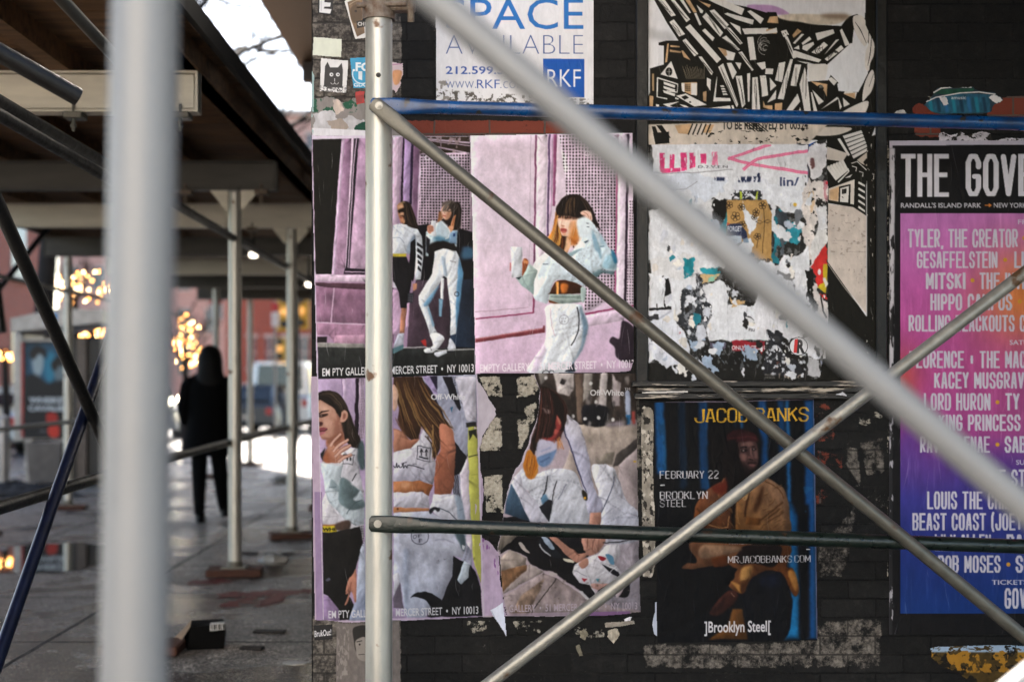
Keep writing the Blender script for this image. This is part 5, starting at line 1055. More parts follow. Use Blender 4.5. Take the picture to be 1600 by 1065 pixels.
p.f('6a4834', '378,1190 1100,1205 1105,1385 1162,1412 1205,1565 1182,1625 1140,1585 1070,1455 940,1425 832,1525 752,1605 650,1545 702,1465 640,1372 412,1405 282,1408 320,1365 402,1352', 1, .6, g=('5d3416', 500, 1200, 1100, 1600), tex=.14)
p.f('181011', '722,1285 800,1222 1045,1222 1062,1295 1002,1395 860,1365 722,1368', 1, .8).f('5a3018', '520,1310 580,1270 640,1280 640,1380 540,1400', 1, 1.2).f('8c6e58', '430,1230 560,1220 740,1240 720,1275 440,1330', 1, 1.4).l('4a2a12', '760,1380 800,1480 760,1560', 3, 1, 1.2).l('4a2a12', '850,1380 880,1430', 3, 0, 1).f('b98a52', '760,1400 840,1390 810,1480 740,1500', 1, 1.4).f('b07a40', '1120,1430 1180,1440 1195,1560 1170,1580', 1, 1.2).f('c08a4c', '660,1500 740,1530 745,1600', 0, 1)
p.f('0b0c10', '82,1450 640,1385 720,1405 640,1555 500,1730 100,1965 84,1965', 0, .8).f('0d0f16', '790,1560 882,1452 1000,1430 1082,1455 1142,1605 1152,1730 1090,1965 760,1965', 1, .8).f('141b2c', '900,1480 1040,1460 1080,1540 930,1560', 1, 3).f('43251f', '530,1705 642,1585 722,1605 692,1685 570,1775 500,1765', 1, .8).f('2a1614', '500,1760 640,1600 600,1720', 0, 2).l('8a6a5c', '668,1600 700,1630', 1.4).f('62401f', '682,1725 760,1725 802,1965 490,1965 640,1865', 0, 1, tex=.1)
p.vol = 0; p.t(1090, 660, 4.977)
p.f('4a3534', '320,146 440,140 466,190 472,270 456,332 430,362 390,352 340,292 318,220', 1, .6).f('7d5c56', '345,158 420,152 430,180 350,188', 1, 1.8).f('86625c', '332,236 382,250 376,292 345,290', 1, 1.8).f('7a5a56', '438,225 462,225 462,275 442,270', 1, 1.2).l('94706a', '412,200 416,235 424,262', 2, 1, .8).f('6f4e4a', '396,258 436,262 430,284 398,280', 1, .8).l('1c1212', '398,282 432,286', 1.2, 0, .4)
p.l('140d0d', '328,196 355,186 384,192', 1.8, 1, .4).l('140d0d', '420,188 448,184', 1.6, 0, .4).f('1a1111', '340,208 382,206 384,222 342,224', 1, .7).f('1a1111', '424,204 450,202 450,216 426,218', 1, .6).f('c4b6b2', '350,211 360,209 360,217 351,218', 1, .3).f('b8a9a5', '432,206 441,205 441,213 433,213', 1, .3)
p.f('2c1a1a', '392,308 452,304 450,318 398,322', 1, .5).f('7a5250', '402,322 446,320 436,338 408,338', 1, .6).f('1e1414', '340,300 390,352 430,362 456,336 440,392 380,400', 1, 2.0).f('3d1c1f', '296,150 322,82 430,78 468,134 440,142 330,148', 1, .8).l('5a2c2e', '310,120 380,104 455,118', 1.4, 1, .6)
g5 = np.random.RandomState(12)
for k in range(34):
    x, y = (g5.uniform(520, 690), g5.uniform(470, 800)) if k % 2 else (g5.uniform(60, 330), g5.uniform(520, 800)); L_ = g5.uniform(30, 90); an = g5.uniform(.6, 1.4) if k % 2 == 0 else g5.uniform(2.2, 3.0)
    q_ = np.array([[x, y], [x + math.cos(an) * L_ * .5 + 6, y + math.sin(an) * L_ * .5], [x + math.cos(an) * L_, y + math.sin(an) * L_]]); p.l('4a2d18', q_, [.4, 2.2, .4], 1, .6, .7).l('b08a5c', q_ + [2, -7], [.3, 1.5, .3], 1, .6, .55)
p.f('6b2a1c', '105,500 205,450 212,400 228,520 170,560', 1, 2).l('caa478', '335,552 372,600 420,470', 1.2, 1, .4).f('3a2010', '430,700 480,640 520,480 470,560', 1, 2.4)
p.photo(.7, 9, .5, .06); p.t(1010, 610, 5.0714)
p.sk('JACOB BANKS', 'ffc53c', 390, 142, 1275, 243, 'flare', .30, -12, .42).sk('FEBRUARY 22', 'f4f0f6', 108, 636, 568, 692, 'flare', .30, -4, .42).f('f4f0f6', '108,743 145,741 145,751 108,753').sk('BROOKLYN', 'f4f0f6', 110, 799, 480, 855, 'flare', .30, -4, .42).sk('STEEL', 'f4f0f6', 110, 864, 314, 917, 'flare', .30, -3, .42)
p.sk('TICKETS AT', 'e8e4ea', 648, 1160, 910, 1212, 'flare', .28, -2, .42).sk('MRJACOBBANKS.COM', 'f4f0f6', 648, 1307, 1296, 1358, 'flare', .28, -8, .42).f('f4f0f6', '1265,1252 1295,1251 1295,1258 1265,1259')
p.text(']Brooklyn Steel[', 'f6f2f8', 458, 1820, 984, 1938, .02, tilt=-8)
p.f('b9a6b9', '55,72 600,85 1325,62 1325,72 600,92 60,92', a=.8).f('a892b2', '1318,66 1330,66 1356,1964 1346,1964', a=.55)
p.scuff(50, 21, 'b8b4c0', .25)
p.t().clip('1021,628 1271.5,622.5 1277.5,1000 1027,1003.5', rag=.5)
o = p.build('concert_poster', PAPER, .0032, .0010, .62); tag(o, 'dark blue concert poster with a seated man in an orange jacket and gold heading', 'poster')  # gain darkens the print as painted shade on the lower right wall

# ---------------------------------------------------------------- festival line-up poster
p = Cv(1389, 220, 1900, 990, 1.0, '121113', 32); p.t()
p.f('cfc8d8', '1389,220 1900,214 1900,224 1400,228 1394,232 1393,990 1389,990')
p.f('161517', '1394,228 1900,224 1900,990 1394,990', tex=.2).f('2c2b2d', '1389,232 1394,232 1394,990 1389,990').speck('d8d4dc', '1389,232 1398,232 1396,580 1389,580', 3, .42, 4, 22).speck('c8c4cc', '1389,580 1395,580 1395,990 1389,990', 8, .6, 4, 18)
yy = np.linspace(0, 1, p.ny)
j0, j1 = int(114), int(738); i0 = 18
X, Y = np.meshgrid(p.xs[i0:], p.ys[j0:j1])
def ramp3(t, stops):
    t = np.clip(t, 0, 1); ks = [k for k, _ in stops]; cs = np.array([hx(c) for _, c in stops])
    return np.stack([np.interp(t, ks, cs[:, c]) for c in range(3)], -1)
G = ramp3((Y - 335) / 622 + .05 * (fbm(X, Y, 90, 120, 5) - .5), [(0, 'cf80c8'), (.2, 'cf66b4'), (.40, 'c9549c'), (.55, 'b04a9a'), (.62, '6a4196'), (.72, '403c94'), (.85, '2b3c8a'), (1, '183a80')])
wr_ = np.exp(-(((X - 1600) / 75) ** 2 + ((Y - 462) / 75) ** 2)); G = G * (1 - wr_[..., None] * .9) + hx('f09040') * wr_[..., None] * .9
wr_ = np.exp(-(((X - 1412) / 26) ** 2 + ((Y - 592) / 45) ** 2)); G = G * (1 - wr_[..., None] * .8) + hx('c4574a') * wr_[..., None] * .8
wr_ = np.exp(-(((X - 1640) / 120) ** 2 + ((Y - 640) / 60) ** 2)); G = G * (1 - wr_[..., None] * .6) + hx('b85a8c') * wr_[..., None] * .6
wr_ = np.exp(-(((X - 1420) / 30) ** 2 + ((Y - 690) / 40) ** 2)); G = G * (1 - wr_[..., None] * .6) + hx('54409c') * wr_[..., None] * .6
G = G * (1 + .10 * (fbm(X, Y, 14, 40, 9)[..., None] - .5) * 2) ; G = G + .07 * np.clip(fbm(X, Y, 5, 60, 19)[..., None] - .62, 0, 1) * 4
p.img[j0:j1, i0:] = np.clip(G, 0, 1)
wt = 'eeebf4'
p.sk('THE', wt, 1407, 241, 1482, 308, 'block', .52, 0, .18).sk('GOVERNORS BALL', wt, 1508, 241, 1880, 307, 'block', .52, 0, .18)
p.text("RANDALL'S ISLAND PARK", 'dad7e0', 1407, 317, 1533, 325, .02).text('NEW YORK CITY', 'dad7e0', 1552, 317, 1628, 325, .02).l('d8843a', '1538,321 1547,321', 1.4).f('d8843a', '1544,317.5 1549.5,321 1544,324.5')
lt = 'dedae8'
def row(s, x0, x1, y0, y1): p.sk(s, lt, x0, y0, x1, y1, 'block', .58, 0, .20)
row('TYLER, THE CREATOR', 1418, 1590, 358, 387); row('GESAFFELSTEIN', 1432, 1558, 393, 419); row('LIL WAYNE', 1584, 1680, 393, 419); row('MITSKI', 1446, 1508, 426, 452); row('THE INTERNET', 1530, 1650, 426, 452)
row('HIPPO CAMPUS', 1453, 1581, 459, 485); row('BLOOD', 1606, 1660, 459, 485); row('ROLLING BLACKOUTS C', 1419, 1602, 492, 518); row('FLORENCE + THE MACHINE', 1420, 1640, 548, 575); row('KACEY MUSGRAVES', 1459, 1622, 581, 607)
row('LORD HURON', 1443, 1547, 614, 641); row('TY DOLLA', 1570, 1660, 614, 641); row('KING PRINCESS', 1466, 1594, 647, 673); row('RAVYN LENAE', 1437, 1546, 681, 707); row('SABA', 1569, 1615, 681, 707)
row('THE STROKES', 1537, 1660, 733, 760); row('LOUIS THE CHILD', 1448, 1590, 767, 795); row('BEAST COAST (JOEY', 1425, 1597, 801, 828); row('LILY ALLEN', 1460, 1548, 834, 860); row('BAN', 1572, 1612, 834, 860); row('BOB MOSES', 1465, 1563, 867, 894); row('SOB', 1586, 1625, 867, 894); row('GOVBALL', 1569, 1650, 918, 950)
for s_, x, y in (('FRIDAY', 1590, 343), ('SATURDAY', 1577, 531), ('SUNDAY', 1587, 718), ('TICKETS', 1549, 905)): p.text(s_, lt, x, y, x + len(s_) * 8, y + 7.5, .015)
for x, y in ((1570, 406), (1519, 438), (1593, 471), (1558, 628), (1558, 694), (1575, 881), (1560, 847), (1600, 372)): p.c('e0a438', x, y, 3.2)
p.scuff(130, 22, 'f0e8f4', .32, 60)
o = p.build('festival_poster', PAPER, .0030, .0013, .76); tag(o, 'tall festival line-up poster fading from pink through purple to blue with heavy white lettering', 'poster')  # lowered gain paints the dimmer right side of the wall into the print

# ---------------------------------------------------------------- letting sign
p = Cv(680, -150, 928, 166, .8, 'dcdbde', 33); p.t(480, 0, 3.3333)
p.text('SPACE', '2e6fb6', 724, -4, 1438, 156, .0).text('AVAILABLE', '44598f', 722, 186, 1437, 284, -.026).text('212.599.3700', '35529c', 722, 348, 1142, 389, .012).text('www.', '44598f', 722, 426, 880, 462, -.02).text('RKF', '35529c', 884, 418, 1002, 462, -.004).text('.com', '44598f', 1006, 426, 1140, 462, -.022)
p.f('1c54a8', '1228,308 1443,310 1443,510 1229,508').text('RKF', 'e2e2e8', 1250, 364, 1424, 455, -.005)
p.text('RETAIL', '2e6fb6', 724, -230, 1437, -70, .0)
p.speck('5c5852', '668,470 1492,520 1492,560 668,560', 3, .54, 5, 5).speck('8a8680', '668,420 760,420 760,560 668,560', 9, .56, 6, 8).speck('4a4640', '668,530 1492,535 1492,560 668,560', 13, .5, 4, 3)
p.noise(.03, 30, 40, 4).scuff(25, 31, 'b8b4b4', .4, 50)
p.t().clip('680.5,-150 927.6,-150 927.6,164 860,165.5 760,164 681,163', rag=.6)
o = p.build('letting_sign', PAPER, .006, .0003, .97); tag(o, 'white sign in blue letters offering space, fixed high on the black brick', 'sign')

# ---------------------------------------------------------------- wheatpasted mural on the boarded window
p = Cv(1012, -120, 1369, 598, .9, 'dddde1', 34); p.t(1000, 0, 4.84)
p.noise(.03, 30, 30, 7)
p.f('8a8a8c', '60,210 130,235 220,245 275,310 230,330 120,300 60,290', 1, 3, .45).f('b692bc', '810,44 920,40 1010,48 1090,80 1125,118 1000,110 900,95 830,85', 1, .7, tex=.08)
D = '15140f'
p.f(D, '105,0 520,0 800,55 960,100 960,94 1030,96 1040,130 1120,150 1340,190 1520,200 1570,130 1640,110 1700,150 1700,330 1590,330 1405,500 1265,480 1260,620 1420,610 1440,570 1510,640 1500,690 1640,700 1680,640 1720,560 1745,380 1690,250 1700,100 1760,130 1790,240 1800,420 1800,900 1740,1060 1300,1060 1060,1080 60,1080 60,730 75,700 75,520 180,490 180,350 140,345 140,325 200,310 290,310 205,180')
p.f('c9bcab', '1040,130 1130,110 1330,112 1560,118 1600,110 1500,180 1330,190 1210,170 1110,158', 1, .8, tex=.2).f('8a7868', '1380,112 1560,110 1550,150 1400,140', 1, 2.2)
W, TN = 'dcd8d4', 'c3a07a'
planks = ['135,0 185,0 270,120 235,128', '230,0 258,0 378,150 350,172', '298,0 325,0 385,100 372,104', '408,105 425,100 465,190 448,196', '222,170 255,150 340,262 295,280', '342,210 378,186 612,450 580,480', '320,310 345,295 440,410 410,430', '440,430 465,430 552,550 540,572', '468,235 490,220 562,290 548,315', '425,38 478,85 470,105 455,100', '470,130 500,100 628,250 605,282', '525,85 560,75 670,190 640,225', '510,0 640,5 788,70 768,118 560,25', '810,90 835,82 935,145 910,185', '635,108 660,100 860,155 850,190 720,150', '675,170 755,205 765,268', '770,220 968,215 968,258 790,262', '640,205 680,215 775,330 755,340', '618,290 650,272 755,378 740,386', '742,400 770,392 858,530 845,540', '588,362 720,405 705,460 660,455', '808,285 855,282 878,455 832,458', '590,510 628,482 742,790 730,815', '655,480 690,478 730,550 700,605', '718,475 765,480 752,530', '722,578 770,576 795,790 770,818', '808,560 832,555 826,770 815,775', '848,590 888,585 905,800 905,850 845,848', '905,575 950,572 968,720 925,730', '505,590 535,605 530,690 505,650', '552,770 580,575 582,600 570,740 680,745 685,768', '880,480 945,470 950,520 920,530', '1090,275 1115,278 1180,440 1155,446', '1045,50 1060,52 1065,60']
for q_ in planks: p.f(W, q_, tex=.03)
for k, q_ in enumerate(['205,335 218,330 205,470 188,478', '230,345 300,352 298,362 228,358', '225,378 310,392 305,404 225,395', '310,385 325,385 382,460 330,435', '590,362 650,380 660,420 640,430', '955,225 1030,218 1032,258 950,255', '312,630 400,625 430,625 430,720 385,720 320,690', '475,700 502,690 500,770 478,765', '340,0 372,0 430,95 405,100', '430,0 470,20 535,40 520,62']): p.f(TN, q_, 0, .4, tex=.25)
# grain lines on the boards
gr = np.random.RandomState(3)
for a_, b_ in (((250, 20), (360, 150)), ((545, 95), (660, 215)), ((655, 215), (765, 330)), ((625, 295), (740, 375)), ((755, 405), (850, 530)), ((330, 315), (430, 425)), ((455, 445), (545, 560)), ((605, 510), (735, 800)), ((740, 590), (780, 800)), ((868, 600), (875, 840)), ((928, 585), (945, 720)), ((515, 130), (605, 260)), ((1105, 300), (1165, 430)), ((150, 10), (240, 110)), ((240, 180), (310, 265))):
    for k in range(3):
        a = np.array(a_) + gr.uniform(-9, 9, 2); b = np.array(b_) + gr.uniform(-9, 9, 2); m_ = (a + b) / 2 + gr.uniform(-9, 9, 2)
        p.l(D, [a, m_, b], [.3, .8, .3], 1, 0, .85)
p.f(TN, '70,725 100,730 95,830 70,830', tex=.2).f('a58a6a', '90,560 105,560 105,690 92,690', 0, .4)
# houses
p.f(W, '155,565 235,465 285,600 250,590 205,580').c(D, 218, 545, 26, 32).l(W, '200,545 236,545', .6).l(W, '218,520 218,575', .6).l(W, '130,590 285,640 280,700 200,690', 2, 0).l(W, '132,590 128,735 205,750', 2)
for k in range(3): p.f(W, f'{178 - k * 3},{620 + k * 32} {265},{648 + k * 32} {262},{668 + k * 32} {180},{640 + k * 32}')
for k in range(16): p.l('b8a890', f'{320 + k * 11},{490 + gr.uniform(0, 40)} {350 + k * 9},{600}', .6, a=.7)
p.f(W, '312,632 335,630 335,700 316,690').f(W, '385,630 430,632 428,725 385,718').grid(D, '338,640 380,640 380,695 338,695', 338, 60, 640, 15, 60, 9)
p.f(W, '272,728 345,710 505,795 410,808').f(D, '310,735 345,722 370,742 335,758').c(D, 378, 775, 9, 6)
p.f(W, '172,790 300,770 225,800 290,835 270,840').f(W, '295,790 345,800 420,845 395,845 330,812').f(W, '520,820 680,800 690,850 670,850 660,825 530,838').l(W, '440,820 425,850', 1.5).l(W, '465,820 455,850', 1.5).f(W, '120,790 145,795 140,812 120,808').l(W, '265,745 290,752', 2)
for k in range(4): p.f(W, f'{605 + k * 6},{650 + k * 20} {628 + k * 8},{648 + k * 20} {640 + k * 8},{660 + k * 20} {610 + k * 6},{662 + k * 20}')
p.f(W, '780,830 800,820 815,850 780,850').f(W, '690,800 705,800 718,845 700,845')
# knot of dark lines in the middle
for k in range(7): p.ring(W, 955 - 12 + gr.uniform(-8, 8), 345 + gr.uniform(-30, 30), 20 + k * 6, .7, gr.uniform(0, 200), gr.uniform(220, 400), a=.8)
p.t(1190, 0, 4.84)
for q_ in ('230,390 250,385 450,455 430,475 235,430', '260,462 380,480 330,484', '145,240 185,228 205,265 165,285', '235,330 300,260 320,262 250,335', '300,330 360,280 375,300 310,345', '310,350 390,320 395,340 340,390 305,375', '375,400 470,320 500,345 420,415', '470,420 560,305 585,300 490,400', '475,450 600,345 620,370 495,465', '590,235 605,220 665,340 630,352', '405,255 540,225 550,255 420,310', '240,370 280,345 285,378', '0,255 112,212 118,250 0,262', '345,490 480,485 500,500 480,610 355,610', '30,520 88,522 82,565 25,562', '100,610 130,480 178,470 155,625', '120,750 215,450 235,452 165,755', '215,650 250,490 298,492 260,655', '285,640 325,510 345,600 372,860 325,862', '0,590 35,600 45,725 0,735', '60,590 110,650 65,690', '40,780 110,680 105,750', '180,845 270,710 290,770 215,860', '275,860 290,810 300,862', '370,700 380,700 425,865 395,865', '380,680 468,770 430,795', '440,835 570,735 578,750', '575,730 605,810 590,832', '520,840 515,865 528,865', '612,740 665,790 620,812', '650,610 690,700 720,700 705,750 620,712', '500,600 525,585 570,620 545,650'):
    p.f(W, q_, tex=.03)
for q_ in ('365,615 495,640 490,735 470,690', '10,760 25,800 80,800 80,835 10,815', '100,785 155,780 152,850 98,845', '615,712 705,705 705,748', '60,130 120,125 125,180 40,175', '230,270 270,220 300,240 240,290'): p.f(TN, q_, 0, .4, tex=.3)
p.c(D, 442, 670, 26, 26)
for k in range(5): p.ring(W, 442, 672, 6 + k * 5, .5, 200 + k * 20, 340, a=.8)
for k in range(9): p.ring(D, 440 + gr.uniform(-30, 40), 370 + gr.uniform(-30, 40), 10 + k * 3, .7, gr.uniform(0, 120), gr.uniform(140, 300))
for k in range(6): p.ring(D, 545, 410 + k * 4, 10 + k * 7, .7, 150, 330)
for x, y in ((175, 245), (160, 255), (190, 262)): p.l(D, f'{x},{y} {x + 8},{y + 12}', 1)
for k in range(14):
    x = gr.uniform(120, 340); p.l(D, [(x, gr.uniform(490, 620)), (x - 6, gr.uniform(640, 800))], .6, a=.7)
# white field and leaf shapes on the right
p.f('dcdde2', '695,222 770,360 775,560 770,620 728,700 580,690 570,640 590,620 520,565 490,600 500,500 680,360')
for q_ in ('692,130 760,125 800,210 805,300 780,352 740,310 700,230', '815,250 850,330 845,420 820,480 808,540 780,505 785,400 805,340', '835,530 852,600 830,690 790,740 762,768 765,690 790,600', '800,765 785,850 740,872 600,868 660,820', '350,985 620,970 560,1020 470,1035 390,1020'): p.f('d6d0cb', q_, 1, .3, tex=.06)
for q_ in ('705,170 745,230 790,330', '830,270 820,400 800,500', '845,560 810,660'): p.l(D, q_, [.5, 1.4, .5], 1)
# lower right: striped roofs and a small house with a door
p.t(1180, 200, 4.843)
p.f('cbbfb6', '470,560 540,575 740,595 838,660 838,1400 600,1100 470,1000', tex=.08).speck('8a7d74', '560,600 835,680 835,1300 620,1050', 5, .66, 4, 4, .6).speck('7c7068', '560,850 835,850 835,960 560,960', 15, .62, 12, 2.5, .5)
p.f(D, '380,30 650,40 860,10 868,300 838,430 838,665 740,600 550,570 470,560 470,300 500,120')
p.f('d3c8bd', '385,0 720,0 640,50 500,62 430,45', 1, .4)
for k in range(6): p.f(W, f'{660 + k * 14},{62 + k * 30} {800 + k * 10},{20 + k * 26} {812 + k * 9},{40 + k * 26} {672 + k * 14},{84 + k * 30}')
p.f('cabfb2', '768,245 868,165 868,300 800,270').f(D, '815,260 840,230 855,260 830,285').f(W, '620,85 640,80 715,205 700,215').f('cfc6bd', '530,140 700,195 660,255 540,240')
for k in range(6): p.f(W, f'{535 + k * 22},{300 - k * 9} {553 + k * 22},{285 - k * 9} {625 + k * 16},{385 - k * 13} {608 + k * 16},{400 - k * 13}')
p.f(W, '620,410 700,330 690,300 705,310 712,330 630,415').f(W, '675,380 735,350 715,375').l(W, '725,270 770,255 840,320', 1.4).l(W, '730,290 765,300 760,330', 1.4).l(W, '785,330 815,340 810,370', 1.2)
p.f('d9d0c8', '555,460 750,390 745,580 555,545').f(TN, '560,470 640,440 625,555 558,545', 0, 1, tex=.25).f(D, '632,445 720,425 718,582 628,570').f(W, '642,458 708,440 702,565 640,560').f(D, '655,465 690,458 688,495 655,502').l(W, '670,462 670,500', .5).l(D, '655,520 665,530', 1)
for k in range(5): p.f(W, f'{782},{405 + k * 46} {828},{432 + k * 48} {830},{448 + k * 48} {776},{420 + k * 46}')
p.f(TN, '470,510 545,520 545,545 470,535', 0, .5)
p.t()
p.f(D, '1290,405 1353,494 1369,494 1369,598 1012,598 1012,560 1290,560').l('d3c9c0', '1293,412 1322,453 1350,486', .8, 1).f(D, '1352,0 1369,0 1369,75 1352,40').f(D, '1354,216 1369,210 1369,598 1354,598').speck('cfc8c0', '1352,180 1369,180 1369,590 1352,590', 12, .72, 3, 9)
p.f('cbbfb2', '1012,195 1300,188 1262,225 1012,228', 0, .5, tex=.12).text('TO BE REMOVED BY 00324', '1d1b18', 1128, 189, 1262, 203, .02)
for q_ in ('1025,196 1034,196 1048,216 1040,216', '1018,198 1024,198 1032,220 1024,222'): p.f(D, q_)
for q_ in ('1054,196 1080,194 1076,210 1060,209', '1100,196 1116,195 1110,208 1098,208'): p.f(TN, q_, tex=.2)
for k in range(5): p.l(D, f'{1082 + k * 7},194 {1075 + k * 7},211', 2.2)
for k in range(5): p.l(D, f'{1160 + k * 5},190 {1180 + k * 5},206', 1.6)
p.f(D, '1020,208 1045,206 1046,224 1024,226').speck(D, '1085,206 1262,200 1262,226 1085,228', 8, .66, 8, 4)
p.scuff(90, 33, 'b0a8a4', .4, 40).scuff(40, 34, 'f0eeee', .4, 30)
o = p.build('mural_sheet', PAPER, .0035, .0010, .97); tag(o, 'black and white pasted mural of tumbling planks and little houses on the boarded window', 'mural')

# ---------------------------------------------------------------- torn layers of old bills below the mural
p = Cv(1008, 212, 1296, 600, .8, '2a2927', 35); p.t()
p.noise(.3, 5, 5, 2).speck('77787a', '1012,226 1292,226 1292,600 1012,600', 41, .54, 5, 6, .8)
Wt = 'dfe1e7'
H1 = .0008
tm = lambda: p.t(1000, 200, 4.84); tn = lambda: p.t(1180, 200, 4.843); to_ = lambda: p.t(1000, 400, 4.84); tq = lambda: p.t(1180, 400, 4.843)
tm(); p.f('d9d9dc', '60,640 140,600 400,560 640,560 660,900 640,1060 420,1100 430,1300 330,1180 310,1400 60,1420', rag=7, h=H1, tex=.06)
p.f('1f8290', '530,690 620,710 640,620 655,630 655,880 600,860 560,800', rag=3, tex=.25).f('1f8290', '320,985 410,980 412,1080 330,1160', rag=4, tex=.3).f('2a8a98', '450,1065 600,1040 590,1120 480,1130', rag=4, tex=.3).f('2a7c8c', '220,980 290,970 230,1020', rag=4)
p.f('14120f', '545,580 580,530 640,540 655,620 620,720 560,715', 1, .6, rag=4).f('55565c', '350,630 440,625 500,690 450,700', 1, 1.2)
p.f('d8dae0', '60,640 150,620 200,700 330,760 400,800 540,720 640,860 660,1000 560,1060 450,1050 430,960 330,940 240,960 60,1000', rag=8, h=H1, tex=.07, a=.95)
tn(); p.f('2a7c8c', '120,640 190,600 260,720 330,735 405,760 395,785 310,890 250,860 165,890 190,1030 110,1040', rag=6, tex=.35).f('3b4148', '160,600 240,640 250,760 210,800 160,760', rag=6, tex=.4).f('5a6068', '165,820 240,830 220,900 180,1000', rag=5, tex=.3)
p.f(Wt, '120,560 160,600 140,700 240,780 275,830 250,870 160,830 125,780', rag=6, h=H1).f(Wt, '250,730 330,690 400,770 300,735', rag=4, h=H1)
tm(); p.f(Wt, '85,128 968,124 1260,124 1262,300 1262,560 1290,640 1100,640 950,560 840,520 660,545 560,530 430,600 330,560 170,600 90,560', rag=5, h=H1, tex=.03).f('d4dae6', '170,380 450,330 560,400 660,400 640,480 500,560 380,470 130,460', rag=7, h=H1, tex=.04).f('dfe2ea', '690,430 960,400 1262,480 1290,560 1180,680 1000,560 900,520 700,540', rag=9, h=H1, tex=.05)
for q_ in ('145,190 185,190 182,330 152,335', '225,202 262,200 256,310 222,325', '305,190 352,188 352,325 308,300', '148,308 352,305 335,330 165,345', '372,190 414,190 416,298 374,310', '455,200 496,198 496,275 460,275'): p.f('df4480', q_, tex=.2)
p.f('e383a6', '540,186 585,184 584,288 540,285', tex=.2).speck(Wt, '140,180 600,180 600,350 140,350', 17, .63, 3, 8, .9)
for q_ in ('1137,249 1160,241 1204,226', '1137,247 1170,256 1262,271', '1161,266 1182,250 1210,244 1262,236'): p.t().l('e56a94', q_, 4.4, 1).l('ef9ab8', q_, 1.2, 1)
tm(); p.speck('27304e', '560,372 665,375 665,402 560,400', 9, .42, 3, 9).speck('27304e', '730,372 910,370 905,412 730,410', 6, .42, 3, 9).f('20284a', '880,350 905,345 900,405 885,412', rag=2).text('D.2.V.E.N', '3a3a44', 440, 288, 660, 306).l('7d7f86', '90,325 170,345 400,330 690,322', .9, wob=3).l('8a8d94', '200,470 350,455 420,400', .9, wob=3)
tn(); p.text('lin/', '3a4468', 185, 372, 330, 440, .02).l('4a4a6a', '400,100 398,450', 1.3).f('2056a8', '405,100 462,98 405,148').f('dcdbe0', '405,150 460,110 545,90 540,200 470,380 400,450', rag=6, h=H1, tex=.08).f('6d4a4c', '412,240 440,235 448,290 425,312', 1, .5, rag=3)
p.f('dcd4d0', '400,380 480,400 540,400 550,560 470,560 440,800 470,1000 400,1000 380,700', rag=9, h=H1, tex=.12).f('d8bfa0', '405,480 435,475 430,640 410,650', rag=4).f('c08a92', '515,400 550,410 540,560 520,520', rag=4, tex=.3).speck('1d1b1a', '370,360 545,360 545,1000 370,1000', 23, .62, 4, 5).c('d03a4a', 538, 418, 10)
p.f('d8d8dc', '470,590 540,580 548,760 470,770', rag=4, h=H1).f('d9d8d8', '470,770 540,770 520,900 440,1060 400,1060', rag=6, h=H1, tex=.1).c('e0b848', 300, 580, 14, rag=2)
p.t()
# kraft paper with drawn flowers
p.f('b58f58', '1135,313 1197,312.5 1206,336 1205,418 1190,420 1185,398 1176,396 1150,372 1135,366', rag=1, h=H1, tex=.1).f(Wt, '1160,314 1168,330 1176,336 1186,338 1180,356 1172,366 1178,384 1168,400 1150,398 1150,388 1172,372 1164,346', rag=2.5, h=H1).f('b58f58', '1180,356 1192,350 1196,395 1185,412 1178,398', rag=1.5)
KB = '33271a'
for x, y, s_ in ((1149, 339, 4.2), (1139, 321, 3.2), (1158, 324, 3.2), (1181, 332, 3.2), (1183, 370, 3.0), (1191, 321, 3.4), (1160, 351, 3.0), (1178, 340, 2.6)):
    for k in range(5):
        a = k * 1.257 + x; p.ring(KB, x + s_ * math.cos(a), y + s_ * math.sin(a), s_ * .75, .8)
    p.c(KB, x, y, 1)
p.l(KB, '1193,325 1194,350 1191,396', .8, 1).l(KB, '1184,375 1182,388', .8)
for x, y in ((1186, 347), (1199, 346), (1156, 350)): p.l(KB, [(x - 6, y), (x, y - 2.5), (x + 6, y), (x, y + 2.5), (x - 6, y)], .8)
p.f('b58f58', '1170,402 1205,400 1205,419 1172,419', rag=1.5).text('ITSMOR', '2a2018', 1170, 404, 1204, 413, .03).speck('4a3a28', '1168,402 1205,402 1205,420 1168,420', 7, .58, 3, 3)
p.f('27304c', '1135,350 1156,349 1166,362 1168,372 1160,374 1158,368 1135,370', rag=.6, h=H1).text('FORGET', 'dfe3ea', 1136.5, 354, 1159, 362.5, .03).f('b9543c', '1135,347 1140,350 1135,354').f('c6d6e6', '1135,369 1158,368 1158,379 1150,382 1135,382').text('TO', '5a6a80', 1145, 374, 1151, 379).f('7f97ae', '1160,374 1168,371 1170,378 1162,380', rag=.8)
p.speck('2a2c30', '1142,298 1190,298 1190,313 1142,313', 29, .48, 3, 4).f('b8c93a', '1155,300 1158,300 1159,312 1156,312').f('b8c93a', '1182,300 1184,300 1183,312 1180,312')
p.f(Wt, '1206,424 1224,398 1245,400 1262,384 1264,470 1262,560 1238,522 1212,540 1198,500', rag=3, h=H1, tex=.06)
to_(); p.f(Wt, '60,120 180,150 330,180 330,250 300,330 320,420 260,470 80,400', rag=5, h=H1, tex=.05)
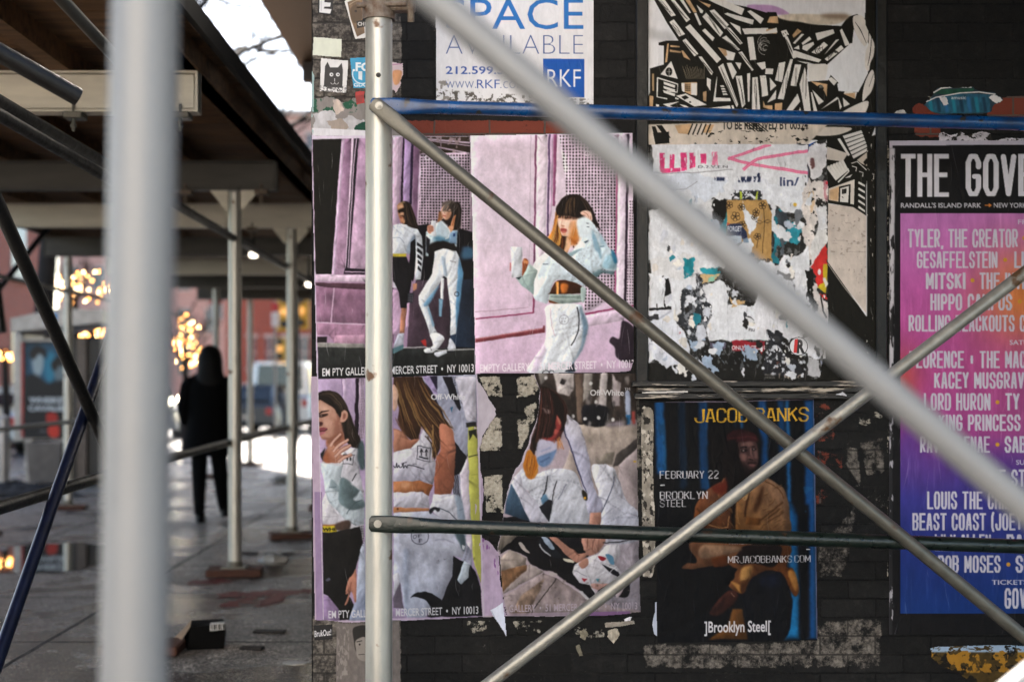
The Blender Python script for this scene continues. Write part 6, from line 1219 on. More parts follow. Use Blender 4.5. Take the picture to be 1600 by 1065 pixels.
# middle
to_(); p.f('2f3135', '420,130 470,170 482,300 545,375 515,420 510,560 440,605 430,640 360,650 340,560 255,480 315,420 315,260 420,250', rag=7, tex=.3).speck('8f9299', '330,130 520,130 520,620 330,620', 33, .52, 3, 4, .8).f(Wt, '320,180 420,150 420,250 320,250', rag=7, h=H1).f('d8dae2', '350,300 430,310 430,370 400,400 400,340 350,420', rag=5, h=H1)
p.f('e0dad4', '375,456 430,455 428,520 405,548 370,520', rag=2, h=H1).l('a05a50', '378,475 425,475', 1).f('cdb083', '455,140 602,130 560,190 470,212', rag=3, h=H1).f('8fc4ae', '520,165 580,150 560,190 505,200', rag=3)
p.f(Wt, '475,220 600,180 662,240 660,290 665,370 960,380 985,480 968,640 690,642 665,640 520,640 500,560 540,420 545,380 490,300', rag=3, h=H1, tex=.04).l('b6b8c0', '662,290 662,640', .9)
p.f('171616', '188,170 213,168 232,280 200,300 182,330 192,385 235,382 230,410 70,412 70,395 185,390 185,300', rag=1.5).f('c8c9d4', '190,310 230,285 240,320 210,350', rag=4).l('171616', '127,362 127,395', 1.4)
p.f('3a3a3e', '780,440 798,408 830,450 885,508 850,500 795,478', 1, .3).f('d9d9dc', '795,462 840,470 870,500 820,492', 1).text('FSU', '3a3a40', 822, 548, 866, 568, .02).text('V.HOUR', '6a6a6e', 680, 230, 850, 258, .02).text('LOCATION', '5a5a60', 792, 322, 936, 342, .01)
p.l('26231f', '690,140 640,170 640,190 670,210 655,285', [2, 3.5, 2, 4, 2], 1).l('26231f', '722,205 715,320', 4).l('26231f', '725,208 830,235 825,270 760,335', [2, 1.5, 1.5, 1.5], 1).f('c9a878', '668,310 720,330 800,345 790,360 690,390', rag=4).f('1d1b19', '790,345 855,365 830,382 800,370', rag=2)
for x, y in ((545, 455), (620, 478)): p.speck('4a4a50', f'{x - 14},{y - 18} {x + 14},{y - 18} {x + 14},{y + 18} {x - 14},{y + 18}', x, .56, 2, 2)
tq(); p.f('dfe0e6', '20,60 120,40 260,110 360,140 372,300 440,430 360,480 220,420 60,480 0,400', rag=6, h=H1, tex=.07); to_(); p.f(Wt, '560,420 660,395 665,630 525,630 500,560', rag=3, h=H1, tex=.04)
# lower edge
p.f('1b1a17', '40,800 270,820 400,810 520,645 640,645 690,645 950,645 1290,600 1290,970 40,970', rag=6, tex=.25).speck('6f7276', '400,650 960,650 960,860 400,860', 51, .58, 5, 6, .7)
p.f('5b5566', '520,645 642,645 640,700 560,720', rag=5, tex=.2).f('9a2632', '690,642 945,640 944,700 920,745 905,700 700,712', rag=4, tex=.2).text('ONLY OCT.201', 'e2dcdc', 692, 675, 940, 708, .03)
for q_ in ('545,660 640,650 632,815 592,750 560,740', '790,665 885,700 890,785 830,790 800,740', '480,760 530,740 545,820 598,872 560,884 490,830', '735,690 760,690 795,790 775,800', '350,620 440,640 410,720 380,690', '440,590 495,585 490,640 445,630'): p.f('9fb0c6', q_, rag=6, h=H1, tex=.12)
p.f('dfe1ea', '66,410 232,402 252,480 335,575 388,812 272,822 235,825 200,852 130,792 64,806', rag=3, h=.0016, tex=.05).l('9ba0b0', '66,480 150,470 232,412', 1.6, 1, .8).l('a9adba', '70,560 150,600 200,690', 1.4, 1, 1).speck('a9505a', '300,570 330,570 330,640 300,640', 4, .55, 3, 4)
p.f('d9dbe6', '8,660 60,645 105,655 60,680 95,690 40,716', rag=2, h=.002)
tq(); p.f('dcdce2', '0,330 380,300 470,420 550,560 480,780 400,760 330,620 200,600 160,560 100,545 60,640 0,640', rag=6, h=H1, tex=.06).f('26262a', '80,560 160,560 220,620 190,700 300,780 380,900 60,900', rag=8, tex=.3).speck('c8cad2', '80,560 380,640 380,900 60,900', 61, .58, 5, 6).f('b9bfcc', '225,785 300,820 300,870 240,830', rag=4, h=H1).speck('a05a48', '160,800 220,800 220,850 160,850', 3, .5, 12, 3)
p.f('15140f', '372,108 435,95 455,300 450,435 385,420', rag=3).f('1b1a17', '150,140 170,100 300,130 300,265 250,180', rag=5, a=.5)
p.f('cf3431', '415,82 530,-92 548,0 545,60 515,200 465,232 462,150', rag=2.5, h=H1).c('e6dada', 482, 120, 13, 24).f('cdb52c', '516,60 542,58 535,282 465,236 515,200', rag=1.5).f('cf3431', '480,282 545,290 545,330 500,312', rag=2).f('ded6d4', '440,200 480,290 548,350 552,545 470,480 455,340', rag=5, h=H1, tex=.15).l('1c1a18', '490,300 520,420 545,470', 2.4, wob=2)
p.f('b6b6ba', '395,760 480,790 486,912 390,905', rag=3, tex=.1).f('9aa0b4', '490,790 570,800 550,870 490,880', rag=5, h=H1, tex=.15).text('PROJECT\nDESIGN', 'a8a4a0', 70, 892, 160, 926, .01).speck('b8a89a', '180,885 350,885 350,925 180,925', 7, .55, 3, 3)
p.t(); gb = np.random.RandomState(77)
for k in range(150):
    x, y = gb.uniform(1016, 1288), gb.uniform(300, 590); r_ = gb.uniform(2, 9); an = np.sort(gb.uniform(0, 6.28, 7)); lo_ = (y - 300) / 290
    col_ = ['e4e5ea', 'd9dbe2', 'e6e2dc', 'c9ccd6', 'b9c2d2', 'dcd6d0', '3a3a3c', '232220', '6f7278', '2a7c8c'][gb.randint(0, 6) if gb.rand() < .90 - .22 * lo_ else gb.randint(6, 10)]
    if 1130 < x < 1210 and 310 < y < 420: continue
    p.f(col_, np.stack([x + r_ * np.cos(an) * gb.uniform(.5, 1.3), y + r_ * np.sin(an) * gb.uniform(.7, 1.8)], 1), rag=2.5, h=gb.uniform(.0004, .0014), tex=.08)
p.scuff(120, 41, '9a98a0', .6, 26, 1.1).scuff(60, 42, '4a4a4c', .5, 12, 1.2)
p.photo(.5, 11, .35, .05, 1.03)
p.t().clip('1012,226 1262,225.5 1280,219 1292,216 1294,318 1293,398 1294,470 1293.5,515 1281,590 1250,597 1012,597', rag=.8)
tm(); p.t()
ex = Cv.mask(p, p.P('1008.5,535 1020,530 1024,535 1014,548')); p.al[ex[0]] = np.maximum(p.al[ex[0]], ex[1])
o = p.build('torn_bills', ROUGHP, .0046, .0010, .97); tag(o, 'thick patchwork of torn white bills with pink tape marks and kraft flowers', 'torn posters')

# ---------------------------------------------------------------- stickers and scraps
def stick(name, box, bg, seed, paint, clip, label, cat='sticker', off=.0024, m=GLOSS, rag=.5, group=None, wr=.0003, gain=.92, curl=None, st=.6):
    q = Cv(*box, st, bg, seed); q.t(); paint(q); q.t().clip(clip, rag=rag); return tag(q.build(name, m, off, wr, gain, curl=curl), label, cat, group)
stick('round_sticker', (1231, 525, 1263, 557), '17161a', 41, lambda q: q.c('e3e2e6', 1247, 541, 13.6).text('R', '2a2629', 1244, 530, 1257, 552, .05).f('cf2f2f', '1241,530 1246,529 1244,551 1239,551'), np.stack([1247 + 15 * np.cos(np.linspace(0, 6.2, 40)), 541 + 15 * np.sin(np.linspace(0, 6.2, 40))], 1), 'round white sticker with a letter R and a red bar', off=.0085, rag=0)
def bear(q):
    q.f('7c6248', '543,4 566,-6 570,52 558,58 548,30', tex=.3).f('54402c', '548,14 562,8 566,30 552,36', 1, .6).c('2a1f16', 556, 18, 2).f('241f1c', '557,34 570,31 571,42 558,45').text('CH', 'd8d4d0', 559, 35, 569, 41, .03).l('a8917a', '546,8 556,2 566,0', 1, 1)
stick('bear_sticker', (536, -40, 574, 64), 'dedbd6', 42, bear, '538,3 570,-36 573,60 555,62', 'torn sticker of a brown animal with a white border, beside the upright')
stick('blank_label', (487, 58, 536, 92), 'd8dccb', 43, lambda q: q.noise(.03, 10, 10, 2), '490,58.5 534.5,61.5 533.5,90 488.5,87', 'blank pale yellow label on the grey corner stone')
def cat_(q):
    q.f('e0dfdf', '502,91 544,95 541,146 499,143', tex=.05).f('232226', '508,104 512,97 516,106 528,106 534,99 536,110 535,138 506,136', 0, .2, tex=.2).c('e4e2e4', 518, 117, 3).c('e4e2e4', 528, 117, 3).c('17161a', 518.4, 117, 1.2).c('17161a', 528.4, 117, 1.2).l('d8d6d8', '523,123 523,128', .9).ring('d8d6d8', 520, 129, 3, .7, 0, 180).ring('d8d6d8', 526, 129, 3, .7, 0, 180).speck('3a393c', '500,134 542,136 541,146 499,144', 3, .5, 2, 2)
stick('cat_sticker', (497, 89, 547, 148), 'dedddd', 44, cat_, '501.5,91 544.5,95 541,146 499.5,143', 'white sticker with a dark cat face and round eyes')
def blu(q):
    q.f('2c9ac6', '547,90 600,86 600,138 551,138', tex=.06).text('.FO', 'e4eef2', 551, 98, 580, 112, .04).ring('dfe8ee', 566, 116, 15, 1.6, 60, 200).text('GDO', 'e4eef2', 553, 130, 575, 136, .03).f('e4ecf0', '560,112 566,112 566,126 560,124')
stick('blue_sticker', (545, 84, 602, 141), '2c9ac6', 45, blu, '547,91 600,87 600,138 552,138', 'bright blue round lettered sticker half behind the upright', rag=.9)
stick('torn_sticker', (610, 94, 632, 152), 'd9c2c6', 46, lambda q: q.f('e0a070', '614,112 628,112 624,130 616,132', 1, .6, tex=.2).l('c08aa8', '612,102 628,100', 1.6), '612,97 630,99 630,112 626,126 628,130 618,146 612,140', 'torn pink and orange sticker at the edge of the grey stone', rag=1.6)
stick('red_sticker', (553, 142, 572, 166), 'b02c2c', 47, lambda q: q.f('8a2222', '556,150 568,148 566,160 556,162', tex=.2), '555,144 570,142.5 570,162 557,164', 'small torn red sticker on the grey corner stone', rag=1.0)
stick('letter_sticker', (494, -14, 524, 26), '17161a', 48, lambda q: q.f('dcdbdc', '500,-8 520,-6 519,0 507,0 507,4 517,5 516,11 507,11 506,14 518,15 516,22 499,20').l('8a8a90', '502,-4 502,18', .7), '496,-12 522,-10 520,25 497,22', 'black and white block letter E sticker near the top of the stone')
stick('teal_scrap', (484, 100, 492, 215), 'a9c4c4', 53, lambda q: q.noise(.1, 5, 20, 3), '487.2,108 491.5,118 490,210 487.2,205', 'narrow pale paper strip on the very edge of the corner', 'paper scrap', m=ROUGHP, off=.0018)
def rem(q):
    q.speck('2a5a44', '488,150 560,150 560,176 488,176', 5, .5, 9, 9).f('c6c4c8', '489,178 520,172 525,185 545,180 570,186 575,200 540,206 530,200 489,206', rag=4, tex=.15).f('a79a90', '510,190 535,186 545,200 520,206', rag=3).f('1d4a3a', '556,196 572,190 572,206 552,208', rag=2).f('c8b8ae', '520,156 532,154 538,175 525,180', rag=3, tex=.2).f('e6e4ea', '488,200 572,204 572,214 488,212').f('8a8580', '560,160 600,160 600,200 570,190', rag=3)
stick('torn_remnant', (486, 146, 630, 214), '8f8986', 49, rem, '488,160 500,154 520,152 545,158 560,150 600,158 628,170 628,213 487,212', 'torn green and white bill remnants on the stone just above the two-women poster', 'torn posters', m=ROUGHP, off=.0016, rag=3)
def port(q):
    q.noise(.12, 6, 8, 3); q.f('2b2826', '551,984 556,978 572,977 574,996 568,1000 566,1018 556,1016 553,1000', 1, .5).f('8d857e', '556,1000 568,994 574,1000 574,1030 560,1028 556,1012', 1, .5).l('2b2826', '557,1002 566,1000', 1.3).c('2b2826', 562, 1006, 1.5).l('4a4441', '560,1022 570,1021', 1.2).speck('aaa29a', '527,978 545,978 545,1060 527,1060', 5, .5, 3, 8, .5).text('WWW.POSTERBAR', '3a3634', 530, 970.5, 574, 974)
stick('faded_portrait', (524, 968, 640, 1075), '726a66', 50, port, '526,970 624,968 626,1073 525,1073', 'small faded grey portrait bill on the stone below the posters', 'poster', m=ROUGHP, off=.0012, rag=1.2)
stick('script_sticker', (489, 973, 521, 1001), '141316', 51, lambda q: q.text('BrukOut!', 'dcd9dc', 491.5, 983, 517.5, 993, .02, tilt=-3), '490,976 519.5,974 519.5,998 491,1000', 'small black sticker with white brush lettering below the posters', off=.002, rag=.3)
def aq(q):
    q.noise(.2, 12, 16, 3); q.f('24566e', '1446,160 1458,152 1500,146 1546,148 1547,176 1470,178 1450,172', tex=.35)
    for k in range(8): q.l(['1f7c94', '16384e', '2b6a9a'][k % 3], f'{1452 + k * 12},{152} {1456 + k * 12},176', 5, 0, 1)
    q.f('d6d4d6', '1466,152 1476,151 1482,163 1474,165', rag=1.5).text('amusic', 'c8ccd0', 1486, 150.5, 1509, 155.5, .01).f('1d4a3c', '1456,148 1470,139 1518,137 1522,142 1480,148', rag=2, tex=.2)
    q.l('dcd8d8', '1458,146 1470,138 1490,136 1518,137', 2.2, wob=.8).l('d8d4d4', '1444,160 1462,153 1500,146 1530,144 1555,148', 1.8, wob=.8).f('dcdadc', '1545,152 1552,148 1566,156 1558,162', rag=2)
stick('torn_music_bill', (1440, 132, 1572, 186), '2a3c48', 52, aq, '1443,165 1448,157 1456,150 1458,143 1472,137 1518,135.5 1524,140 1556,146 1568,155 1556,163 1548,176 1520,178 1480,179 1456,175', 'ragged teal and blue bill remnant on bare brick above the festival poster', 'torn posters', m=ROUGHP, off=.002, rag=2.5)
def scr(q): q.noise(.2, 8, 6, 3); q.speck('2a2622', '1380,190 1600,190 1600,222 1380,222', 8, .5, 6, 5)
stick('white_scrap', (1384, 168, 1426, 222), 'cfcccb', 54, scr, '1390,182 1398,176 1410,171 1416,178 1420,184 1404,180 1392,190', 'torn white scrap curling beside the trim above the festival poster', 'paper scrap', m=ROUGHP, off=.002, rag=2)
stick('pale_strip', (1460, 200, 1650, 226), 'c9c4cc', 55, scr, '1466,212 1474,206 1490,210 1500,206 1512,212 1530,206 1548,208 1552,220 1586,216 1648,214 1648,222 1466,222', 'strip of torn white bill along the top of the festival poster', 'torn posters', m=ROUGHP, off=.0022, rag=2)
stick('paper_curl', (1296, 608, 1322, 626), 'd6d6dc', 56, lambda q: q.noise(.06, 6, 6, 3), '1299,616 1312,611 1321,620 1311,617', 'little white paper curl on the window sill', 'paper scrap', m=ROUGHP, off=.047, rag=.6)
stick('crack_strip', (1000, 608, 1075, 618), 'cfc9c4', 57, lambda q: q.noise(.2, 9, 3, 3), '1001,612 1030,610.5 1072,610 1072,613 1040,614 1001,614.5', 'long thin strip of white paper along the window sill', 'paper scrap', m=ROUGHP, off=.0475, rag=.6)
for i, (pts, col, nm) in enumerate((('950,984 964,980 968,992 958,1006 948,994', 'b5aa98', 'triangular buff paper scrap on black brick under the crouching woman poster'), ('904,986 912,980 920,990 914,1000 906,996', '8f8672', 'crumpled tan paper scrap on black brick beside the triangular scrap'), ('899,1008 906,1006 911,1024 905,1026', '77705f', 'narrow tan paper scrap low on the black brick'), ('944,972 990,968 992,974 946,980', '9a9084', 'long dirty paper strip close under the crouching woman poster'), ('975,966 987,962 984,974 976,974', 'f4f0f6', 'white torn corner under the crouching woman poster'))):
    P_ = np.array(pts.replace(',', ' ').split(), float).reshape(-1, 2); lo, hi = P_.min(0) - 2, P_.max(0) + 2
    stick('paper_scrap', (*lo, *hi), col, 60 + i, lambda q: q.noise(.25, 4, 4, 3), pts, nm, 'paper scrap', m=ROUGHP, off=.002, rag=1.2, st=.7)
def gold(q):
    q.noise(.3, 8, 8, 3); q.speck('1a1712', '1450,1008 1680,1008 1680,1065 1450,1065', 5, .52, 14, 12).speck('c0882a', '1450,1015 1680,1015 1680,1050 1450,1050', 15, .5, 12, 14, .8).speck('9fb6d0', '1450,1006 1680,1006 1680,1018 1450,1018', 25, .42, 8, 4)
stick('gold_bill', (1450, 1004, 1680, 1070), '4a3a1c', 65, gold, '1453,1012 1470,1009 1600,1008 1680,1010 1680,1068 1520,1066 1500,1052 1470,1040 1456,1028', 'gold and blue bill below the festival poster at the foot of the wall', 'poster', m=PAPER, off=.002, rag=1.5)
def conc(q): q.noise(.25, 7, 12, 3); q.speck('2a2724', '990,580 1030,580 1030,960 990,960', 8, .56, 5, 8).speck('c9c0b4', '990,580 1030,580 1030,960 990,960', 18, .6, 6, 8)
stick('stained_bill', (1000, 626, 1026, 905), '938b80', 66, conc, '1002,640 1008,634 1020,640 1021,700 1022,780 1024,880 1018,902 1004,900 1003,800', 'narrow stained grey bill remnant beside the dark concert poster', 'torn posters', m=ROUGHP, off=.0015, rag=2)
stick('white_curl', (1018, 940, 1030, 1008), 'c3c8d8', 67, lambda q: q.noise(.06, 6, 12, 3), '1024,905 1026.5,935 1026.8,995 1022,990 1019,975 1023,955', 'curled white strip at the lower corner of the dark concert poster', 'paper scrap', m=PAPER, off=.0028, rag=.8)
# ================================================================= STREET LIFE BEHIND
def place_sheet(o, px, py, d):
    s_ = d / WALL; o.scale = (s_, s_, s_); o.location = at(px, py, d); return o
# ---- person walking away, seen from behind
coat_m = mat('black_wool_coat', '060607', .9, spec=.1, bump=.4, bscale=120); trou_m = mat('dark_trousers', '08090b', .85, bump=.3, spec=.1); hair_m = mat('long_black_hair', '060505', .6, spec=.15, bump=.5, bscale=80, stretch=(4, 4, .4)); shoe_m = mat('black_boot', '0d0d10', .5); skin_m = mat('skin', 'b98a70', .55)
PX, PY = -2.82, 14.25
per = empty('person', (PX, PY, 0), 'person walking away along the wet pavement in a black hooded coat and dark trousers', 'person')
def skin_body(name, verts, edges, radii, root, m, parent, loc):
    me = bpy.data.meshes.new(name); me.from_pydata(verts, edges, []); o = bpy.data.objects.new(name, me); S.collection.objects.link(o)
    sm_ = o.modifiers.new('skin', 'SKIN'); o.modifiers.new('sub', 'SUBSURF').levels = 2; o.modifiers['sub'].render_levels = 2
    for i, r in enumerate(radii):
        v = me.skin_vertices[0].data[i]; v.radius = r if hasattr(r, '__len__') else (r, r); v.use_root = (i == root)
    sm_.use_smooth_shade = True
    me.materials.append(m); o.parent = parent; o.location = loc; return o
bv = [(0, 0, .93), (0, 0, 1.10), (0, .01, 1.30), (0, .02, 1.45), (0, .015, 1.53), (0, 0, 1.62), (0, -.005, 1.70),
      (-.085, 0, .88), (-.095, .03, .50), (-.085, -.02, .11), (-.09, .10, .045), (.085, 0, .88), (.10, .10, .51), (.10, .26, .15), (.105, .37, .075),
      (-.175, .01, 1.42), (-.235, -.02, 1.16), (-.20, .14, .98), (-.155, .21, .98), (.165, .01, 1.42), (.21, -.01, 1.15), (.19, .15, .99), (.15, .21, .98)]
be = [(0, 1), (1, 2), (2, 3), (3, 4), (4, 5), (5, 6), (0, 7), (7, 8), (8, 9), (9, 10), (0, 11), (11, 12), (12, 13), (13, 14), (3, 15), (15, 16), (16, 17), (17, 18), (3, 19), (19, 20), (20, 21), (21, 22)]
brd = [(.15, .11), (.13, .10), (.15, .11), (.11, .09), .055, (.085, .10), (.075, .085), .105, .085, .06, .045, .105, .085, .06, .045, .06, .052, .042, .04, .06, .052, .042, .04]
body = skin_body('body', bv, be, brd, 0, trou_m, per, (0, 0, 0))
def ring(cx, cy, z, a, b, n=20, ph=0): return [(cx + a * math.cos(2 * math.pi * k / n + ph), cy + b * math.sin(2 * math.pi * k / n + ph), z) for k in range(n)]
MBc = MB(); MBc.loft([ring(0, .02, z, a, b) for z, a, b in ((.67, .235, .18), (.70, .242, .188), (.9, .225, .175), (1.08, .205, .155), (1.25, .215, .16), (1.38, .215, .145), (1.46, .16, .115), (1.53, .08, .08))])
for s_ in (-1, 1):
    MBc.tube([(s_ * .155, .01, 1.43), (s_ * .205, 0, 1.36), (s_ * .245, -.01, 1.16), (s_ * .235, .06, 1.03), (s_ * .17, .15, .97)], [.075, .075, .068, .064, .055], 14)
co = MBc.build('coat', coat_m, None, True); co.parent = per; co.location = (0, 0, 0)
hd = MB(); hd.loft([ring(.02, .0, z, a, b) for z, a, b in ((1.16, .10, .06), (1.22, .15, .10), (1.33, .17, .12), (1.42, .155, .13), (1.52, .128, .13), (1.62, .125, .135), (1.70, .112, .125), (1.755, .08, .09), (1.78, .03, .035))])
h_ = hd.build('hood', hair_m, None, True); h_.parent = per; h_.location = (0, 0, 0)
for (x, y, z, e) in ((-.09, .06, 0, 0), (.105, .34, .035, .3)):
    b_ = MB(); b_.loft([ring(x, y + yy_, z + zz, a, b, 12) for zz, yy_, a, b in ((0, .02, .045, .13), (.03, .02, .05, .135), (.07, .0, .048, .10), (.12, -.05, .045, .055), (.20, -.055, .047, .052))])
    q_ = b_.build('boot', shoe_m, None, True); q_.parent = per

# ---- black carton lying on the pavement
bx_m = mat('black_carton', '020202', .6, bump=.2, spec=.05); wl = mat('white_print_label', 'c9c6c2', .6)
bxo = empty('carton', tuple(at(322, 1012, 7.55)) , 'small crushed black carton with a striped white label lying on the wet pavement', 'carton', rz=R(14)); bxo.location.z = .002; bxo.scale = (.85, .85, .85)
q = MB(); q.add([(-.12, -.09, 0), (.105, -.10, 0), (.115, .10, 0), (-.11, .11, 0), (-.10, -.06, .135), (.115, -.075, .15), (.11, .09, .155), (-.085, .10, .15), (-.135, -.02, .07), (.125, 0, .08)],
                [(3, 2, 1, 0), (4, 5, 6, 7), (0, 1, 5, 4), (2, 3, 7, 6), (1, 2, 9), (2, 6, 9), (6, 5, 9), (5, 1, 9), (0, 4, 8), (4, 7, 8), (7, 3, 8), (3, 0, 8)])
b0 = q.build('box', bx_m, None); b0.parent = bxo
q = MB().add([(.02, -.0865, .152), (.11, -.083, .1555), (.112, -.03, .1575), (.025, -.035, .1535), (.02, -.0905, .112), (.11, -.0905, .118)], [(0, 1, 2, 3), (4, 5, 1, 0)])
b1 = q.build('label_patch', wl, None); b1.parent = bxo
q = MB()
for k in range(6): q.add([(.028 + k * .014, -.0885, .151), (.034 + k * .014 + (k % 2) * .004, -.0885, .151), (.034 + k * .014 + (k % 2) * .004, -.0925, .12), (.028 + k * .014, -.0925, .12)], [(0, 1, 2, 3)])
b2 = q.build('label_stripes', bx_m, b1)
b2.location = (0, 0, 0)
q = MB().add([(-.10, -.06, .136), (-.085, .10, .151), (-.19, .08, .05), (-.17, -.07, .03)], [(0, 1, 2, 3)]); q.add([(-.10, -.06, .138), (-.085, .10, .153), (-.19, .08, .052), (-.17, -.07, .032)], [(3, 2, 1, 0)])
b3 = q.build('open_flap', mat('carton_inside', '8c7358', .8), None); b3.parent = bxo

# ---- litter, red paint marks
def crumple(name, c, r, m, label, flat=.35, seed=1):
    g_ = random.Random(seed); q = MB(); n = 9; rings = []
    for i in range(1, 7):
        a = math.pi * i / 7
        rings.append([(r * math.sin(a) * math.cos(2 * math.pi * k / n) * g_.uniform(.65, 1.25), r * math.sin(a) * math.sin(2 * math.pi * k / n) * g_.uniform(.65, 1.25), r * flat * (1 - math.cos(a)) * g_.uniform(.75, 1.2) + .002) for k in range(n)])
    o = q.loft(rings).build(name, m); o.location = (c.x, c.y, 0); return tag(o, label, 'litter')
litw = mat('dirty_white_tissue', 'a9a6a0', .8, bump=.3); litd = mat('dark_litter', '1c1713', .7, bump=.3)
crumple('tissue', at(428, 884, 10.9), .13, litw, 'crumpled dirty white tissue on the pavement behind the shed uprights', .35, 2)
crumple('paper_ball', at(462, 1037, 7.08), .06, litw, 'thin flattened white paper on the pavement at the foot of the corner', .12, 3)
crumple('paper_ball', at(440, 752, 20.0), .16, litw, 'whitish lump of paper far along the pavement', .3, 9)
for i, (x, y, wd, lb) in enumerate(((436, 866, .12, 'flat dark wood splinter on the pavement beyond the tissue'), (421, 988, .09, 'dark splinter on the pavement between the carton and the corner'), (394, 1014, .06, 'small dark scrap on the pavement beside the carton'), (384, 865, .10, 'dark scrap beside the wood block of the first upright'))):
    c_ = at(x, y, EYE * F / (y - VY)); q = MB().box((-wd, -.03, 0), (wd, .035, .014), bev=.004); o = q.build('litter_scrap', litd); o.location = (c_.x, c_.y, .001); o.rotation_euler.z = rnd.uniform(-.3, .4); tag(o, lb, 'litter')
redm = mat('faded_red_paint', '6a2a22', .55, var=.4, scale=30, bump=.3)
q = MB(); g_ = random.Random(4)
def pstroke(p0, p1, wd, dens):
    for k in range(dens):
        t = (k + g_.random()) / dens; x = p0[0] + (p1[0] - p0[0]) * t + g_.gauss(0, wd * 14); y = p0[1] + (p1[1] - p0[1]) * t + g_.gauss(0, wd * 5)
        c = at(x, y, EYE * F / (y - VY)); r = g_.uniform(.006, .03); n = 6
        q.add([(c.x + r * g_.uniform(.6, 2.6) * math.cos(a), c.y + r * g_.uniform(.6, 2.2) * math.sin(a), .0035 + k * 1e-6) for a in [2 * math.pi * j / n for j in range(n)]], [tuple(range(n))])
pstroke((345, 930), (484, 924), .35, 150); pstroke((352, 948), (400, 930), .3, 60); pstroke((408, 945), (450, 926), .3, 60); pstroke((300, 910), (352, 908), .3, 50)
o = q.build('pavement_paint_marks', redm); tag(o, kind='structure')

# ---- phone kiosk with an advert
kd = 19.8; kx = at(70, 700, kd).x
kio = empty('phone_kiosk', (kx, kd, 0), 'phone kiosk with a dark film advert and grey canopy at the kerb', 'kiosk')
kgrey = mat('kiosk_grey_metal', '8d8a88', .4, .5); kdark = mat('kiosk_dark_panel', '151414', .5); kblue = mat('kiosk_blue_sign', '2a7fc0', .4)
U = lambda px: at(px, 0, kd).x
V = lambda py: at(0, py, kd).z
MB().box((U(22), kd - .02, V(690)), (U(38), kd + .9, V(520)), bev=.02).build('side_post', kgrey, kio, False, (U(30), kd, 1))
MB().box((U(34.5), kd - .045, V(683)), (U(38.5), kd - .021, V(535)), bev=.003).build('red_edge_strip', mat('red_edge', '9a2a26', .5), kio, False, (U(36), kd, 1))
MB().box((U(38), kd - .03, V(686)), (U(105), kd + .02, V(528)), bev=.01).build('advert_frame', kgrey, kio, False, (U(70), kd, 1.2))
a = Cv(38, 533, 104, 684, .7, '10131a', 71); a.t()
a.f('1f4a66', '40,535 102,535 102,600 40,590', 0, 4, tex=.3).f('2f87a8', '70,560 82,548 90,570 80,600 70,590', 1, 3).f('9fb2ba', '50,555 60,548 68,558 66,580 58,592 51,578', 1, 1.5).f('1a1718', '46,552 56,541 70,546 72,560 62,552 52,562', 1, 1.2).f('6d7f88', '84,572 92,563 101,572 99,592 91,600 85,588', 1, 1.5).f('14110f', '80,568 92,556 104,566 104,580 94,570 85,580', 1, 1.2).f('101218', '40,592 58,586 72,600 102,596 102,645 40,645', 1, 2)
a.text('WHISKEY', 'c3ccd2', 45, 620, 108, 630, .05).text('CAVALIER', 'c3ccd2', 44, 633, 110, 642, .05).f('b02a22', '73,646 88,646 90,664 82,668 74,664', 1, .8).f('d23a2c', '75,668 91,664 91,682 78,682', 1, .8).f('5a5a60', '62,672 72,672 72,675 62,675')  # red shapes at the foot paint a red light's glow into the advert
ad = a.build('advert', GLOSS, 0, 0, .9); place_sheet(ad, 71, 608.5, kd - .045); ad.parent = kio; ad.location = ad.location - kio.location
for pt in (40, 97): MB().box((U(pt), kd - .02, 0), (U(pt + 8), kd + .06, V(686))).build('leg', kgrey, kio, False, (U(pt), kd, .3))
MB().loft([[(U(53), kd - .2, .02), (U(100), kd - .2, .02), (U(100), kd + .25, .02), (U(53), kd + .25, .02)], [(U(49), kd - .24, V(690)), (U(104), kd - .24, V(690)), (U(104), kd + .28, V(690)), (U(49), kd + .28, V(690))]]).build('base_box', mat('kiosk_base', '5d5855', .6, bump=.2), kio, False, (U(76), kd, .3))
MB().box((U(106), kd + .05, .02), (U(168), kd + 1.0, V(525)), bev=.02).build('booth', kdark, kio, False, (U(140), kd, 1))
MB().box((U(120), kd - .02, .02), (U(136), kd + .045, V(527)), bev=.01).build('booth_column', mat('kiosk_brown', '5c5048', .5), kio, False, (U(128), kd, 1))
q = MB().loft([[(U(30), y_, V(520)), (U(172), y_, V(505)), (U(172), y_, V(486)), (U(100), y_, V(484)), (U(30), y_, V(499))] for y_ in (kd - .35, kd + 1.1)]); q.build('canopy', kgrey, kio, False, (U(100), kd, 2.2))
MB().add([(U(82), kd - .353, V(507)), (U(102), kd - .353, V(504)), (U(102), kd - .353, V(490)), (U(82), kd - .353, V(494)), (U(82), kd - .36, V(507)), (U(102), kd - .36, V(504)), (U(102), kd - .36, V(490)), (U(82), kd - .36, V(494))], [(4, 5, 6, 7), (0, 3, 2, 1), (0, 1, 5, 4), (2, 3, 7, 6), (1, 2, 6, 5), (3, 0, 4, 7)]).build('canopy_sign', kblue, kio, False, (U(92), kd - .35, 2.3))
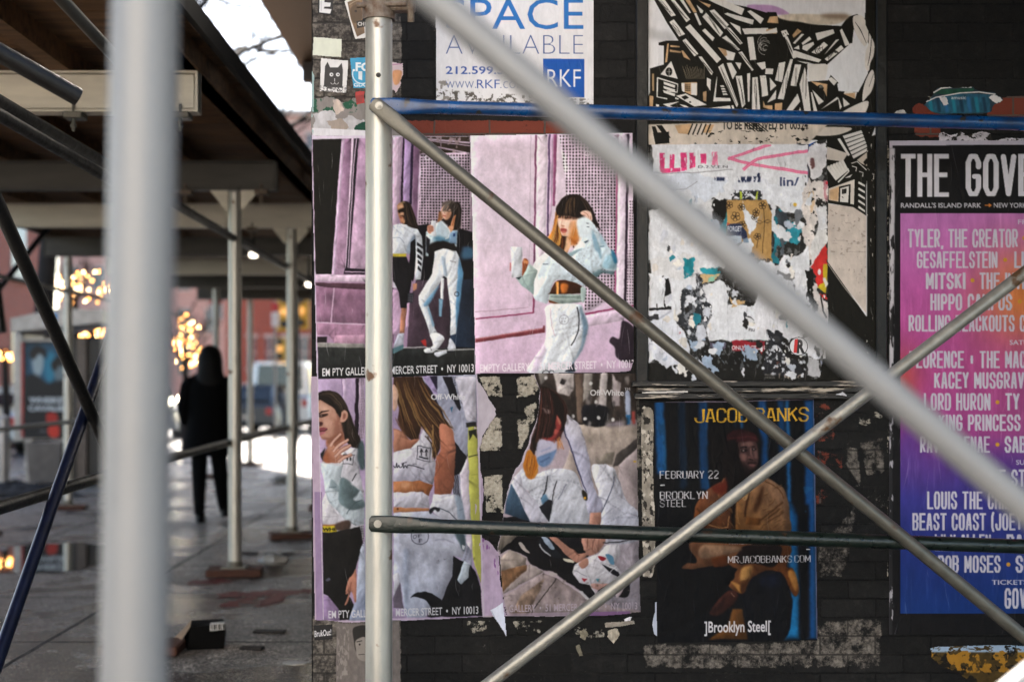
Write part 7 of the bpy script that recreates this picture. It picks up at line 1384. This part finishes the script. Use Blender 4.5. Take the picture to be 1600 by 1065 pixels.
# bollard and dark heap
bo = MB().tube([(0, 0, 0), (0, 0, .86), (0, 0, .92), (0, 0, .95)], [.09, .09, .075, .03], 20).build('bollard', kgrey, None, True); bo.location = (at(5, 0, 20).x, 20, 0); tag(bo, 'short grey steel bollard beside the phone kiosk', 'bollard')
g_ = random.Random(8); q = MB()
n = 40; rows = []
for j in range(6):
    t = j / 5; rows.append([((1 - t) * .8 * math.cos(2 * math.pi * k / n) * g_.uniform(.85, 1.1), (1 - t) * .45 * math.sin(2 * math.pi * k / n) * g_.uniform(.85, 1.1), .18 * t ** .7 * g_.uniform(.8, 1.15) + .003) for k in range(n)])
o = q.loft(rows).build('slush_heap', mat('black_slush', '1a1816', .8, bump=.6, bscale=20)); o.location = (at(24, 0, 17.7).x, 17.7, 0); tag(o, 'low heap of blackened slush on the pavement in front of the kiosk', 'slush heap')

# ---- fairy light trees
bark = mat('dark_bark', '1d1815', .85, bump=.5)
me_bs = []
for r_, c_, e_ in ((.016, 'ffb060', 5), (.021, 'ff9c48', 3.5), (.014, 'ffd090', 9), (.020, 'ffa850', 2)):
    b_ = MB().ball((0, 0, 0), r_, 5).build('bulb', mat('warm_bulb', 'ffd9a0', .4, emit=c_, estr=e_)); me_bs.append(b_.data); bpy.data.objects.remove(b_)
def branch(q, p, d, L, r, lv, g, tips, spread=.55, up=.12):
    pts = [Vector(p)]; rad = [r]
    for k in range(4):
        d = (d + Vector((g.uniform(-.2, .2), g.uniform(-.2, .2), g.uniform(-.12, .2) + up * .3))).normalized(); pts.append(pts[-1] + d * L / 4); rad.append(r * (1 - .16 * (k + 1)))
    q.tube(pts, rad, 7 if r > .02 else 5); tips += pts[2:]
    if lv <= 0: return
    for k in range(3 if lv > 1 else 4):
        s_ = pts[g.choice((2, 3, 4))]; dd = (d + Vector((g.uniform(-1, 1), g.uniform(-1, 1), g.uniform(-.5, .8))) * spread).normalized()
        branch(q, s_, dd, L * g.uniform(.55, .8), r * .5, lv - 1, g, tips, spread, up)
def light_tree(cx, cy, d, rx, ry, n, label, seed):
    g = random.Random(seed); c = at(cx, cy, d); k = d / F
    root = empty('lit_tree', (c.x, d, 0), label, 'tree', 'street trees wound with fairy lights')
    q = MB(); q.tube([(c.x, d, 0), (c.x + .03, d, c.z * .4), (c.x, d, c.z - ry * k * .7)], [.09, .075, .06], 10); q.build('trunk', bark, root, True, (c.x, d, .5))
    q = MB(); tips = []
    for i in range(7):
        a = 2 * math.pi * i / 7; branch(q, (c.x, d, c.z - ry * k * .75), Vector((math.cos(a) * .7, math.sin(a) * .7, .9)).normalized(), ry * k * 1.2, .03, 2, g, tips, .7)
    q.build('crown', bark, root, True, (c.x, d, c.z))
    made = 0
    while made < n:
        x, y, z = g.uniform(-1, 1), g.uniform(-1, 1), g.uniform(-1, 1)
        if x * x + y * y + z * z > 1: continue
        o = bpy.data.objects.new('bulb', me_bs[g.randrange(4)]); S.collection.objects.link(o); o.parent = root
        o.location = (x * rx * k, y * rx * k, c.z + z * ry * k); made += 1
light_tree(118, 450, 27, 58, 34, 70, 'lit bare tree full of warm fairy lights rising behind the kiosk canopy', 1)
light_tree(289, 532, 29, 27, 48, 66, 'narrow lit tree of warm fairy lights beside the walking person', 2)
light_tree(148, 524, 25, 24, 11, 34, 'low lit shrub-like tree with fairy lights just under the kiosk canopy', 3)
light_tree(8, 555, 26, 18, 9, 22, 'low lit tree with few fairy lights beyond the bollard', 4)

# ---- bare tree against the sky
g = random.Random(21); tr = empty('bare_tree', (-7.6, 24, 0), 'tall bare winter tree whose thin branches cross the pale sky above the shed', 'tree')
q = MB().tube([(-7.6, 24, 0), (-7.55, 24, 2.2), (-7.4, 24, 4.3)], [.2, .17, .14], 12); q.build('trunk', bark, tr, True, (-7.6, 24, 1))
q = MB(); tips = []
for tx, tz, ty in ((-2.9, 7.4, 23.6), (-3.0, 6.0, 24.6), (-4.2, 8.6, 24), (-3.6, 5.2, 23), (-5.5, 9.0, 24.5), (-3.3, 9.4, 23.5), (-4.4, 7.3, 25)):
    s_ = Vector((-7.4, 24, 4.2)); e_ = Vector((tx, ty, tz)); m_ = s_.lerp(e_, .5) + Vector((g.uniform(-.3, .3), 0, g.uniform(-.1, .6)))
    q.tube([s_, s_.lerp(m_, .5), m_, m_.lerp(e_, .5) + Vector((0, 0, .12)), e_], [.08, .065, .055, .045, .03], 8)
    for t in (.4, .55, .7, .8, .9, 1):
        p_ = m_.lerp(e_, (t - .5) * 2) if t > .5 else s_.lerp(m_, t * 2)
        branch(q, p_, Vector((g.uniform(-.3, 1), g.uniform(-.5, .5), g.uniform(-.6, .7))).normalized(), g.uniform(.9, 1.7), .034, 2, g, tips, .7)
q.build('crown', bark, tr, True, (-5, 24, 7))

# ---- buildings across and down the avenue
def brick_mat(name, c1, c2):
    m = bpy.data.materials.new(name); m.use_nodes = True; n = m.node_tree.nodes; L = m.node_tree.links; b = n['Principled BSDF']
    g_ = n.new('ShaderNodeNewGeometry'); sp = n.new('ShaderNodeSeparateXYZ'); L.new(g_.outputs['Position'], sp.inputs[0]); ad_ = n.new('ShaderNodeMath'); L.new(sp.outputs[0], ad_.inputs[0]); L.new(sp.outputs[1], ad_.inputs[1])
    cb = n.new('ShaderNodeCombineXYZ'); L.new(ad_.outputs[0], cb.inputs[0]); L.new(sp.outputs[2], cb.inputs[1])
    br = n.new('ShaderNodeTexBrick'); br.inputs['Scale'].default_value = 2.2; br.inputs['Color1'].default_value = (*lin(hx(c1)), 1); br.inputs['Color2'].default_value = (*lin(hx(c2)), 1); br.inputs['Mortar'].default_value = (.3, .24, .2, 1)
    L.new(cb.outputs[0], br.inputs['Vector']); L.new(br.outputs[0], b.inputs['Base Color']); b.inputs['Roughness'].default_value = .85; return m
redb = brick_mat('red_brick', '93452f', 'a85238'); pinkb = brick_mat('hazed_pinkish_brick', 'c9a496', 'd2b0a2'); stone = mat('pale_stone_trim', 'bdb4a8', .7); glass = mat('window_glass', '46545c', .12, spec=.7)  # pinkish brick lightened so distant haze and light sit in its colour
def house(label, x0, x1, y, depth, h, m, rows, cols, wz=1.9, ww=.55, z0=3.0, dz=3.3):
    r = empty('brick_building', ((x0 + x1) / 2, y, 0), label, 'building')
    MB().box((x0, y, -.14), (x1, y + depth, h)).build('wall', m, r, False, ((x0 + x1) / 2, y, 2))
    MB().box((x0 - .15, y - .25, h), (x1 + .15, y + depth, h + .35)).build('roof', stone, r, False, ((x0 + x1) / 2, y, h))
    for i in range(rows):
        for j in range(cols):
            cx = x0 + (x1 - x0) * (j + .5) / cols; cz = z0 + i * dz
            if cz + wz / 2 > h - .3: continue
            wd = (x1 - x0) / cols * ww / 2
            f_ = MB().box((cx - wd - .1, y - .07, cz - wz / 2 - .14), (cx + wd + .1, y - .003, cz - wz / 2)).box((cx - wd - .1, y - .07, cz + wz / 2), (cx + wd + .1, y - .003, cz + wz / 2 + .16)).box((cx - .03, y - .04, cz - wz / 2), (cx + .03, y - .003, cz + wz / 2)).box((cx - wd, y - .04, cz - .03), (cx - .03, y - .003, cz + .03)).box((cx + .03, y - .04, cz - .03), (cx + wd, y - .003, cz + .03)).build('window', stone, r, False, (cx, y, cz))
            MB().box((cx - wd, y - .012, cz - wz / 2), (cx + wd, y - .003, cz + wz / 2)).build('pane', glass, f_, False, (cx, y, cz))
    return r
# brick block along the avenue, made tall and placed to shade the street
tb = empty('brick_building', (-22, 60, 0), 'tall red brick block running along the far kerb, seen beyond the kiosk', 'building')
MB().box((-30, 38, -.14), (-15.5, 50, 22)).build('wall', redb, tb, False, (-20, 60, 3)); MB().box((-30.2, 37.7, 22), (-15.1, 50.2, 22.5)).build('roof', stone, tb, False, (-20, 60, 22))
for i in range(5):
    for j in range(3):
        cy, cz = 40.2 + j * 3.3, 2.4 + i * 3.5; X0 = -15.5
        f_ = MB().box((X0 + .003, cy - .85, cz - 1.2), (X0 + .12, cy + .85, cz - 1.02))
        f_.build('window', stone, tb, False, (X0, cy, cz)); MB().box((X0 + .002, cy - .72, cz - 1.02), (X0 + .02, cy + .72, cz + 1.0)).build('pane', glass, tb, False, (X0, cy, cz))
house('long pinkish brick block closing the far end of the street', -34, -14.2, 112, 12, 12.0, pinkb, 4, 9, 1.7, .45)
house('tall pinkish brick tower far away, its top showing in the gap of sky', -13.4, -7.6, 90, 12, 18.3, pinkb, 5, 4, 1.8, .5)
house('low dark red brick row beyond the parked cars', -13.9, -9.3, 75, 10, 7.2, redb, 2, 5, 1.6, .5)

# ---- vehicles, signals, signs
tyre = mat('tyre_rubber', '0d0d0d', .8); chrome = mat('wheel_rim', '9a9a9c', .3, .8); tail = mat('red_tail_lamp', '8a1512', .3, emit='ff2a18', estr=.02); winm = mat('car_glass', '1d2429', .08, spec=.7)
def car(loc, col, label, wd=.9, hgt=1.5, ln=4.4, van=False, rz=0):
    r = empty('parked_car' if not van else 'parked_van', (0, 0, 0), label, 'car' if not van else 'van', 'vehicles at the kerb down the street')
    m = mat('car_paint_' + col, col, .25, .3, .03, spec=.6)
    def sec(y, w_, z0, z1, zs): return [(-w_, y, z0), (-w_ * 1.0, y, zs), (-w_ * .93, y, z1 - .06), (-w_ * .8, y, z1), (w_ * .8, y, z1), (w_ * .93, y, z1 - .06), (w_ * 1.0, y, zs), (w_, y, z0)]
    hb = hgt * (.62 if not van else .55)
    q = MB().loft([sec(-ln / 2, wd * .93, .35, hb * .9, .55), sec(-ln / 2 + .12, wd, .25, hb, .5), sec(ln / 2 - .3, wd, .25, hb * .93, .5), sec(ln / 2, wd * .9, .35, hb * .75, .5)]); q.build('body', m, r, True)
    a0, a1, a2, a3 = (-ln / 2 + .25, -ln / 2 + .75, ln * .12, ln * .3) if not van else (-ln / 2 + .06, -ln / 2 + .15, ln * .25, ln * .36)
    def cab(y, w_, z): return [(-w_, y, hb - .03), (-w_ * .97, y, (hb + z) / 2), (-w_ * .85, y, z), (w_ * .85, y, z), (w_ * .97, y, (hb + z) / 2), (w_, y, hb - .03)]
    q = MB().loft([cab(a0, wd * .92, hb + .02), cab(a1, wd * .92, hgt), cab(a2, wd * .92, hgt), cab(a3, wd * .92, hb + .02)]); q.build('cabin', m, r, True)
    d1 = (a0 + a1) / 2
    q = MB().add([(-wd * .74, a0 + .03, hb + .10), (wd * .74, a0 + .03, hb + .10), (wd * .68, a1 - .03, hgt - .1), (-wd * .68, a1 - .03, hgt - .1)], [(0, 1, 2, 3)])
    q.v = [(x, y - .03, z + .01) for x, y, z in q.v]; q.build('rear_window', winm, r)
    for s_ in (-1, 1):
        q = MB().add([(s_ * wd * .935, a1 + .05, hb + .06), (s_ * wd * .935, a2 + .2, hb + .06), (s_ * wd * .86, a2 - .05, hgt - .12), (s_ * wd * .86, a1 + .1, hgt - .12)], [(0, 1, 2, 3)]); q.v = [(x + s_ * .015, y, z) for x, y, z in q.v]; q.build('side_window', winm, r)
        MB().box((s_ * wd * .78 - .09, -ln / 2 - .015, hb * .66), (s_ * wd * .78 + .09, -ln / 2 + .1, hb * .86), bev=.01).build('tail_lamp', tail, r)
        for y in (-ln * .31, ln * .31):
            w_ = MB().tube([(s_ * (wd - .2), y, .32), (s_ * (wd - .02), y, .32)], .32, 20).build('wheel', tyre, r, True)
            MB().tube([(s_ * (wd - .022), y, .32), (s_ * (wd - .005), y, .32)], .19, 14).build('rim', chrome, w_, True)
    MB().box((-.26, -ln / 2 - .02, hb * .52), (.26, -ln / 2 + .05, hb * .64)).build('number_plate', stone, r)
    r.location = loc; r.rotation_euler.z = rz
car((at(402, 0, 44).x, 44, -.14), '3c4045', 'dark grey hatchback parked beyond the walking person')
car((at(455, 0, 47).x, 47, -.14), 'd8dadc', 'tall white van standing beside the dark grey hatchback', 1.0, 2.2, 5.2, True)
car((at(372, 0, 55).x, 56, -.14), 'b9bfc6', 'silver saloon further down the street behind the hatchback', .9, 1.45)
car((at(20, 0, 36).x, 36, -.14), 'c9b9a2', 'pale beige saloon on the road beyond the bollard', .9, 1.45)
for x_, y_, c_, l_ in ((-9.6, 33, 'c4c8cc', 'light grey saloon at the far kerb behind the phone kiosk'), (-9.7, 39, '8d949c', 'mid grey saloon at the far kerb further behind the kiosk'), (-9.4, 52, 'd9dadb', 'white saloon at the far kerb beside the lit narrow tree'), (-8.9, 62, 'c9cdd0', 'pale saloon far down the street near the lit narrow tree')):
    car((x_, y_, -.14), c_, l_)
yel = mat('signal_yellow', 'c99a2a', .5); sigr = mat('signal_amber_glow', 'ffb060', .4, emit='ffb45a', estr=.12)
def signal(px, py, d, label, hgt=1.0, heads=1):
    c = at(px, py, d); r = empty('traffic_light', (c.x, d, -.14), label, 'traffic light', 'yellow traffic lights down the street')
    MB().tube([(c.x + .3, d + .12, -.14), (c.x + .3, d + .12, c.z + .7)], .06, 12).build('pole', black, r, True, (c.x + .3, d, 1))
    MB().tube([(c.x + .3, d + .12, c.z + .3), (c.x - .2, d + .12, c.z + .3)], .03, 8).build('arm', black, r, True, (c.x, d, c.z))
    h_ = MB().box((c.x - .19, d - .12, c.z - hgt / 2), (c.x + .19, d + .1, c.z + hgt / 2), bev=.03).build('signal_head', yel, r, False, tuple(c))
    for k in range(3): MB().tube([(c.x, d - .125, c.z + (k - 1) * hgt / 3.2), (c.x, d - .16, c.z + (k - 1) * hgt / 3.2)], .10, 14).build('lens', sigr if k == 1 else kdark, h_, True, (c.x, d, c.z + (k - 1) * .3))
signal(445, 487, 36, 'yellow traffic light hanging high beside the second shed upright'); signal(472, 486, 38, 'yellow traffic light nearer the building corner'); signal(438, 545, 44, 'small yellow traffic light low down the street', .7)
redp = mat('sign_red', 'b0262a', .5); whp = mat('sign_white', 'd3d0d2', .5)
def street_sign(px, d, y0, y1, y2, label, wd=10):
    c = at(px, y0, d); k = d / F; r = empty('parking_sign', (c.x, d, 0), label, 'sign', 'red and white parking signs')
    MB().tube([(c.x, d + .03, 0), (c.x, d + .03, c.z + .05)], .03, 10).build('pole', kgrey, r, True, (c.x, d, 1))
    MB().box((c.x - wd * k, d - .01, at(0, y1, d).z), (c.x + wd * k, d - .002, c.z), bev=.002).build('red_panel', redp, r, False, tuple(c))
    MB().box((c.x - wd * k, d - .01, at(0, y2, d).z), (c.x + wd * k, d - .002, at(0, y1 + 1.5, d).z), bev=.002).build('white_panel', whp, r, False, (c.x, d, at(0, y2, d).z))
street_sign(338, 25, 462, 474, 498, 'red and white parking sign above the walking person'); street_sign(430, 31, 473, 486, 510, 'red and white parking sign between the two nearer shed uprights', 6)
# street lamp glow far off
for px, py, d, lb in ((430, 585, 60, 'round white street lamp glowing low down the street'), (282, 624, 40, 'warm white street lamp low beside the lit tree')):
    c = at(px, py, d); r = empty('street_lamp', (c.x, d, -.14), lb, 'street lamp')
    MB().tube([(c.x, d, -.14), (c.x, d, c.z - .1)], .04, 8).build('post', black, r, True, (c.x, d, .5)); MB().ball(tuple(c), .11, 8).build('globe', mat('lamp_globe', 'fff2d8', .4, emit='fff0d0', estr=14), r, True, tuple(c))
